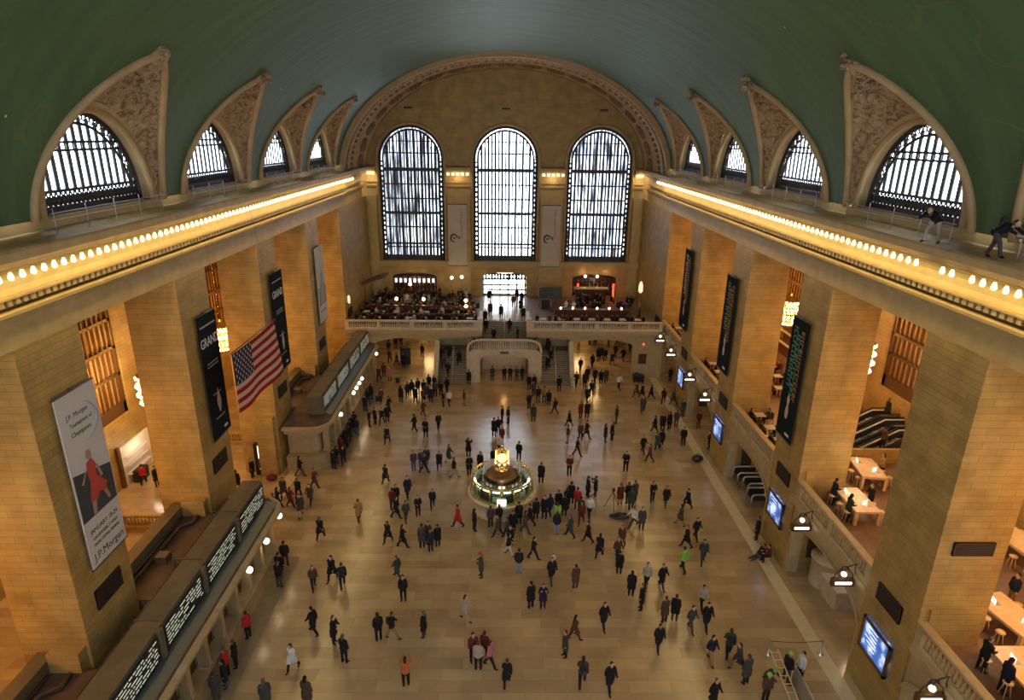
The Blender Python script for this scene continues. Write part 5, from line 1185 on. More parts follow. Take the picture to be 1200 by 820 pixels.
PEOPLE = """-19.92|44.08|0.00|S|75|k|k|c||0.96|second from left person in black coat, standing between the two ticket offices|between the two ticket offices
-20.35|42.21|0.00|S|174|k|k|c||0.97|leftmost person in black coat, standing between the two ticket offices|between the two ticket offices
-13.85|45.46|0.00|S|156|k|k|c||0.99|rightmost person in black coat, standing between the two ticket offices|between the two ticket offices
-16.24|44.29|0.00|W|113|k|g|j||1.04|leftmost person in black jacket, walking beside the front corner of the far ticket office|beside the front corner of the far ticket office
-13.26|46.29|0.00|W|15|k|k|j||0.97|rightmost person in black jacket, walking beside the front corner of the far ticket office|beside the front corner of the far ticket office
-14.61|42.64|0.00|W|92|n|k|c||0.98|person in brown coat, walking beside the front corner of the far ticket office|beside the front corner of the far ticket office
-13.85|46.18|0.00|H|162|k|g|j||0.96|person in black jacket, looking down left of and beyond the booth|left of and beyond the booth
-13.81|47.84|0.00|S|164|r|k|j||1.05|person in dark red jacket, standing left of and beyond the booth|left of and beyond the booth
-13.73|48.85|0.00|S|198|k|k|c||1.04|leftmost person in black coat, standing at the far ticket office windows|at the far ticket office windows
-13.73|50.20|0.00|S|197|k|k|j||0.97|leftmost person in black jacket, standing at the far ticket office windows|at the far ticket office windows
-13.85|51.07|0.00|S|169|k|k|j||1.02|second from left person in black jacket, standing at the far ticket office windows|at the far ticket office windows
-13.81|52.68|0.00|S|193|k|k|j||1.04|third from left person in black jacket, standing at the far ticket office windows|at the far ticket office windows
-16.51|39.91|0.00|W|111|b|k|j||0.96|person in navy jacket, walking between the two ticket offices|between the two ticket offices
-16.49|41.17|0.00|W|6|n|k|c||1.02|person in brown coat, walking between the two ticket offices|between the two ticket offices
-15.58|39.92|0.00|W|90|r|k|c||0.97|person in dark red coat, walking beside the front corner of the far ticket office|beside the front corner of the far ticket office
-15.41|41.18|0.00|W|179|k|k|j|B|0.96|person in black jacket with backpack, walking beside the front corner of the far ticket office|beside the front corner of the far ticket office
-14.51|38.84|0.00|W|24|g|L|c||1.05|person in dark grey coat, walking left of the round booth|left of the round booth
-14.32|40.50|0.00|V|3|n|k|c||0.98|person in brown coat, striding beside the front corner of the far ticket office|beside the front corner of the far ticket office
-16.42|38.93|0.00|S|-67|k|k|j||1.01|person in black jacket, standing between the two ticket offices|between the two ticket offices
-14.30|73.79|0.00|S|201|k|d|j||1.04|leftmost person in black jacket, standing in the passage left of the stairs|in the passage left of the stairs
-13.78|75.77|0.00|S|180|k|k|j||1.00|second from left person in black jacket, standing in the passage left of the stairs|in the passage left of the stairs
-13.23|76.46|0.00|W|6|b|g|j||1.00|person in navy jacket, walking in the passage left of the stairs|in the passage left of the stairs
-11.98|73.85|0.00|S|161|g|k|j||0.98|person in dark grey jacket, standing in the passage left of the stairs|in the passage left of the stairs
-12.71|69.86|0.00|W|108|k|k|c||0.95|person in black coat, walking in the passage left of the stairs|in the passage left of the stairs
-11.82|69.30|0.00|S|-25|k|k|c||1.02|person in black coat, standing in the passage left of the stairs|in the passage left of the stairs
-10.02|72.63|0.00|S|168|k|k|j||1.01|third from left person in black jacket, standing in the passage left of the stairs|in the passage left of the stairs
-9.87|78.66|0.00|S|178|k|k|j||0.99|fourth from left person in black jacket, standing in the passage left of the stairs|in the passage left of the stairs
-8.55|75.57|0.00|S|208|k|k|j||0.97|rightmost person in black jacket, standing in the passage left of the stairs|in the passage left of the stairs
-13.71|71.01|0.00|W|-5|n|k|j||0.97|person in brown jacket, walking in the passage left of the stairs|in the passage left of the stairs
-13.51|65.97|0.00|S|187|r|k|j||0.98|person in dark red jacket, standing near the foot of the left staircase|near the foot of the left staircase
-12.67|64.95|0.00|S|-8|P|r|c||1.03|person in pink coat, standing near the foot of the left staircase|near the foot of the left staircase
-13.85|64.91|0.00|W|-10|r|k|j||1.01|person in dark red jacket, walking near the foot of the left staircase|near the foot of the left staircase
-12.48|58.85|0.00|W|23|n|k|j||0.96|person in brown jacket, walking near the foot of the left staircase|near the foot of the left staircase
-11.34|56.79|0.00|W|65|k|k|j||0.98|second from left person in black jacket, walking left of centre between booth and left staircase|left of centre between booth and left staircase
-11.08|54.40|0.00|S|195|k|k|c||1.02|person in black coat, standing left of centre between booth and left staircase|left of centre between booth and left staircase
-11.50|53.94|0.00|W|-15|k|k|j||0.99|leftmost person in black jacket, walking left of centre between booth and left staircase|left of centre between booth and left staircase
-3.86|63.95|0.00|S|162|k|k|c||1.00|rightmost person in black coat, standing near the foot of the left staircase|near the foot of the left staircase
-10.53|59.10|0.00|S|154|k|k|c||1.03|leftmost person in black coat, standing near the foot of the left staircase|near the foot of the left staircase
-9.96|59.99|0.00|S|202|k|k|j||1.06|leftmost person in black jacket, standing near the foot of the left staircase|near the foot of the left staircase
-9.61|60.67|0.00|S|193|k|g|j||1.06|second from left person in black jacket, standing near the foot of the left staircase|near the foot of the left staircase
-9.05|59.13|0.00|S|153|k|k|c||0.98|second from left person in black coat, standing near the foot of the left staircase|near the foot of the left staircase
-9.05|61.14|0.00|S|206|k|k|j||1.04|third from left person in black jacket, standing near the foot of the left staircase|near the foot of the left staircase
-8.37|60.70|0.00|S|175|k|k|j||1.05|fourth from left person in black jacket, standing near the foot of the left staircase|near the foot of the left staircase
-7.99|59.81|0.00|S|187|g|k|c||1.04|person in dark grey coat, standing near the foot of the left staircase|near the foot of the left staircase
-7.48|59.16|0.00|S|-12|b|k|c||0.97|person in navy coat, standing near the foot of the left staircase|near the foot of the left staircase
-8.05|62.57|0.00|S|177|k|k|j||0.97|fifth from left person in black jacket, standing near the foot of the left staircase|near the foot of the left staircase
-7.16|60.46|0.00|S|173|g|k|j||1.06|person in dark grey jacket, standing near the foot of the left staircase|near the foot of the left staircase
-6.61|60.76|0.00|S|171|k|k|j||0.95|seventh from left person in black jacket, standing near the foot of the left staircase|near the foot of the left staircase
-7.46|62.34|0.00|S|155|k|k|j||0.97|sixth from left person in black jacket, standing near the foot of the left staircase|near the foot of the left staircase
-6.04|61.66|0.00|W|196|k|k|j||0.99|person in black jacket, walking near the foot of the left staircase|near the foot of the left staircase
-6.12|58.09|0.00|S|78|k|k|j||0.96|rightmost person in black jacket, standing near the foot of the left staircase|near the foot of the left staircase
-5.54|58.35|0.00|W|27|w|k|j||1.00|person in white jacket, walking near the foot of the left staircase|near the foot of the left staircase
-8.21|58.71|0.00|S|164|n|k|j||0.96|person in brown jacket, standing near the foot of the left staircase|near the foot of the left staircase
-7.86|55.85|0.00|W|65|n|k|c||0.97|person in brown coat, walking left of centre between booth and left staircase|left of centre between booth and left staircase
-4.03|58.36|0.00|S|100|n|t|j||0.97|person in brown jacket and tan trousers, standing near the foot of the left staircase|near the foot of the left staircase
-13.69|56.73|0.00|S|154|b|k|j||1.00|rightmost person in navy jacket, standing at the far ticket office windows|at the far ticket office windows
-13.69|58.18|0.00|S|166|k|d|j||1.06|fourth from left person in black jacket, standing at the far ticket office windows|at the far ticket office windows
-13.69|59.69|0.00|S|159|k|k|c||1.01|rightmost person in black coat, standing at the far ticket office windows|at the far ticket office windows
-12.57|53.32|0.00|S|105|k|k|j||1.00|rightmost person in black jacket, standing at the far ticket office windows|at the far ticket office windows
-12.13|53.87|0.00|H|-63|k|k|c||1.00|leftmost person in black coat, looking down left of centre between booth and left staircase|left of centre between booth and left staircase
-10.33|50.09|0.00|W|-14|b|k|c||1.00|person in navy coat, walking left of centre between booth and left staircase|left of centre between booth and left staircase
-8.24|52.49|0.00|W|-116|k|k|c||1.00|person in black coat, walking left of centre between booth and left staircase|left of centre between booth and left staircase
-7.07|51.30|0.00|H|-14|k|k|c||1.05|rightmost person in black coat, looking down left of centre between booth and left staircase|left of centre between booth and left staircase
-6.07|52.88|0.00|W|19|k|k|j||1.00|rightmost person in black jacket, walking left of centre between booth and left staircase|left of centre between booth and left staircase
-13.37|51.71|0.00|S|154|b|d|j||0.98|leftmost person in navy jacket, standing at the far ticket office windows|at the far ticket office windows
-13.85|52.08|0.00|S|166|k|k|c||0.97|third from left person in black coat, standing at the far ticket office windows|at the far ticket office windows
-13.81|49.46|0.00|S|165|k|k|c||1.05|second from left person in black coat, standing at the far ticket office windows|at the far ticket office windows
-9.27|43.32|0.00|W|160|k|k|c||0.96|second from left person in black coat, walking left of the round booth|left of the round booth
-7.34|45.37|0.00|S|24|n|d|j||1.01|person in brown jacket, standing left of and beyond the booth|left of and beyond the booth
-6.77|45.63|0.00|S|27|p|d|j||0.99|person in purple jacket, standing left of and beyond the booth|left of and beyond the booth
-6.46|44.93|0.00|W|112|b|k|j||1.02|person in navy jacket, walking left of and beyond the booth|left of and beyond the booth
-6.38|46.12|0.00|W|16|G|k|c||1.03|person in dark green coat, walking left of and beyond the booth|left of and beyond the booth
-5.28|45.63|0.00|W|-0|k|k|c||0.96|person in black coat, walking left of and beyond the booth|left of and beyond the booth
-4.58|46.49|0.00|W|74|G|w|c||1.05|person in dark green coat and white trousers, walking left of and beyond the booth|left of and beyond the booth
-3.99|44.29|0.00|W|112|k|L|j||1.05|person in black jacket, walking left of and beyond the booth|left of and beyond the booth
-3.01|47.68|0.00|P|171|k|k|c||1.02|person in black coat, arms raised left of and beyond the booth|left of and beyond the booth
-2.78|44.70|0.00|H|17|k|k|c||1.02|person in black coat, looking down left of and beyond the booth|left of and beyond the booth
-7.92|40.18|0.00|S|18|k|k|j||1.01|person in black jacket, standing left of the round booth|left of the round booth
-7.69|38.58|0.00|W|99|k|k|c||1.03|fourth from left person in black coat, walking left of the round booth|left of the round booth
-8.07|39.57|0.00|S|167|r|k|j||1.05|person in dark red jacket, standing left of the round booth|left of the round booth
-6.92|38.27|0.00|W|26|g|g|j||0.96|person in dark grey jacket, walking left of the round booth|left of the round booth
-7.25|41.37|0.00|W|26|b|k|c||1.06|person in navy coat, walking left of the round booth|left of the round booth
-5.22|39.90|0.00|W|9|k|k|j||0.95|person in black jacket, walking left of the round booth|left of the round booth
-6.15|38.91|0.00|H|22|k|k|j||0.96|person in black jacket, looking down left of the round booth|left of the round booth
-10.23|38.24|0.00|W|206|t|k|c||1.02|person in tan coat, walking left of the round booth|left of the round booth
-7.75|35.80|0.00|W|-25|k|k|c||0.97|third from left person in black coat, walking left of the round booth|left of the round booth
-6.70|35.25|0.00|W|98|k|k|c||1.01|rightmost person in black coat, walking left of the round booth|left of the round booth
-5.39|35.18|0.00|S|194|g|k|c||1.05|person in dark grey coat, standing left of the round booth|left of the round booth
-5.05|35.71|0.00|S|-16|n|k|c||0.95|person in brown coat, standing left of the round booth|left of the round booth
-4.80|34.89|0.00|S|24|b|k|c||0.95|person in navy coat, standing left of the round booth|left of the round booth
-4.38|35.37|0.00|S|201|k|k|c||0.96|person in black coat, standing left of the round booth|left of the round booth
-3.18|37.58|0.00|W|-73|R|k|c||1.04|person in bright red coat, walking just in front of the booth|just in front of the booth
-2.02|37.09|0.00|S|111|k|k|j||1.01|leftmost person in black jacket, standing just in front of the booth|just in front of the booth
-0.92|37.54|0.00|S|201|g|k|j||0.97|person in dark grey jacket, standing just in front of the booth|just in front of the booth
-0.32|37.66|0.00|S|190|k|g|j||0.99|rightmost person in black jacket, standing just in front of the booth|just in front of the booth
-0.35|36.42|0.00|W|-68|g|b|j||1.04|leftmost person in dark grey jacket, walking just in front of the booth|just in front of the booth
-1.38|32.30|0.00|H|-92|g|k|c|H|1.01|person in dark grey coat and hat, looking down on the near floor, left of centre|on the near floor, left of centre
-6.54|32.20|0.00|W|-117|G|n|c||0.95|person in dark green coat, walking on the near floor, left of centre|on the near floor, left of centre
-5.88|30.24|0.00|S|5|k|k|j||1.00|rightmost person in black jacket, standing on the near floor, left of centre|on the near floor, left of centre
-9.70|31.33|0.00|W|200|b|k|j|B|1.02|person in navy jacket with backpack, walking on the near floor beside the left ticket office|on the near floor beside the left ticket office
-0.17|54.45|0.00|S|70|k|k|j||0.99|second from left person in black jacket, standing in the bright patch beyond the booth|in the bright patch beyond the booth
0.41|54.23|0.00|S|-75|k|k|j||1.01|third from left person in black jacket, standing in the bright patch beyond the booth|in the bright patch beyond the booth
-0.89|51.55|0.00|S|153|k|k|c||1.04|rightmost person in black coat, standing in the bright patch beyond the booth|in the bright patch beyond the booth
-0.51|52.08|0.00|S|18|k|k|j||0.96|leftmost person in black jacket, standing in the bright patch beyond the booth|in the bright patch beyond the booth
-0.33|48.32|0.00|S|2|w|k|j||0.99|person in white jacket, standing in the bright patch beyond the booth|in the bright patch beyond the booth
-0.19|50.06|0.00|S|16|r|k|j||0.98|person in dark red jacket, standing in the bright patch beyond the booth|in the bright patch beyond the booth
1.27|47.14|0.00|S|165|k|k|j||1.00|rightmost person in black jacket, standing in the bright patch beyond the booth|in the bright patch beyond the booth
-0.88|46.10|0.00|S|26|k|k|c||0.96|second from left person in black coat, standing in the bright patch beyond the booth|in the bright patch beyond the booth
-1.91|45.25|0.00|S|-22|k|k|c||1.02|leftmost person in black coat, standing in the bright patch beyond the booth|in the bright patch beyond the booth
2.52|57.64|0.00|S|202|b|k|j||1.01|person in navy jacket, standing near the foot of the right staircase|near the foot of the right staircase
2.82|54.67|0.00|S|176|G|k|c||1.04|person in dark green coat, standing between the booth and the right staircase|between the booth and the right staircase
3.09|60.91|0.00|S|15|p|k|j||0.96|person in purple jacket, standing near the foot of the right staircase|near the foot of the right staircase
3.27|62.79|0.00|S|21|k|k|c||0.97|leftmost person in black coat, standing near the foot of the right staircase|near the foot of the right staircase
2.70|62.54|0.00|S|-11|k|k|j||1.04|leftmost person in black jacket, standing near the foot of the right staircase|near the foot of the right staircase
3.49|59.14|0.00|S|176|k|g|j||1.04|second from left person in black jacket, standing near the foot of the right staircase|near the foot of the right staircase
4.12|59.15|0.00|S|161|t|g|j||1.05|person in tan jacket, standing near the foot of the right staircase|near the foot of the right staircase
4.55|58.51|0.00|S|162|k|k|c||0.97|second from left person in black coat, standing near the foot of the right staircase|near the foot of the right staircase
5.01|56.46|0.00|W|-90|k|k|j|B|0.99|person in black jacket with backpack, walking between the booth and the right staircase|between the booth and the right staircase
5.89|62.12|0.00|S|182|k|k|j||1.05|third from left person in black jacket, standing near the foot of the right staircase|near the foot of the right staircase
6.18|53.79|0.00|W|-78|k|k|c||0.95|leftmost person in black coat, walking between the booth and the right staircase|between the booth and the right staircase
5.69|50.30|0.00|S|-101|n|t|j||1.01|person in brown jacket and tan trousers, standing between the booth and the right staircase|between the booth and the right staircase
6.27|47.94|0.00|W|89|k|k|j||1.03|person in black jacket, walking between the booth and the right staircase|between the booth and the right staircase
6.91|50.98|0.00|S|-1|g|k|j||0.96|person in dark grey jacket, standing between the booth and the right staircase|between the booth and the right staircase
7.50|51.33|0.00|W|76|k|k|c||1.04|rightmost person in black coat, walking between the booth and the right staircase|between the booth and the right staircase
8.07|55.52|0.00|S|172|k|k|c||1.03|person in black coat, standing between the booth and the right staircase|between the booth and the right staircase
7.45|55.51|0.00|S|207|r|k|c||1.02|person in dark red coat, standing between the booth and the right staircase|between the booth and the right staircase
8.58|59.45|0.00|W|10|k|k|c||1.02|leftmost person in black coat, walking near the foot of the right staircase|near the foot of the right staircase
9.23|61.02|0.00|W|170|k|k|j||1.05|rightmost person in black jacket, walking near the foot of the right staircase|near the foot of the right staircase
5.29|44.65|0.00|H|-2|r|k|j||1.05|person in dark red jacket, looking down between the booth and the right staircase|between the booth and the right staircase
2.94|43.45|0.00|S|169|k|k|c||1.05|third from left person in black coat, standing just in front of the booth|just in front of the booth
6.38|41.47|0.00|S|106|k|k|c||1.02|rightmost person in black coat, standing just in front of the booth|just in front of the booth
6.99|41.65|0.00|P|-93|k|g|c||0.97|person in black coat, arms raised just in front of the booth|just in front of the booth
-1.30|65.18|0.00|S|195|g|g|c||0.99|person in dark grey coat, standing before the central arch below the stairs|before the central arch below the stairs
0.03|65.21|0.00|S|9|k|k|j||0.96|leftmost person in black jacket, standing before the central arch below the stairs|before the central arch below the stairs
0.70|65.23|0.00|S|-23|k|k|j||0.97|second from left person in black jacket, standing before the central arch below the stairs|before the central arch below the stairs
1.39|65.24|0.00|S|17|g|k|j||0.97|person in dark grey jacket, standing before the central arch below the stairs|before the central arch below the stairs
2.02|65.25|0.00|S|203|k|k|j||0.99|rightmost person in black jacket, standing before the central arch below the stairs|before the central arch below the stairs
8.89|68.35|0.00|W|4|k|k|j||0.99|second from left person in black jacket, walking near the foot of the right staircase|near the foot of the right staircase
10.48|69.81|0.00|W|187|k|k|c||0.96|leftmost person in black coat, walking in the passage right of the stairs|in the passage right of the stairs
11.49|71.92|0.00|S|175|k|g|c||1.05|leftmost person in black coat, standing in the passage right of the stairs|in the passage right of the stairs
12.00|72.54|0.00|S|162|k|k|c||1.02|rightmost person in black coat, standing in the passage right of the stairs|in the passage right of the stairs
12.33|71.94|0.00|W|170|k|k|j||0.98|leftmost person in black jacket, walking in the passage right of the stairs|in the passage right of the stairs
12.98|70.75|0.00|W|-27|b|k|c||0.95|person in navy coat, walking in the passage right of the stairs|in the passage right of the stairs
13.80|73.21|0.00|W|205|k|k|j||1.04|third from left person in black jacket, walking in the passage right of the stairs|in the passage right of the stairs
14.54|71.99|0.00|W|197|k|k|c||1.04|rightmost person in black coat, walking in the passage right of the stairs|in the passage right of the stairs
13.74|78.23|0.00|W|25|k|k|j||0.97|second from left person in black jacket, walking in the passage right of the stairs|in the passage right of the stairs
14.69|77.20|0.00|W|95|k|k|j||1.00|fourth from left person in black jacket, walking in the passage right of the stairs|in the passage right of the stairs
16.05|75.54|0.00|W|4|k|k|j||1.05|rightmost person in black jacket, walking in the passage right of the stairs|in the passage right of the stairs
11.25|78.16|0.00|S|15|k|k|j||1.06|person in black jacket, standing in the passage right of the stairs|in the passage right of the stairs
11.93|78.18|0.00|S|-21|n|k|c||1.02|person in brown coat, standing in the passage right of the stairs|in the passage right of the stairs
9.71|77.42|0.00|S|10|n|k|j||1.03|person in brown jacket, standing in the passage right of the stairs|in the passage right of the stairs
7.89|63.61|0.00|W|7|k|k|j||1.04|leftmost person in black jacket, walking near the foot of the right staircase|near the foot of the right staircase
8.79|63.38|0.00|S|169|k|k|c||1.05|rightmost person in black coat, standing near the foot of the right staircase|near the foot of the right staircase
9.29|65.15|0.00|S|-5|k|k|j||1.02|rightmost person in black jacket, standing near the foot of the right staircase|near the foot of the right staircase
10.12|64.91|0.00|W|22|k|k|c||1.03|rightmost person in black coat, walking near the foot of the right staircase|near the foot of the right staircase
10.72|64.41|0.00|S|169|k|k|c||0.98|person in black coat, standing at the far right corner of the floor|at the far right corner of the floor
11.37|64.93|0.00|W|-10|n|k|c||1.02|person in brown coat, walking at the far right corner of the floor|at the far right corner of the floor
12.46|62.97|0.00|W|28|w|k|j|M|1.05|person in white jacket, walking at the far right corner of the floor|at the far right corner of the floor
14.51|60.59|0.00|W|-96|k|r|c||0.99|leftmost person in black coat, walking at the far right corner of the floor|at the far right corner of the floor
13.99|60.96|0.00|W|-72|r|k|c||0.98|person in dark red coat, walking at the far right corner of the floor|at the far right corner of the floor
15.44|60.46|0.00|W|-95|k|k|c||0.95|rightmost person in black coat, walking at the far right corner of the floor|at the far right corner of the floor
16.39|59.15|0.00|W|162|k|k|j||1.01|person in black jacket, walking at the far right corner of the floor|at the far right corner of the floor
17.39|58.95|0.00|W|-79|G|g|c||1.02|person in dark green coat, walking at the far right corner of the floor|at the far right corner of the floor
13.82|57.01|0.00|W|-8|g|k|c||1.05|leftmost person in dark grey coat, walking on the far right floor area|on the far right floor area
18.64|65.34|0.00|S|187|k|k|j||0.97|person in black jacket, standing at the far right corner of the floor|at the far right corner of the floor
10.74|54.42|0.00|S|-114|G|n|j||1.06|person in dark green jacket, standing on the far right floor area|on the far right floor area
17.54|56.11|0.00|S|27|G|n|c||1.05|person in dark green coat, standing on the far right floor area|on the far right floor area
18.38|53.60|0.00|S|6|r|g|j||0.98|person in dark red jacket, standing along the right wall arches|along the right wall arches
14.03|52.64|0.00|W|-113|k|k|c||0.98|second from left person in black coat, walking on the far right floor area|on the far right floor area
14.79|52.83|0.00|S|-16|k|k|c||1.05|third from left person in black coat, standing on the far right floor area|on the far right floor area
15.52|53.20|0.00|S|202|k|k|c||1.04|rightmost person in black coat, standing on the far right floor area|on the far right floor area
16.31|53.76|0.00|S|160|p|n|j||0.98|person in purple jacket, standing on the far right floor area|on the far right floor area
15.94|49.95|0.00|S|-11|k|k|j||1.05|person in black jacket, standing on the far right floor area|on the far right floor area
9.09|50.51|0.00|S|71|k|k|c||1.04|leftmost person in black coat, standing on the far right floor area|on the far right floor area
9.78|51.02|0.00|S|-80|k|k|c||1.01|second from left person in black coat, standing on the far right floor area|on the far right floor area
12.08|48.63|0.00|W|26|k|k|c||0.98|leftmost person in black coat, walking on the far right floor area|on the far right floor area
12.31|46.98|0.00|W|-89|p|k|j||0.97|person in purple jacket, walking on the far right floor area|on the far right floor area
13.45|49.12|0.00|W|157|g|k|c||0.95|rightmost person in dark grey coat, walking on the far right floor area|on the far right floor area
13.98|49.76|0.00|W|170|k|k|c||0.96|rightmost person in black coat, walking on the far right floor area|on the far right floor area
9.99|45.38|0.00|H|-25|k|k|j||1.06|person in black jacket, looking down on the far right floor area|on the far right floor area
18.07|49.18|0.00|H|-102|k|k|c||1.05|person in black coat, looking down along the right wall arches|along the right wall arches
8.66|40.44|0.00|S|191|r|t|c||1.03|person in dark red coat and tan trousers, standing right of the round booth|right of the round booth
9.28|40.57|0.00|S|189|k|k|j||1.05|person in black jacket, standing right of the round booth|right of the round booth
9.82|40.87|0.00|S|201|n|k|c||1.03|person in brown coat, standing right of the round booth|right of the round booth
9.35|39.80|0.00|S|183|G|k|c||1.03|person in dark green coat, standing right of the round booth|right of the round booth
11.16|40.84|0.00|H|13|k|k|j||1.01|person in black jacket, looking down right of the round booth|right of the round booth
12.08|40.39|0.00|W|0|k|g|c||0.97|second from left person in black coat, walking right of the round booth|right of the round booth
13.56|39.95|0.00|W|-71|k|k|c||1.00|rightmost person in black coat, walking right of the round booth|right of the round booth
12.51|37.90|0.00|W|-114|g|t|c||0.97|person in dark grey coat and tan trousers, walking right of the round booth|right of the round booth
9.13|37.72|0.00|V|-69|w|n|j||0.98|person in white jacket, striding right of the round booth|right of the round booth
9.61|37.32|0.00|S|-6|g|k|c||1.03|person in dark grey coat, standing right of the round booth|right of the round booth
13.14|36.31|0.00|W|20|k|k|j||0.99|person in black jacket, walking along the right wall arches|along the right wall arches
12.24|35.37|0.00|W|-96|k|k|c||1.00|third from left person in black coat, walking right of the round booth|right of the round booth
6.23|34.26|0.00|W|154|k|k|c||1.05|leftmost person in black coat, walking right of the round booth|right of the round booth
7.86|35.25|0.00|W|-27|n|k|j|B|1.06|person in brown jacket with backpack, walking right of the round booth|right of the round booth
7.24|32.66|0.00|S|161|k|k|c||0.97|leftmost person in black coat, standing on the near floor, far right|on the near floor, far right
7.36|34.00|0.00|W|20|n|k|j||1.04|person in brown jacket, walking right of the round booth|right of the round booth
7.61|30.66|0.00|S|165|k|k|c||1.01|second from left person in black coat, standing on the near floor, far right|on the near floor, far right
8.71|31.49|0.00|W|-1|L|k|j||1.03|person in pale grey jacket, walking on the near floor, far right|on the near floor, far right
7.99|29.52|0.00|S|-108|k|k|c|M|1.04|third from left person in black coat, standing on the near floor, far right|on the near floor, far right
9.63|31.41|0.00|W|28|k|n|c||1.03|rightmost person in black coat, walking on the near floor, far right|on the near floor, far right
11.35|32.93|0.00|W|204|Y|k|j||1.05|person in lime green jacket, walking on the near floor, far right|on the near floor, far right
12.85|33.77|0.00|W|-7|G|g|j||1.04|person in dark green jacket, walking along the right wall arches|along the right wall arches
9.09|28.50|0.00|S|199|n|k|c||1.01|person in brown coat, standing on the near floor, far right|on the near floor, far right
9.71|28.65|0.00|S|158|k|g|c||1.02|rightmost person in black coat, standing on the near floor, far right|on the near floor, far right
10.43|27.93|0.00|W|23|g|g|j||0.98|person in dark grey jacket, walking on the near floor, far right|on the near floor, far right
11.33|28.06|0.00|W|8|k|k|c||1.05|leftmost person in black coat, walking near the temporary work barrier|near the temporary work barrier
11.57|29.67|0.00|W|6|L|k|j||0.95|person in pale grey jacket, walking near the temporary work barrier|near the temporary work barrier
8.30|26.57|0.00|W|7|k|k|c||0.98|third from left person in black coat, walking on the near floor, far right|on the near floor, far right
10.84|25.71|0.00|W|20|b|t|j||1.02|person in navy jacket and tan trousers, walking near the temporary work barrier|near the temporary work barrier
11.90|26.05|0.00|W|169|G|k|j|B|1.05|person in dark green jacket with backpack, walking near the temporary work barrier|near the temporary work barrier
12.11|25.21|0.00|W|-83|g|t|c||0.99|person in dark grey coat and tan trousers, walking near the temporary work barrier|near the temporary work barrier
12.18|24.30|0.00|S|199|g|k|c||1.05|person in dark grey coat, standing near the temporary work barrier|near the temporary work barrier
14.28|24.46|0.00|S|112|k|g|j|H|1.05|person in black jacket and hat, standing near the temporary work barrier|near the temporary work barrier
15.00|24.52|0.00|S|-81|w|k|j|M|1.03|person in white jacket, standing near the temporary work barrier|near the temporary work barrier
12.75|23.25|0.00|S|6|n|k|j|H|1.01|person in brown jacket and hat, standing near the temporary work barrier|near the temporary work barrier
10.14|23.05|0.00|W|27|k|k|c||0.99|rightmost person in black coat, walking near the temporary work barrier|near the temporary work barrier
17.29|36.25|0.00|S|-113|k|k|c||1.03|person in black coat, standing along the right wall arches|along the right wall arches
0.96|32.71|0.00|S|180|k|e|j|B|1.01|person in black jacket with backpack, standing on the near floor, right of centre|on the near floor, right of centre
1.93|34.06|0.00|W|95|k|k|j||0.98|person in black jacket, walking just in front of the booth|just in front of the booth
0.33|34.49|0.00|W|73|k|w|j||0.96|leftmost person in black jacket and white trousers, walking just in front of the booth|just in front of the booth
2.95|31.92|0.00|W|16|k|g|c||1.05|person in black coat, walking on the near floor, right of centre|on the near floor, right of centre
4.36|31.32|0.00|S|191|n|n|c||0.96|person in brown coat, standing on the near floor, right of centre|on the near floor, right of centre
1.59|29.63|0.00|S|207|k|k|c||1.04|person in black coat, standing on the near floor, right of centre|on the near floor, right of centre
2.29|29.64|0.00|P|1|b|k|c||0.95|person in navy coat, arms raised on the near floor, right of centre|on the near floor, right of centre
5.59|28.11|0.00|W|19|k|k|c||1.02|leftmost person in black coat, walking on the near floor, far right|on the near floor, far right
3.87|27.22|0.00|W|97|n|r|c||0.95|person in brown coat, walking on the near floor, right of centre|on the near floor, right of centre
3.25|26.04|0.00|S|-77|g|k|c||0.95|person in dark grey coat, standing on the near floor, right of centre|on the near floor, right of centre
0.18|24.19|0.00|W|179|k|k|c||0.97|person in black coat, walking on the near floor, left of centre|on the near floor, left of centre
3.94|24.19|0.00|W|172|g|k|j|B|1.05|person in dark grey jacket with backpack, walking on the near floor, right of centre|on the near floor, right of centre
5.27|23.94|0.00|W|14|k|k|c||1.04|second from left person in black coat, walking on the near floor, far right|on the near floor, far right
0.45|35.29|0.00|W|-11|k|w|j||0.99|rightmost person in black jacket and white trousers, walking just in front of the booth|just in front of the booth
0.28|36.36|0.00|W|-84|g|k|j||0.95|rightmost person in dark grey jacket, walking just in front of the booth|just in front of the booth
0.62|36.87|0.00|W|-5|k|k|c||1.06|leftmost person in black coat, walking just in front of the booth|just in front of the booth
1.07|37.91|0.00|S|194|k|k|c||1.04|leftmost person in black coat, standing just in front of the booth|just in front of the booth
1.47|36.91|0.00|W|79|n|g|j||1.03|person in brown jacket, walking just in front of the booth|just in front of the booth
1.85|37.72|0.00|W|-74|k|k|c||1.03|second from left person in black coat, walking just in front of the booth|just in front of the booth
2.30|38.54|0.00|S|176|k|k|c||0.97|second from left person in black coat, standing just in front of the booth|just in front of the booth
2.92|38.66|0.00|S|-27|k|k|c||1.05|fourth from left person in black coat, standing just in front of the booth|just in front of the booth
3.35|39.11|0.00|W|204|b|k|c||0.98|person in navy coat, walking just in front of the booth|just in front of the booth
3.80|38.04|0.00|S|194|Y|k|j||0.99|person in lime green jacket, standing just in front of the booth|just in front of the booth
3.98|39.46|0.00|S|187|k|k|c||1.04|fifth from left person in black coat, standing just in front of the booth|just in front of the booth
3.64|36.73|0.00|S|170|b|e|j||1.02|person in navy jacket and light blue trousers, standing just in front of the booth|just in front of the booth
4.36|38.96|0.00|S|166|k|k|c||1.01|sixth from left person in black coat, standing just in front of the booth|just in front of the booth
4.64|39.87|0.00|S|154|k|k|c||0.98|seventh from left person in black coat, standing just in front of the booth|just in front of the booth
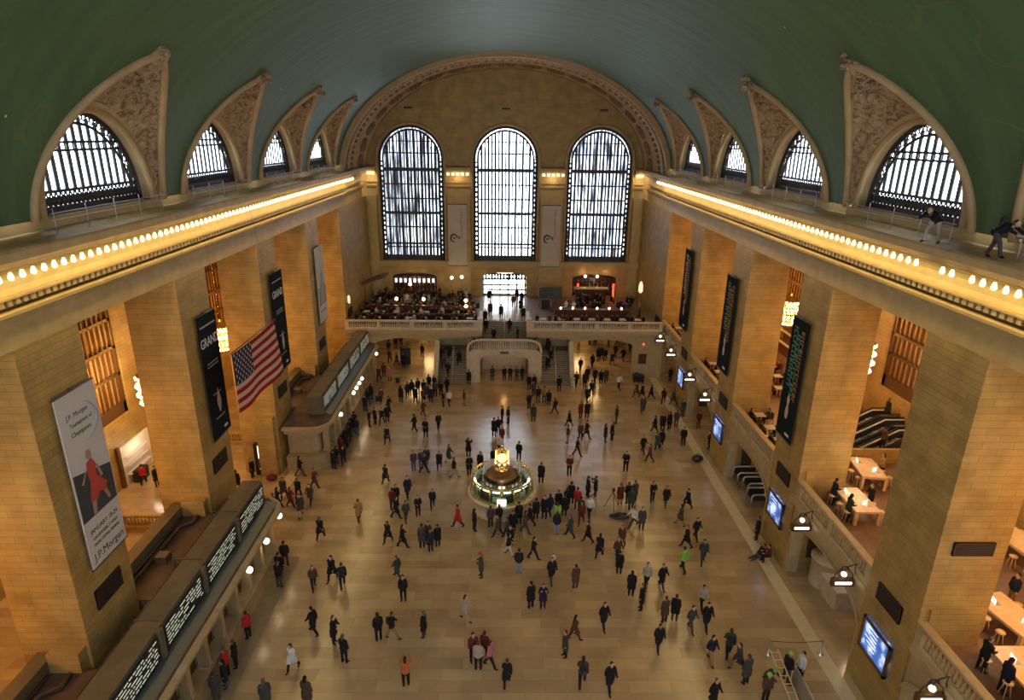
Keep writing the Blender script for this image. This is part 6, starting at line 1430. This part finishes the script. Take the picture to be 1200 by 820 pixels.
5.02|40.55|0.00|S|168|k|k|c||1.05|eighth from left person in black coat, standing just in front of the booth|just in front of the booth
4.55|36.45|0.00|W|-111|g|k|c||1.03|person in dark grey coat, walking just in front of the booth|just in front of the booth
5.38|39.77|0.00|S|157|R|g|j||1.06|person in bright red jacket, standing just in front of the booth|just in front of the booth
5.54|38.79|0.00|S|161|G|k|c||0.96|person in dark green coat, standing just in front of the booth|just in front of the booth
5.50|38.05|0.00|W|-16|r|r|j||1.05|person in dark red jacket, walking just in front of the booth|just in front of the booth
6.17|38.79|0.00|W|9|w|k|j||1.05|person in white jacket, walking just in front of the booth|just in front of the booth
5.71|35.88|0.00|W|-90|k|k|c||0.96|rightmost person in black coat, walking just in front of the booth|just in front of the booth
-12.36|36.14|0.00|W|171|k|k|c||1.00|leftmost person in black coat, walking left of the round booth|left of the round booth
-11.42|31.25|0.00|W|27|n|k|j||0.97|person in brown jacket, walking on the near floor beside the left ticket office|on the near floor beside the left ticket office
-10.49|32.02|0.00|W|-14|k|k|c||1.04|rightmost person in black coat, walking on the near floor beside the left ticket office|on the near floor beside the left ticket office
-13.49|31.31|0.00|S|158|k|g|j||1.06|rightmost person in black jacket, standing at the near ticket office windows|at the near ticket office windows
-13.77|32.24|0.00|S|169|k|k|c||1.01|person in black coat, standing at the near ticket office windows|at the near ticket office windows
-13.77|33.29|0.00|S|189|k|r|j||1.05|second from left person in black jacket, standing at the near ticket office windows|at the near ticket office windows
-10.38|27.62|0.00|W|-114|k|k|c||1.04|leftmost person in black coat, walking on the near floor beside the left ticket office|on the near floor beside the left ticket office
-9.09|26.95|0.00|H|72|k|k|c||1.03|person in black coat, looking down on the near floor beside the left ticket office|on the near floor beside the left ticket office
-8.22|25.62|0.00|S|154|k|k|j||1.03|person in black jacket, standing on the near floor beside the left ticket office|on the near floor beside the left ticket office
-10.73|25.18|0.00|W|-18|w|k|c||0.97|person in white coat, walking on the near floor beside the left ticket office|on the near floor beside the left ticket office
-13.81|27.30|0.00|S|-116|R|k|j||0.99|rightmost person in bright red jacket, standing at the near ticket office windows|at the near ticket office windows
-13.85|24.67|0.00|S|-100|R|k|j||1.06|leftmost person in bright red jacket, standing at the near ticket office windows|at the near ticket office windows
-13.67|25.31|0.00|S|-84|k|k|j||0.99|leftmost person in black jacket, standing at the near ticket office windows|at the near ticket office windows
-13.68|24.07|0.00|S|-63|b|d|c||0.97|person in navy coat, standing at the near ticket office windows|at the near ticket office windows
-9.33|22.95|0.00|S|164|n|g|c||1.06|person in brown coat, standing on the near floor beside the left ticket office|on the near floor beside the left ticket office
-11.25|22.86|0.00|S|205|g|g|c||1.03|person in dark grey coat, standing at the near ticket office windows|at the near ticket office windows
-13.81|23.34|0.00|S|207|g|g|j||0.96|person in dark grey jacket, standing at the near ticket office windows|at the near ticket office windows
-6.74|27.14|0.00|S|203|k|k|j||1.03|leftmost person in black jacket, standing on the near floor, left of centre|on the near floor, left of centre
-6.03|27.26|0.00|W|99|k|t|j|B|1.04|person in black jacket with backpack, walking on the near floor, left of centre|on the near floor, left of centre
-4.33|27.39|0.00|S|-112|k|g|c||0.97|person in black coat, standing on the near floor, left of centre|on the near floor, left of centre
-2.17|28.67|0.00|W|70|L|L|j||1.00|person in pale grey jacket, walking on the near floor, left of centre|on the near floor, left of centre
-4.83|24.19|0.00|P|183|o|k|j|W|1.01|person in orange jacket, arms raised on the near floor, left of centre|on the near floor, left of centre
-1.28|25.17|0.00|S|172|L|k|j||1.03|person in pale grey jacket, standing on the near floor, left of centre|on the near floor, left of centre
-1.57|25.74|0.00|S|19|r|k|j||1.03|leftmost person in dark red jacket, standing on the near floor, left of centre|on the near floor, left of centre
-0.98|25.95|0.00|S|154|r|k|j||0.97|rightmost person in dark red jacket, standing on the near floor, left of centre|on the near floor, left of centre
-0.69|25.36|0.00|W|74|P|k|j||0.98|person in pink jacket, walking on the near floor, left of centre|on the near floor, left of centre
-6.87|66.31|1.93|W|184|k|k|c||0.97|leftmost person in black coat, walking on the left staircase|on the left staircase
-6.16|66.53|2.10|W|187|k|k|c||0.99|second from left person in black coat, walking on the left staircase|on the left staircase
-5.03|65.87|1.57|W|172|k|k|c||1.03|rightmost person in black coat, walking on the left staircase|on the left staircase
-6.19|64.77|0.70|W|205|k|k|j||0.97|person in black jacket, walking on the left staircase|on the left staircase
-6.71|65.43|1.23|W|172|n|k|j||1.06|person in brown jacket, walking on the left staircase|on the left staircase
5.21|66.31|1.93|W|-16|k|k|c||0.95|rightmost person in black coat, walking on the right staircase|on the right staircase
4.87|65.43|1.23|W|-17|k|k|c||1.04|leftmost person in black coat, walking on the right staircase|on the right staircase"""
# ================================================================== PEOPLE
def remesh(mb, name, voxel, ratio=1.0):
    me = mb.mesh('tmp'); o = bpy.data.objects.new('tmp', me); COL.objects.link(o)
    m = o.modifiers.new('r', 'REMESH'); m.mode = 'VOXEL'; m.voxel_size = voxel; m.use_smooth_shade = True
    s_ = o.modifiers.new('s', 'SMOOTH'); s_.factor = .5; s_.iterations = 2
    if ratio < 1: d = o.modifiers.new('d', 'DECIMATE'); d.ratio = ratio
    dg = bpy.context.evaluated_depsgraph_get(); dg.update()
    r = bpy.data.meshes.new_from_object(o.evaluated_get(dg)); bpy.data.objects.remove(o); r.name = name
    for p in r.polygons: p.use_smooth = True
    r.materials.clear(); return r
def rotx(v, a): return Vector((v.x, v.y * cos(a) - v.z * sin(a), v.y * sin(a) + v.z * cos(a)))
def skeleton(P):
    J = {}; th, shn = .44, .43
    lean = P.get('lean', 0)
    legs = {}
    for s_, key in ((-1, 'L'), (1, 'R')):
        hip = Vector((s_ * .095, 0, 0)); a, k = P['leg'][key]       # thigh forward angle, knee bend (degrees)
        a = math.radians(a); k = math.radians(k)
        kn = hip + Vector((s_ * P.get('splay', .02), -sin(a) * th, -cos(a) * th))
        b = a - k; an = kn + Vector((0, -sin(b) * shn, -cos(b) * shn)); toe = an + Vector((s_ * .02, -.15 * cos(min(0, b) * .5), -.03 + (.0 if b > -.3 else -.05)))
        legs[key] = (hip, kn, an, toe)
    low = min(l[2].z for l in legs.values()) - .08
    if 'pelvis' in P: off = P['pelvis']
    else: off = -low
    up = Vector((0, 0, off))
    for k_, l in legs.items(): J['leg' + k_] = [p + up for p in l]
    base = Vector((0, 0, off))
    def T(v): return base + rotx(Vector(v), lean)     # positive lean bends forward (towards -y)
    J['T'] = T
    J['chest'] = T((0, 0, .32)); J['neck'] = T((0, -.01, .55)); J['head'] = T((0, -.03, .70))
    for s_, key in ((-1, 'L'), (1, 'R')):
        f, o_, e, w = P['arm'][key]    # forward, outward, elbow bend, inward turn of the forearm
        f, o_, e, w = map(math.radians, (f, o_, e, w))
        sh = T((s_ * .185, 0, .475)); d = Vector((s_ * sin(o_), -sin(f) * cos(o_), -cos(f) * cos(o_))); el = sh + d * .28
        d2 = Vector((s_ * sin(o_) * .4 - s_ * sin(w), -sin(f + e), -cos(f + e))).normalized(); wr = el + d2 * .25
        J['arm' + key] = [sh, el, wr, d2]
    return J
def body_mb(J, skip_hands=False):
    b = MB(); T = J['T']
    b.tube([T((0, 0, z)) for z in (-.06, .02, .12, .2, .32, .42, .50, .56)], [.10, .135, .12, .115, .135, .125, .075, .05], 12)
    for s_ in (-1, 1): b.tube([T((s_ * .05, 0, .02)), T((s_ * .07, .01, .3)), T((s_ * .11, .005, .44))], [.11, .1, .07], 10); b.sphere(T((s_ * .06, .04, 0)), .105)
    b.tube([T((-.18, 0, .47)), T((0, 0, .5)), T((.18, 0, .47))], [.06, .07, .06], 10)
    b.tube([J['neck'] - Vector((0, 0, .05)), J['head']], [.058, .052], 10)
    h = J['head']; b.sphere(h + Vector((0, .012, .035)), .093, 14, 10, (.84, 1.02, 1.12)); b.sphere(h + Vector((0, -.03, -.04)), .062, 10, 8, (.9, 1, 1.1))
    b.sphere(h + Vector((0, -.1, -.005)), .019, 8, 6, (.8, 1.2, 1.5)); b.sphere(h + Vector((0, -.088, -.055)), .02, 8, 6, (1.3, .7, .5))
    for s_ in (-1, 1): b.sphere(h + Vector((s_ * .082, .005, -.005)), .024, 8, 6, (.5, .9, 1.4)); b.sphere(h + Vector((s_ * .033, -.083, .022)), .014, 6, 5)
    for key in 'LR':
        hip, kn, an, toe = J['leg' + key]
        b.tube([hip + Vector((0, 0, .03)), hip.lerp(kn, .5), kn, kn.lerp(an, .35), an, an + Vector((0, .02, -.045))], [.098, .083, .058, .06, .038, .038], 10)
        b.tube([an + Vector((0, .05, -.05)), an + Vector((0, -.04, -.05)), toe + Vector((0, 0, -.02))], [.036, .04, .03], 8)
        sh, el, wr, d = J['arm' + key]
        b.tube([sh, sh.lerp(el, .4), el, el.lerp(wr, .3), wr], [.058, .05, .041, .042, .027], 10)
        sd = -1 if key == 'L' else 1; side = d.cross(Vector((1, 0, 0))); side = side.normalized() if side.length > .1 else Vector((0, 1, 0)); nrm = d.cross(side).normalized()
        if nrm.x * sd > 0: nrm = -nrm
        palm = wr + d * .05; b.sphere(palm, .034, 8, 6, (.9, .9, 1.1)); b.tube([wr, palm + d * .03], [.027, .032], 8)
        for f_, (o2, L_) in enumerate(((-.028, .062), (-.0095, .072), (.0095, .068), (.027, .052))):
            p0 = palm + d * .025 + side * o2; p1 = p0 + d * L_ * .55 + nrm * .006; p2 = p1 + d * L_ * .4 + nrm * .026
            b.tube([p0, p1, p2], [.0105, .0098, .0085], 6)
        t0 = palm - side * .028 - d * .02; b.tube([t0, t0 - side * .024 + d * .03 + nrm * .01, t0 - side * .022 + d * .055 + nrm * .022], [.0125, .0115, .0095], 6)
    return b
def coat_mb(J, long_):
    b = MB(); T = J['T']
    b.tube([T((0, 0, z)) for z in (-.12, .0, .15, .3, .42, .49, .535)], [.165, .165, .15, .165, .155, .10, .075], 14)
    for s_ in (-1, 1): b.tube([T((s_ * .05, 0, -.1)), T((s_ * .06, .0, .3)), T((s_ * .12, 0, .45))], [.14, .125, .085], 10)
    b.tube([T((-.19, 0, .465)), T((0, .01, .5)), T((.19, 0, .465))], [.082, .085, .082], 10)
    for key in 'LR':
        sh, el, wr, d = J['arm' + key]; b.tube([sh, sh.lerp(el, .5), el, el.lerp(wr, .5), wr - d * .01], [.08, .07, .062, .055, .048], 10)
        hip, kn, an, toe = J['leg' + key]
        if long_: b.tube([hip, hip.lerp(kn, .5), hip.lerp(kn, .95)], [.15, .15, .145], 12)
        else: b.tube([hip + Vector((0, 0, .02)), hip.lerp(kn, .18)], [.135, .13], 12)
    if long_:
        a, c = J['legL'][1], J['legR'][1]; b.tube([J['legL'][0].lerp(J['legR'][0], .5), a.lerp(c, .5) + Vector((0, 0, .05))], [.17, .17], 12)
    return b
def trouser_mb(J):
    b = MB()
    for key in 'LR':
        hip, kn, an, toe = J['leg' + key]; b.tube([hip + Vector((0, 0, .04)), hip.lerp(kn, .5), kn, kn.lerp(an, .5), an + Vector((0, 0, .0))], [.12, .10, .078, .07, .066], 10)
    b.sphere(J['legL'][0].lerp(J['legR'][0], .5) + Vector((0, .01, .02)), .15, 12, 8); return b
def shoe_mb(J):
    b = MB()
    for key in 'LR':
        hip, kn, an, toe = J['leg' + key]; b.tube([an + Vector((0, .055, -.04)), an + Vector((0, -.03, -.035)), toe + Vector((0, 0, -.018)), toe + Vector((0, -.03, -.02))], [.042, .05, .042, .025], 8); b.tube([an, an + Vector((0, 0, -.05))], .046, 8)
    return b
def hair_mb(J, long_):
    b = MB(); h = J['head']; b.sphere(h + Vector((0, .03, .06)), .098, 14, 10, (.92, .98, 1.0)); b.sphere(h + Vector((0, .055, .0)), .08, 10, 8, (1, .8, 1.2))
    if long_: b.tube([h + Vector((0, .06, 0)), h + Vector((0, .085, -.12)), h + Vector((0, .09, -.2))], [.09, .075, .05], 10)
    return b
S5 = (3, 4)
POSES = {
 'S': dict(leg=dict(L=(2, 3), R=(-1, 2)), arm=dict(L=(4, 9, 12, 0), R=(2, 9, 14, 0))),
 'W': dict(leg=dict(L=(24, 6), R=(-16, 18)), arm=dict(L=(-18, 8, 12, 0), R=(20, 8, 22, 0)), lean=.05),
 'V': dict(leg=dict(L=(-26, 14), R=(34, 6)), arm=dict(L=(28, 10, 25, 0), R=(-26, 8, 15, 0)), lean=.09),
 'P': dict(leg=dict(L=(3, 3), R=(-2, 2)), arm=dict(L=(62, 18, 85, 35), R=(62, 18, 85, 35))),
 'H': dict(leg=dict(L=(3, 3), R=(-2, 4)), arm=dict(L=(12, 14, 75, 30), R=(14, 14, 70, 35)), lean=.05),
 'X': dict(leg=dict(L=(84, 84), R=(80, 84)), arm=dict(L=(32, 10, 55, 15), R=(36, 10, 50, 20)), pelvis=.55, lean=.12),
 'F': dict(leg=dict(L=(84, 4), R=(88, 12)), arm=dict(L=(10, 12, 50, 10), R=(20, 10, 40, 10)), pelvis=.14, lean=-.25),
 'B': dict(leg=dict(L=(38, 22), R=(-14, 10)), arm=dict(L=(60, 6, 10, 0), R=(55, 8, 12, 0)), lean=1.0),
 'C': dict(leg=dict(L=(78, 100), R=(20, 110)), arm=dict(L=(60, 10, 30, 0), R=(40, 10, 50, 0)), lean=.5, pelvis=.5),
}
PM = {}
def parts(pose):
    if pose not in PM:
        J = skeleton(POSES[pose])
        PM[pose] = dict(J=J, body=remesh(body_mb(J), 'body_mesh', .0125, .45), j=remesh(coat_mb(J, False), 'jacket_mesh', .03), c=remesh(coat_mb(J, True), 'coat_mesh', .03),
                        t=remesh(trouser_mb(J), 'trousers_mesh', .028), s=remesh(shoe_mb(J), 'shoes_mesh', .022), h0=remesh(hair_mb(J, False), 'hair_mesh', .022), h1=remesh(hair_mb(J, True), 'hair_mesh', .022))
    return PM[pose]
_mm = {}
def cmesh(me, m):
    k = (me.name, m.name)
    if k not in _mm: c = me.copy(); c.materials.append(m); _mm[k] = c
    return _mm[k]
CC = dict(k=(.012, .011, .011), g=(.05, .047, .043), b=(.014, .017, .03), r=(.11, .018, .016), R=(.38, .02, .02), n=(.07, .04, .025), t=(.26, .15, .06), w=(.55, .53, .48), Y=(.22, .42, .06), p=(.08, .03, .07), P=(.42, .13, .17),
          G=(.03, .045, .03), L=(.30, .26, .20), o=(.45, .12, .04), d=(.05, .07, .14), e=(.20, .26, .34))
HC = [(.012, .01, .008), (.03, .017, .01), (.06, .035, .018), (.10, .08, .06)]
prr = random.Random(11)
def person(x, y, z, pose, rot, top, bot, coat, extra, h, label, group, simple=False):
    P = parts(pose)
    sk = M['skin'] if prr.random() < .75 else M['skin2']
    o = bpy.data.objects.new('person', cmesh(P['body'], sk)); COL.objects.link(o)
    o.location = (x, y, z); o.rotation_euler = (0, 0, math.radians(rot)); o.scale = (h, h, h); tag(o, label, 'person', group)
    def ch(nm, me, m):
        c = bpy.data.objects.new(nm, cmesh(me, m)); COL.objects.link(c); c.parent = o; return c
    ch('coat' if coat == 'c' else 'jacket', P[coat], colm(CC[top]))
    ch('trousers', P['t'], colm(CC[bot]))
    if not simple: ch('shoes', P['s'], colm((.015, .012, .01)))
    ch('hair', P['h1' if prr.random() < .35 else 'h0'], colm(HC[prr.randrange(4)]))
    J = P['J']
    if 'B' in extra:
        q = MB(); c0_ = J['T']((0, .2, .3)); q.sphere(c0_, .2, 12, 8, (.85, .55, 1.15)); me = q.mesh('backpack'); me.materials.append(colm((.02, .02, .022))); c = bpy.data.objects.new('backpack', me); COL.objects.link(c); c.parent = o
    if 'H' in extra:
        q = MB(); q.lathe([(.14, 0), (.115, .02), (.11, .08), (.06, .13), (0, .14)], J['head'] + Vector((0, .01, .045)), 14); me = q.mesh('hat'); me.materials.append(colm(CC['Y'] if x > 8 else (.3, .05, .03))); c = bpy.data.objects.new('hat', me); COL.objects.link(c); c.parent = o
    return o
for ln in PEOPLE.strip().split('\n'):
    t = ln.split('|')
    person(float(t[0]), float(t[1]), float(t[2]), t[3], float(t[4]), t[5], t[6], t[7], t[8], float(t[9]), t[10], 'people ' + t[11])
# people seated on the floor against the right wall, workers on the cornice, shoppers in the aisles
for a in [(16.9, 34.4, 0, 'F', -70, 'k', 'g', 'j', '', 1, 'person in black jacket sitting on the floor with legs stretched out by the right pier'),
          (17.2, 33.9, 0, 'X', -90, 'r', 'k', 'j', '', .95, 'person in red jacket crouched against the right pier'),
          (13.3, 24.4, 0, 'C', 30, 'g', 'k', 'j', 'H', 1, 'worker with lime helmet crouching over the open floor at lower right'),
          (16.98, 25.0, 22.1, 'B', -60, 'k', 'L', 'j', '', 1.05, 'worker in black bending on the right cornice beside the lunette window'),
          (17.1, 21.9, 22.1, 'B', 15, 'k', 'g', 'j', 'B', 1.0, 'worker in black jacket crouching on the right cornice at the picture edge'),
          (-27.9, 43.0, 0, 'W', 200, 'R', 'k', 'j', '', 1, 'person in red jacket entering the bright shop beyond the left opening'),
          (-26.7, 42.7, 0, 'S', 60, 'k', 'k', 'c', '', 1, 'person in black coat at the edge of the left opening'),
          (28.3, 42.1, 6.3, 'S', 90, 'k', 'k', 'c', '', 1, 'person in black coat at the top of the escalators'),
          (26.2, 38.7, 5.62, 'S', 90, 'n', 'k', 'j', '', 1, 'person in brown jacket riding the nearest escalator'),
          (19.7, 32.5, ZG, 'H', 90, 'b', 'k', 'j', '', 1, 'person in navy jacket leaning at the middle maple table, left side'),
          (19.7, 30.8, ZG, 'H', 90, 'G', 'k', 'j', '', 1, 'person in dark green jacket at the near left of the middle maple table'),
          (21.6, 31.9, ZG, 'H', -90, 'k', 'k', 'j', '', 1, 'person in black jacket at the right of the middle maple table'),
          (21.2, 27.0, ZG, 'X', 30, 'k', 'k', 'c', '', 1.05, 'person in black seated alone near the nearest right pier'),
          (22.0, 24.3, ZG, 'H', 20, 'k', 'k', 'j', '', 1, 'blond person in black behind the table right of the nearest pier'),
          (24.0, 24.0, ZG, 'S', -90, 'b', 't', 'j', '', 1, 'person in blue shirt standing right of the nearest pier'),
          (19.75, 20.1, ZG, 'H', 90, 'k', 'k', 'j', '', 1, 'person in black leaning at the far end of the bottom right table'),
          (19.8, 19.0, ZG, 'S', 90, 'b', 'k', 'j', '', 1, 'person in navy jacket with red cap at the bottom right table'),
          (19.9, 18.0, ZG, 'H', 60, 't', 'k', 'j', '', 1, 'person in tan jacket at the near end of the bottom right table'),
          (26.0, 28.6, ZG, 'H', 90, 'b', 'k', 'j', '', 1, 'person in bright blue at the table on the right edge'),
          (24.4, 35.6, ZG, 'H', -90, 't', 'k', 'j', '', 1, 'person in tan jacket at the table below the escalators')]:
    person(*a, 'people beside the hall')
# walkers on the upper walkway and the upper flight
wk = [(-.4, 71.6, 5.42, 'W', 180, 'k', 'c', 'in the middle of the walkway'), (1.1, 76.5, 5.42, 'W', 0, 'r', 'j', 'on the walkway, right'), (2.0, 74.5, 5.42, 'W', 180, 'k', 'c', 'on the walkway, farther right'), (-2.0, 79.2, 5.42, 'S', 0, 'k', 'c', 'before the doors, left'),
      (1.6, 79.6, 5.42, 'S', 180, 'k', 'j', 'before the doors, centre'), (2.2, 78.4, 5.42, 'W', 180, 'k', 'c', 'before the doors, right'), (-2.25, 70.2, 5.23, 'W', 0, 'k', 'c', 'at the top left of the upper flight'), (-2.1, 69.2, 4.4, 'W', 0, 'k', 'j', 'halfway up the upper flight, left'),
      (-1.7, 72.6, 5.42, 'S', 20, 'k', 'c', 'at the stair head, left'), (2.2, 70.9, 5.42, 'W', 0, 'k', 'c', 'at the stair head, right'), (.6, 69.1, 4.4, 'W', 180, 'k', 'j', 'halfway up the upper flight, centre'), (1.5, 67.6, 3.84, 'S', 90, 'k', 'j', 'on the landing, right'),
      (-3.6, 68.3, 3.32, 'W', 90, 'k', 'c', 'climbing to the landing at left'), (3.6, 68.2, 3.32, 'W', -90, 'k', 'c', 'climbing to the landing at right'), (5.0, 68.0, 2.8, 'W', -90, 'k', 'c', 'on the right side landing'), (-1.2, 67.3, 3.84, 'S', 0, 'k', 'j', 'on the landing behind the rail, left'), (5.0, 67.2, 2.63, 'W', 180, 'k', 'c', 'at the top of the right side flight')]
for (x, y, z, ps, rt, tp, ct, lab) in wk:
    person(x, y, z, ps, rt, tp, 'k', ct, '', 1, 'person in %s %s %s' % ('dark red' if tp == 'r' else 'black', 'coat' if ct == 'c' else 'jacket', lab), 'people on the upper stairs and walkway')
# diners of the right gallery
for i, (x, y, z, rt, lab) in enumerate(SEATS):
    c_ = 'kgnkbr'[i % 6]
    person(x, y, z - .02, 'X', rt, c_, 'k', 'j', '', .95, lab % dict(k='black', g='dark grey', n='brown', b='navy', r='dark red')[c_], 'diners on the right gallery', True)
# the crowd of diners on the far balcony: past the 300 nearest people, one object
cr = MB(); rr = random.Random(5)
crm = [colm(CC[c_]) for c_ in 'kkkgkgnkbrgwkk'] + [M['skin']]
def diner(x, y, z, a):
    m_ = Matrix.Translation((x, y, z)) @ Matrix.Rotation(a, 4, 'Z')
    n0 = len(cr.v); cr.use(crm[rr.randrange(len(crm) - 1)])
    cr.tube([(0, 0, .45), (0, 0, .7), (0, -.03, .98), (0, -.03, 1.08)], [.17, .16, .18, .07], 8)
    for s_ in (-1, 1): cr.tube([(s_ * .2, -.02, 1.0), (s_ * .23, -.12, .78), (s_ * .1, -.35, .8)], [.06, .05, .04], 6); cr.tube([(s_ * .09, 0, .5), (s_ * .1, -.42, .52), (s_ * .1, -.42, .05)], [.09, .07, .05], 6)
    cr.use(crm[-1]); cr.sphere((0, -.06, 1.2), .095, 8, 6, (.85, 1, 1.15)); cr.use(colm(HC[rr.randrange(4)])); cr.sphere((0, -.03, 1.24), .1, 8, 6, (.9, .95, 1))
    for i in range(n0, len(cr.v)): cr.v[i] = tuple(m_ @ Vector(cr.v[i]))
for (yy, rw) in rows_l:
    for i in range(8):
        x = -16.2 + i * 1.75
        for dx, dy, a in ((-.7, 0, PI / 2), (.7, 0, -PI / 2), (0, .7, 0), (0, -.75, PI)):
            if rr.random() < .93: diner(x + dx, yy + dy, 5.4, a + rr.uniform(-.3, .3))
for i in range(60): diner(rr.uniform(-16.5, -4.6), rr.uniform(76.0, 81.0), 5.4 + rr.choice((0, .35)), rr.uniform(0, 6.3))
for i in range(6):
    for dx in (-.7, .7): diner(6.5 + i * 1.75 + dx, 69.0, 5.4, PI / 2 * (1 if dx < 0 else -1))
for i in range(40): diner(rr.uniform(7.2, 16.2), rr.uniform(73.6, 77.9), 5.4 + rr.choice((.25, .45)), rr.uniform(0, 6.3))
for dx in (-.7, .8, 2.3): diner(4.4 + dx, 69.1, 5.4, rr.uniform(-1, 1))
co = cr.build('diners'); tag(co, 'crowd of seated diners filling the tables of the far balcony', 'people', None, 'stuff')
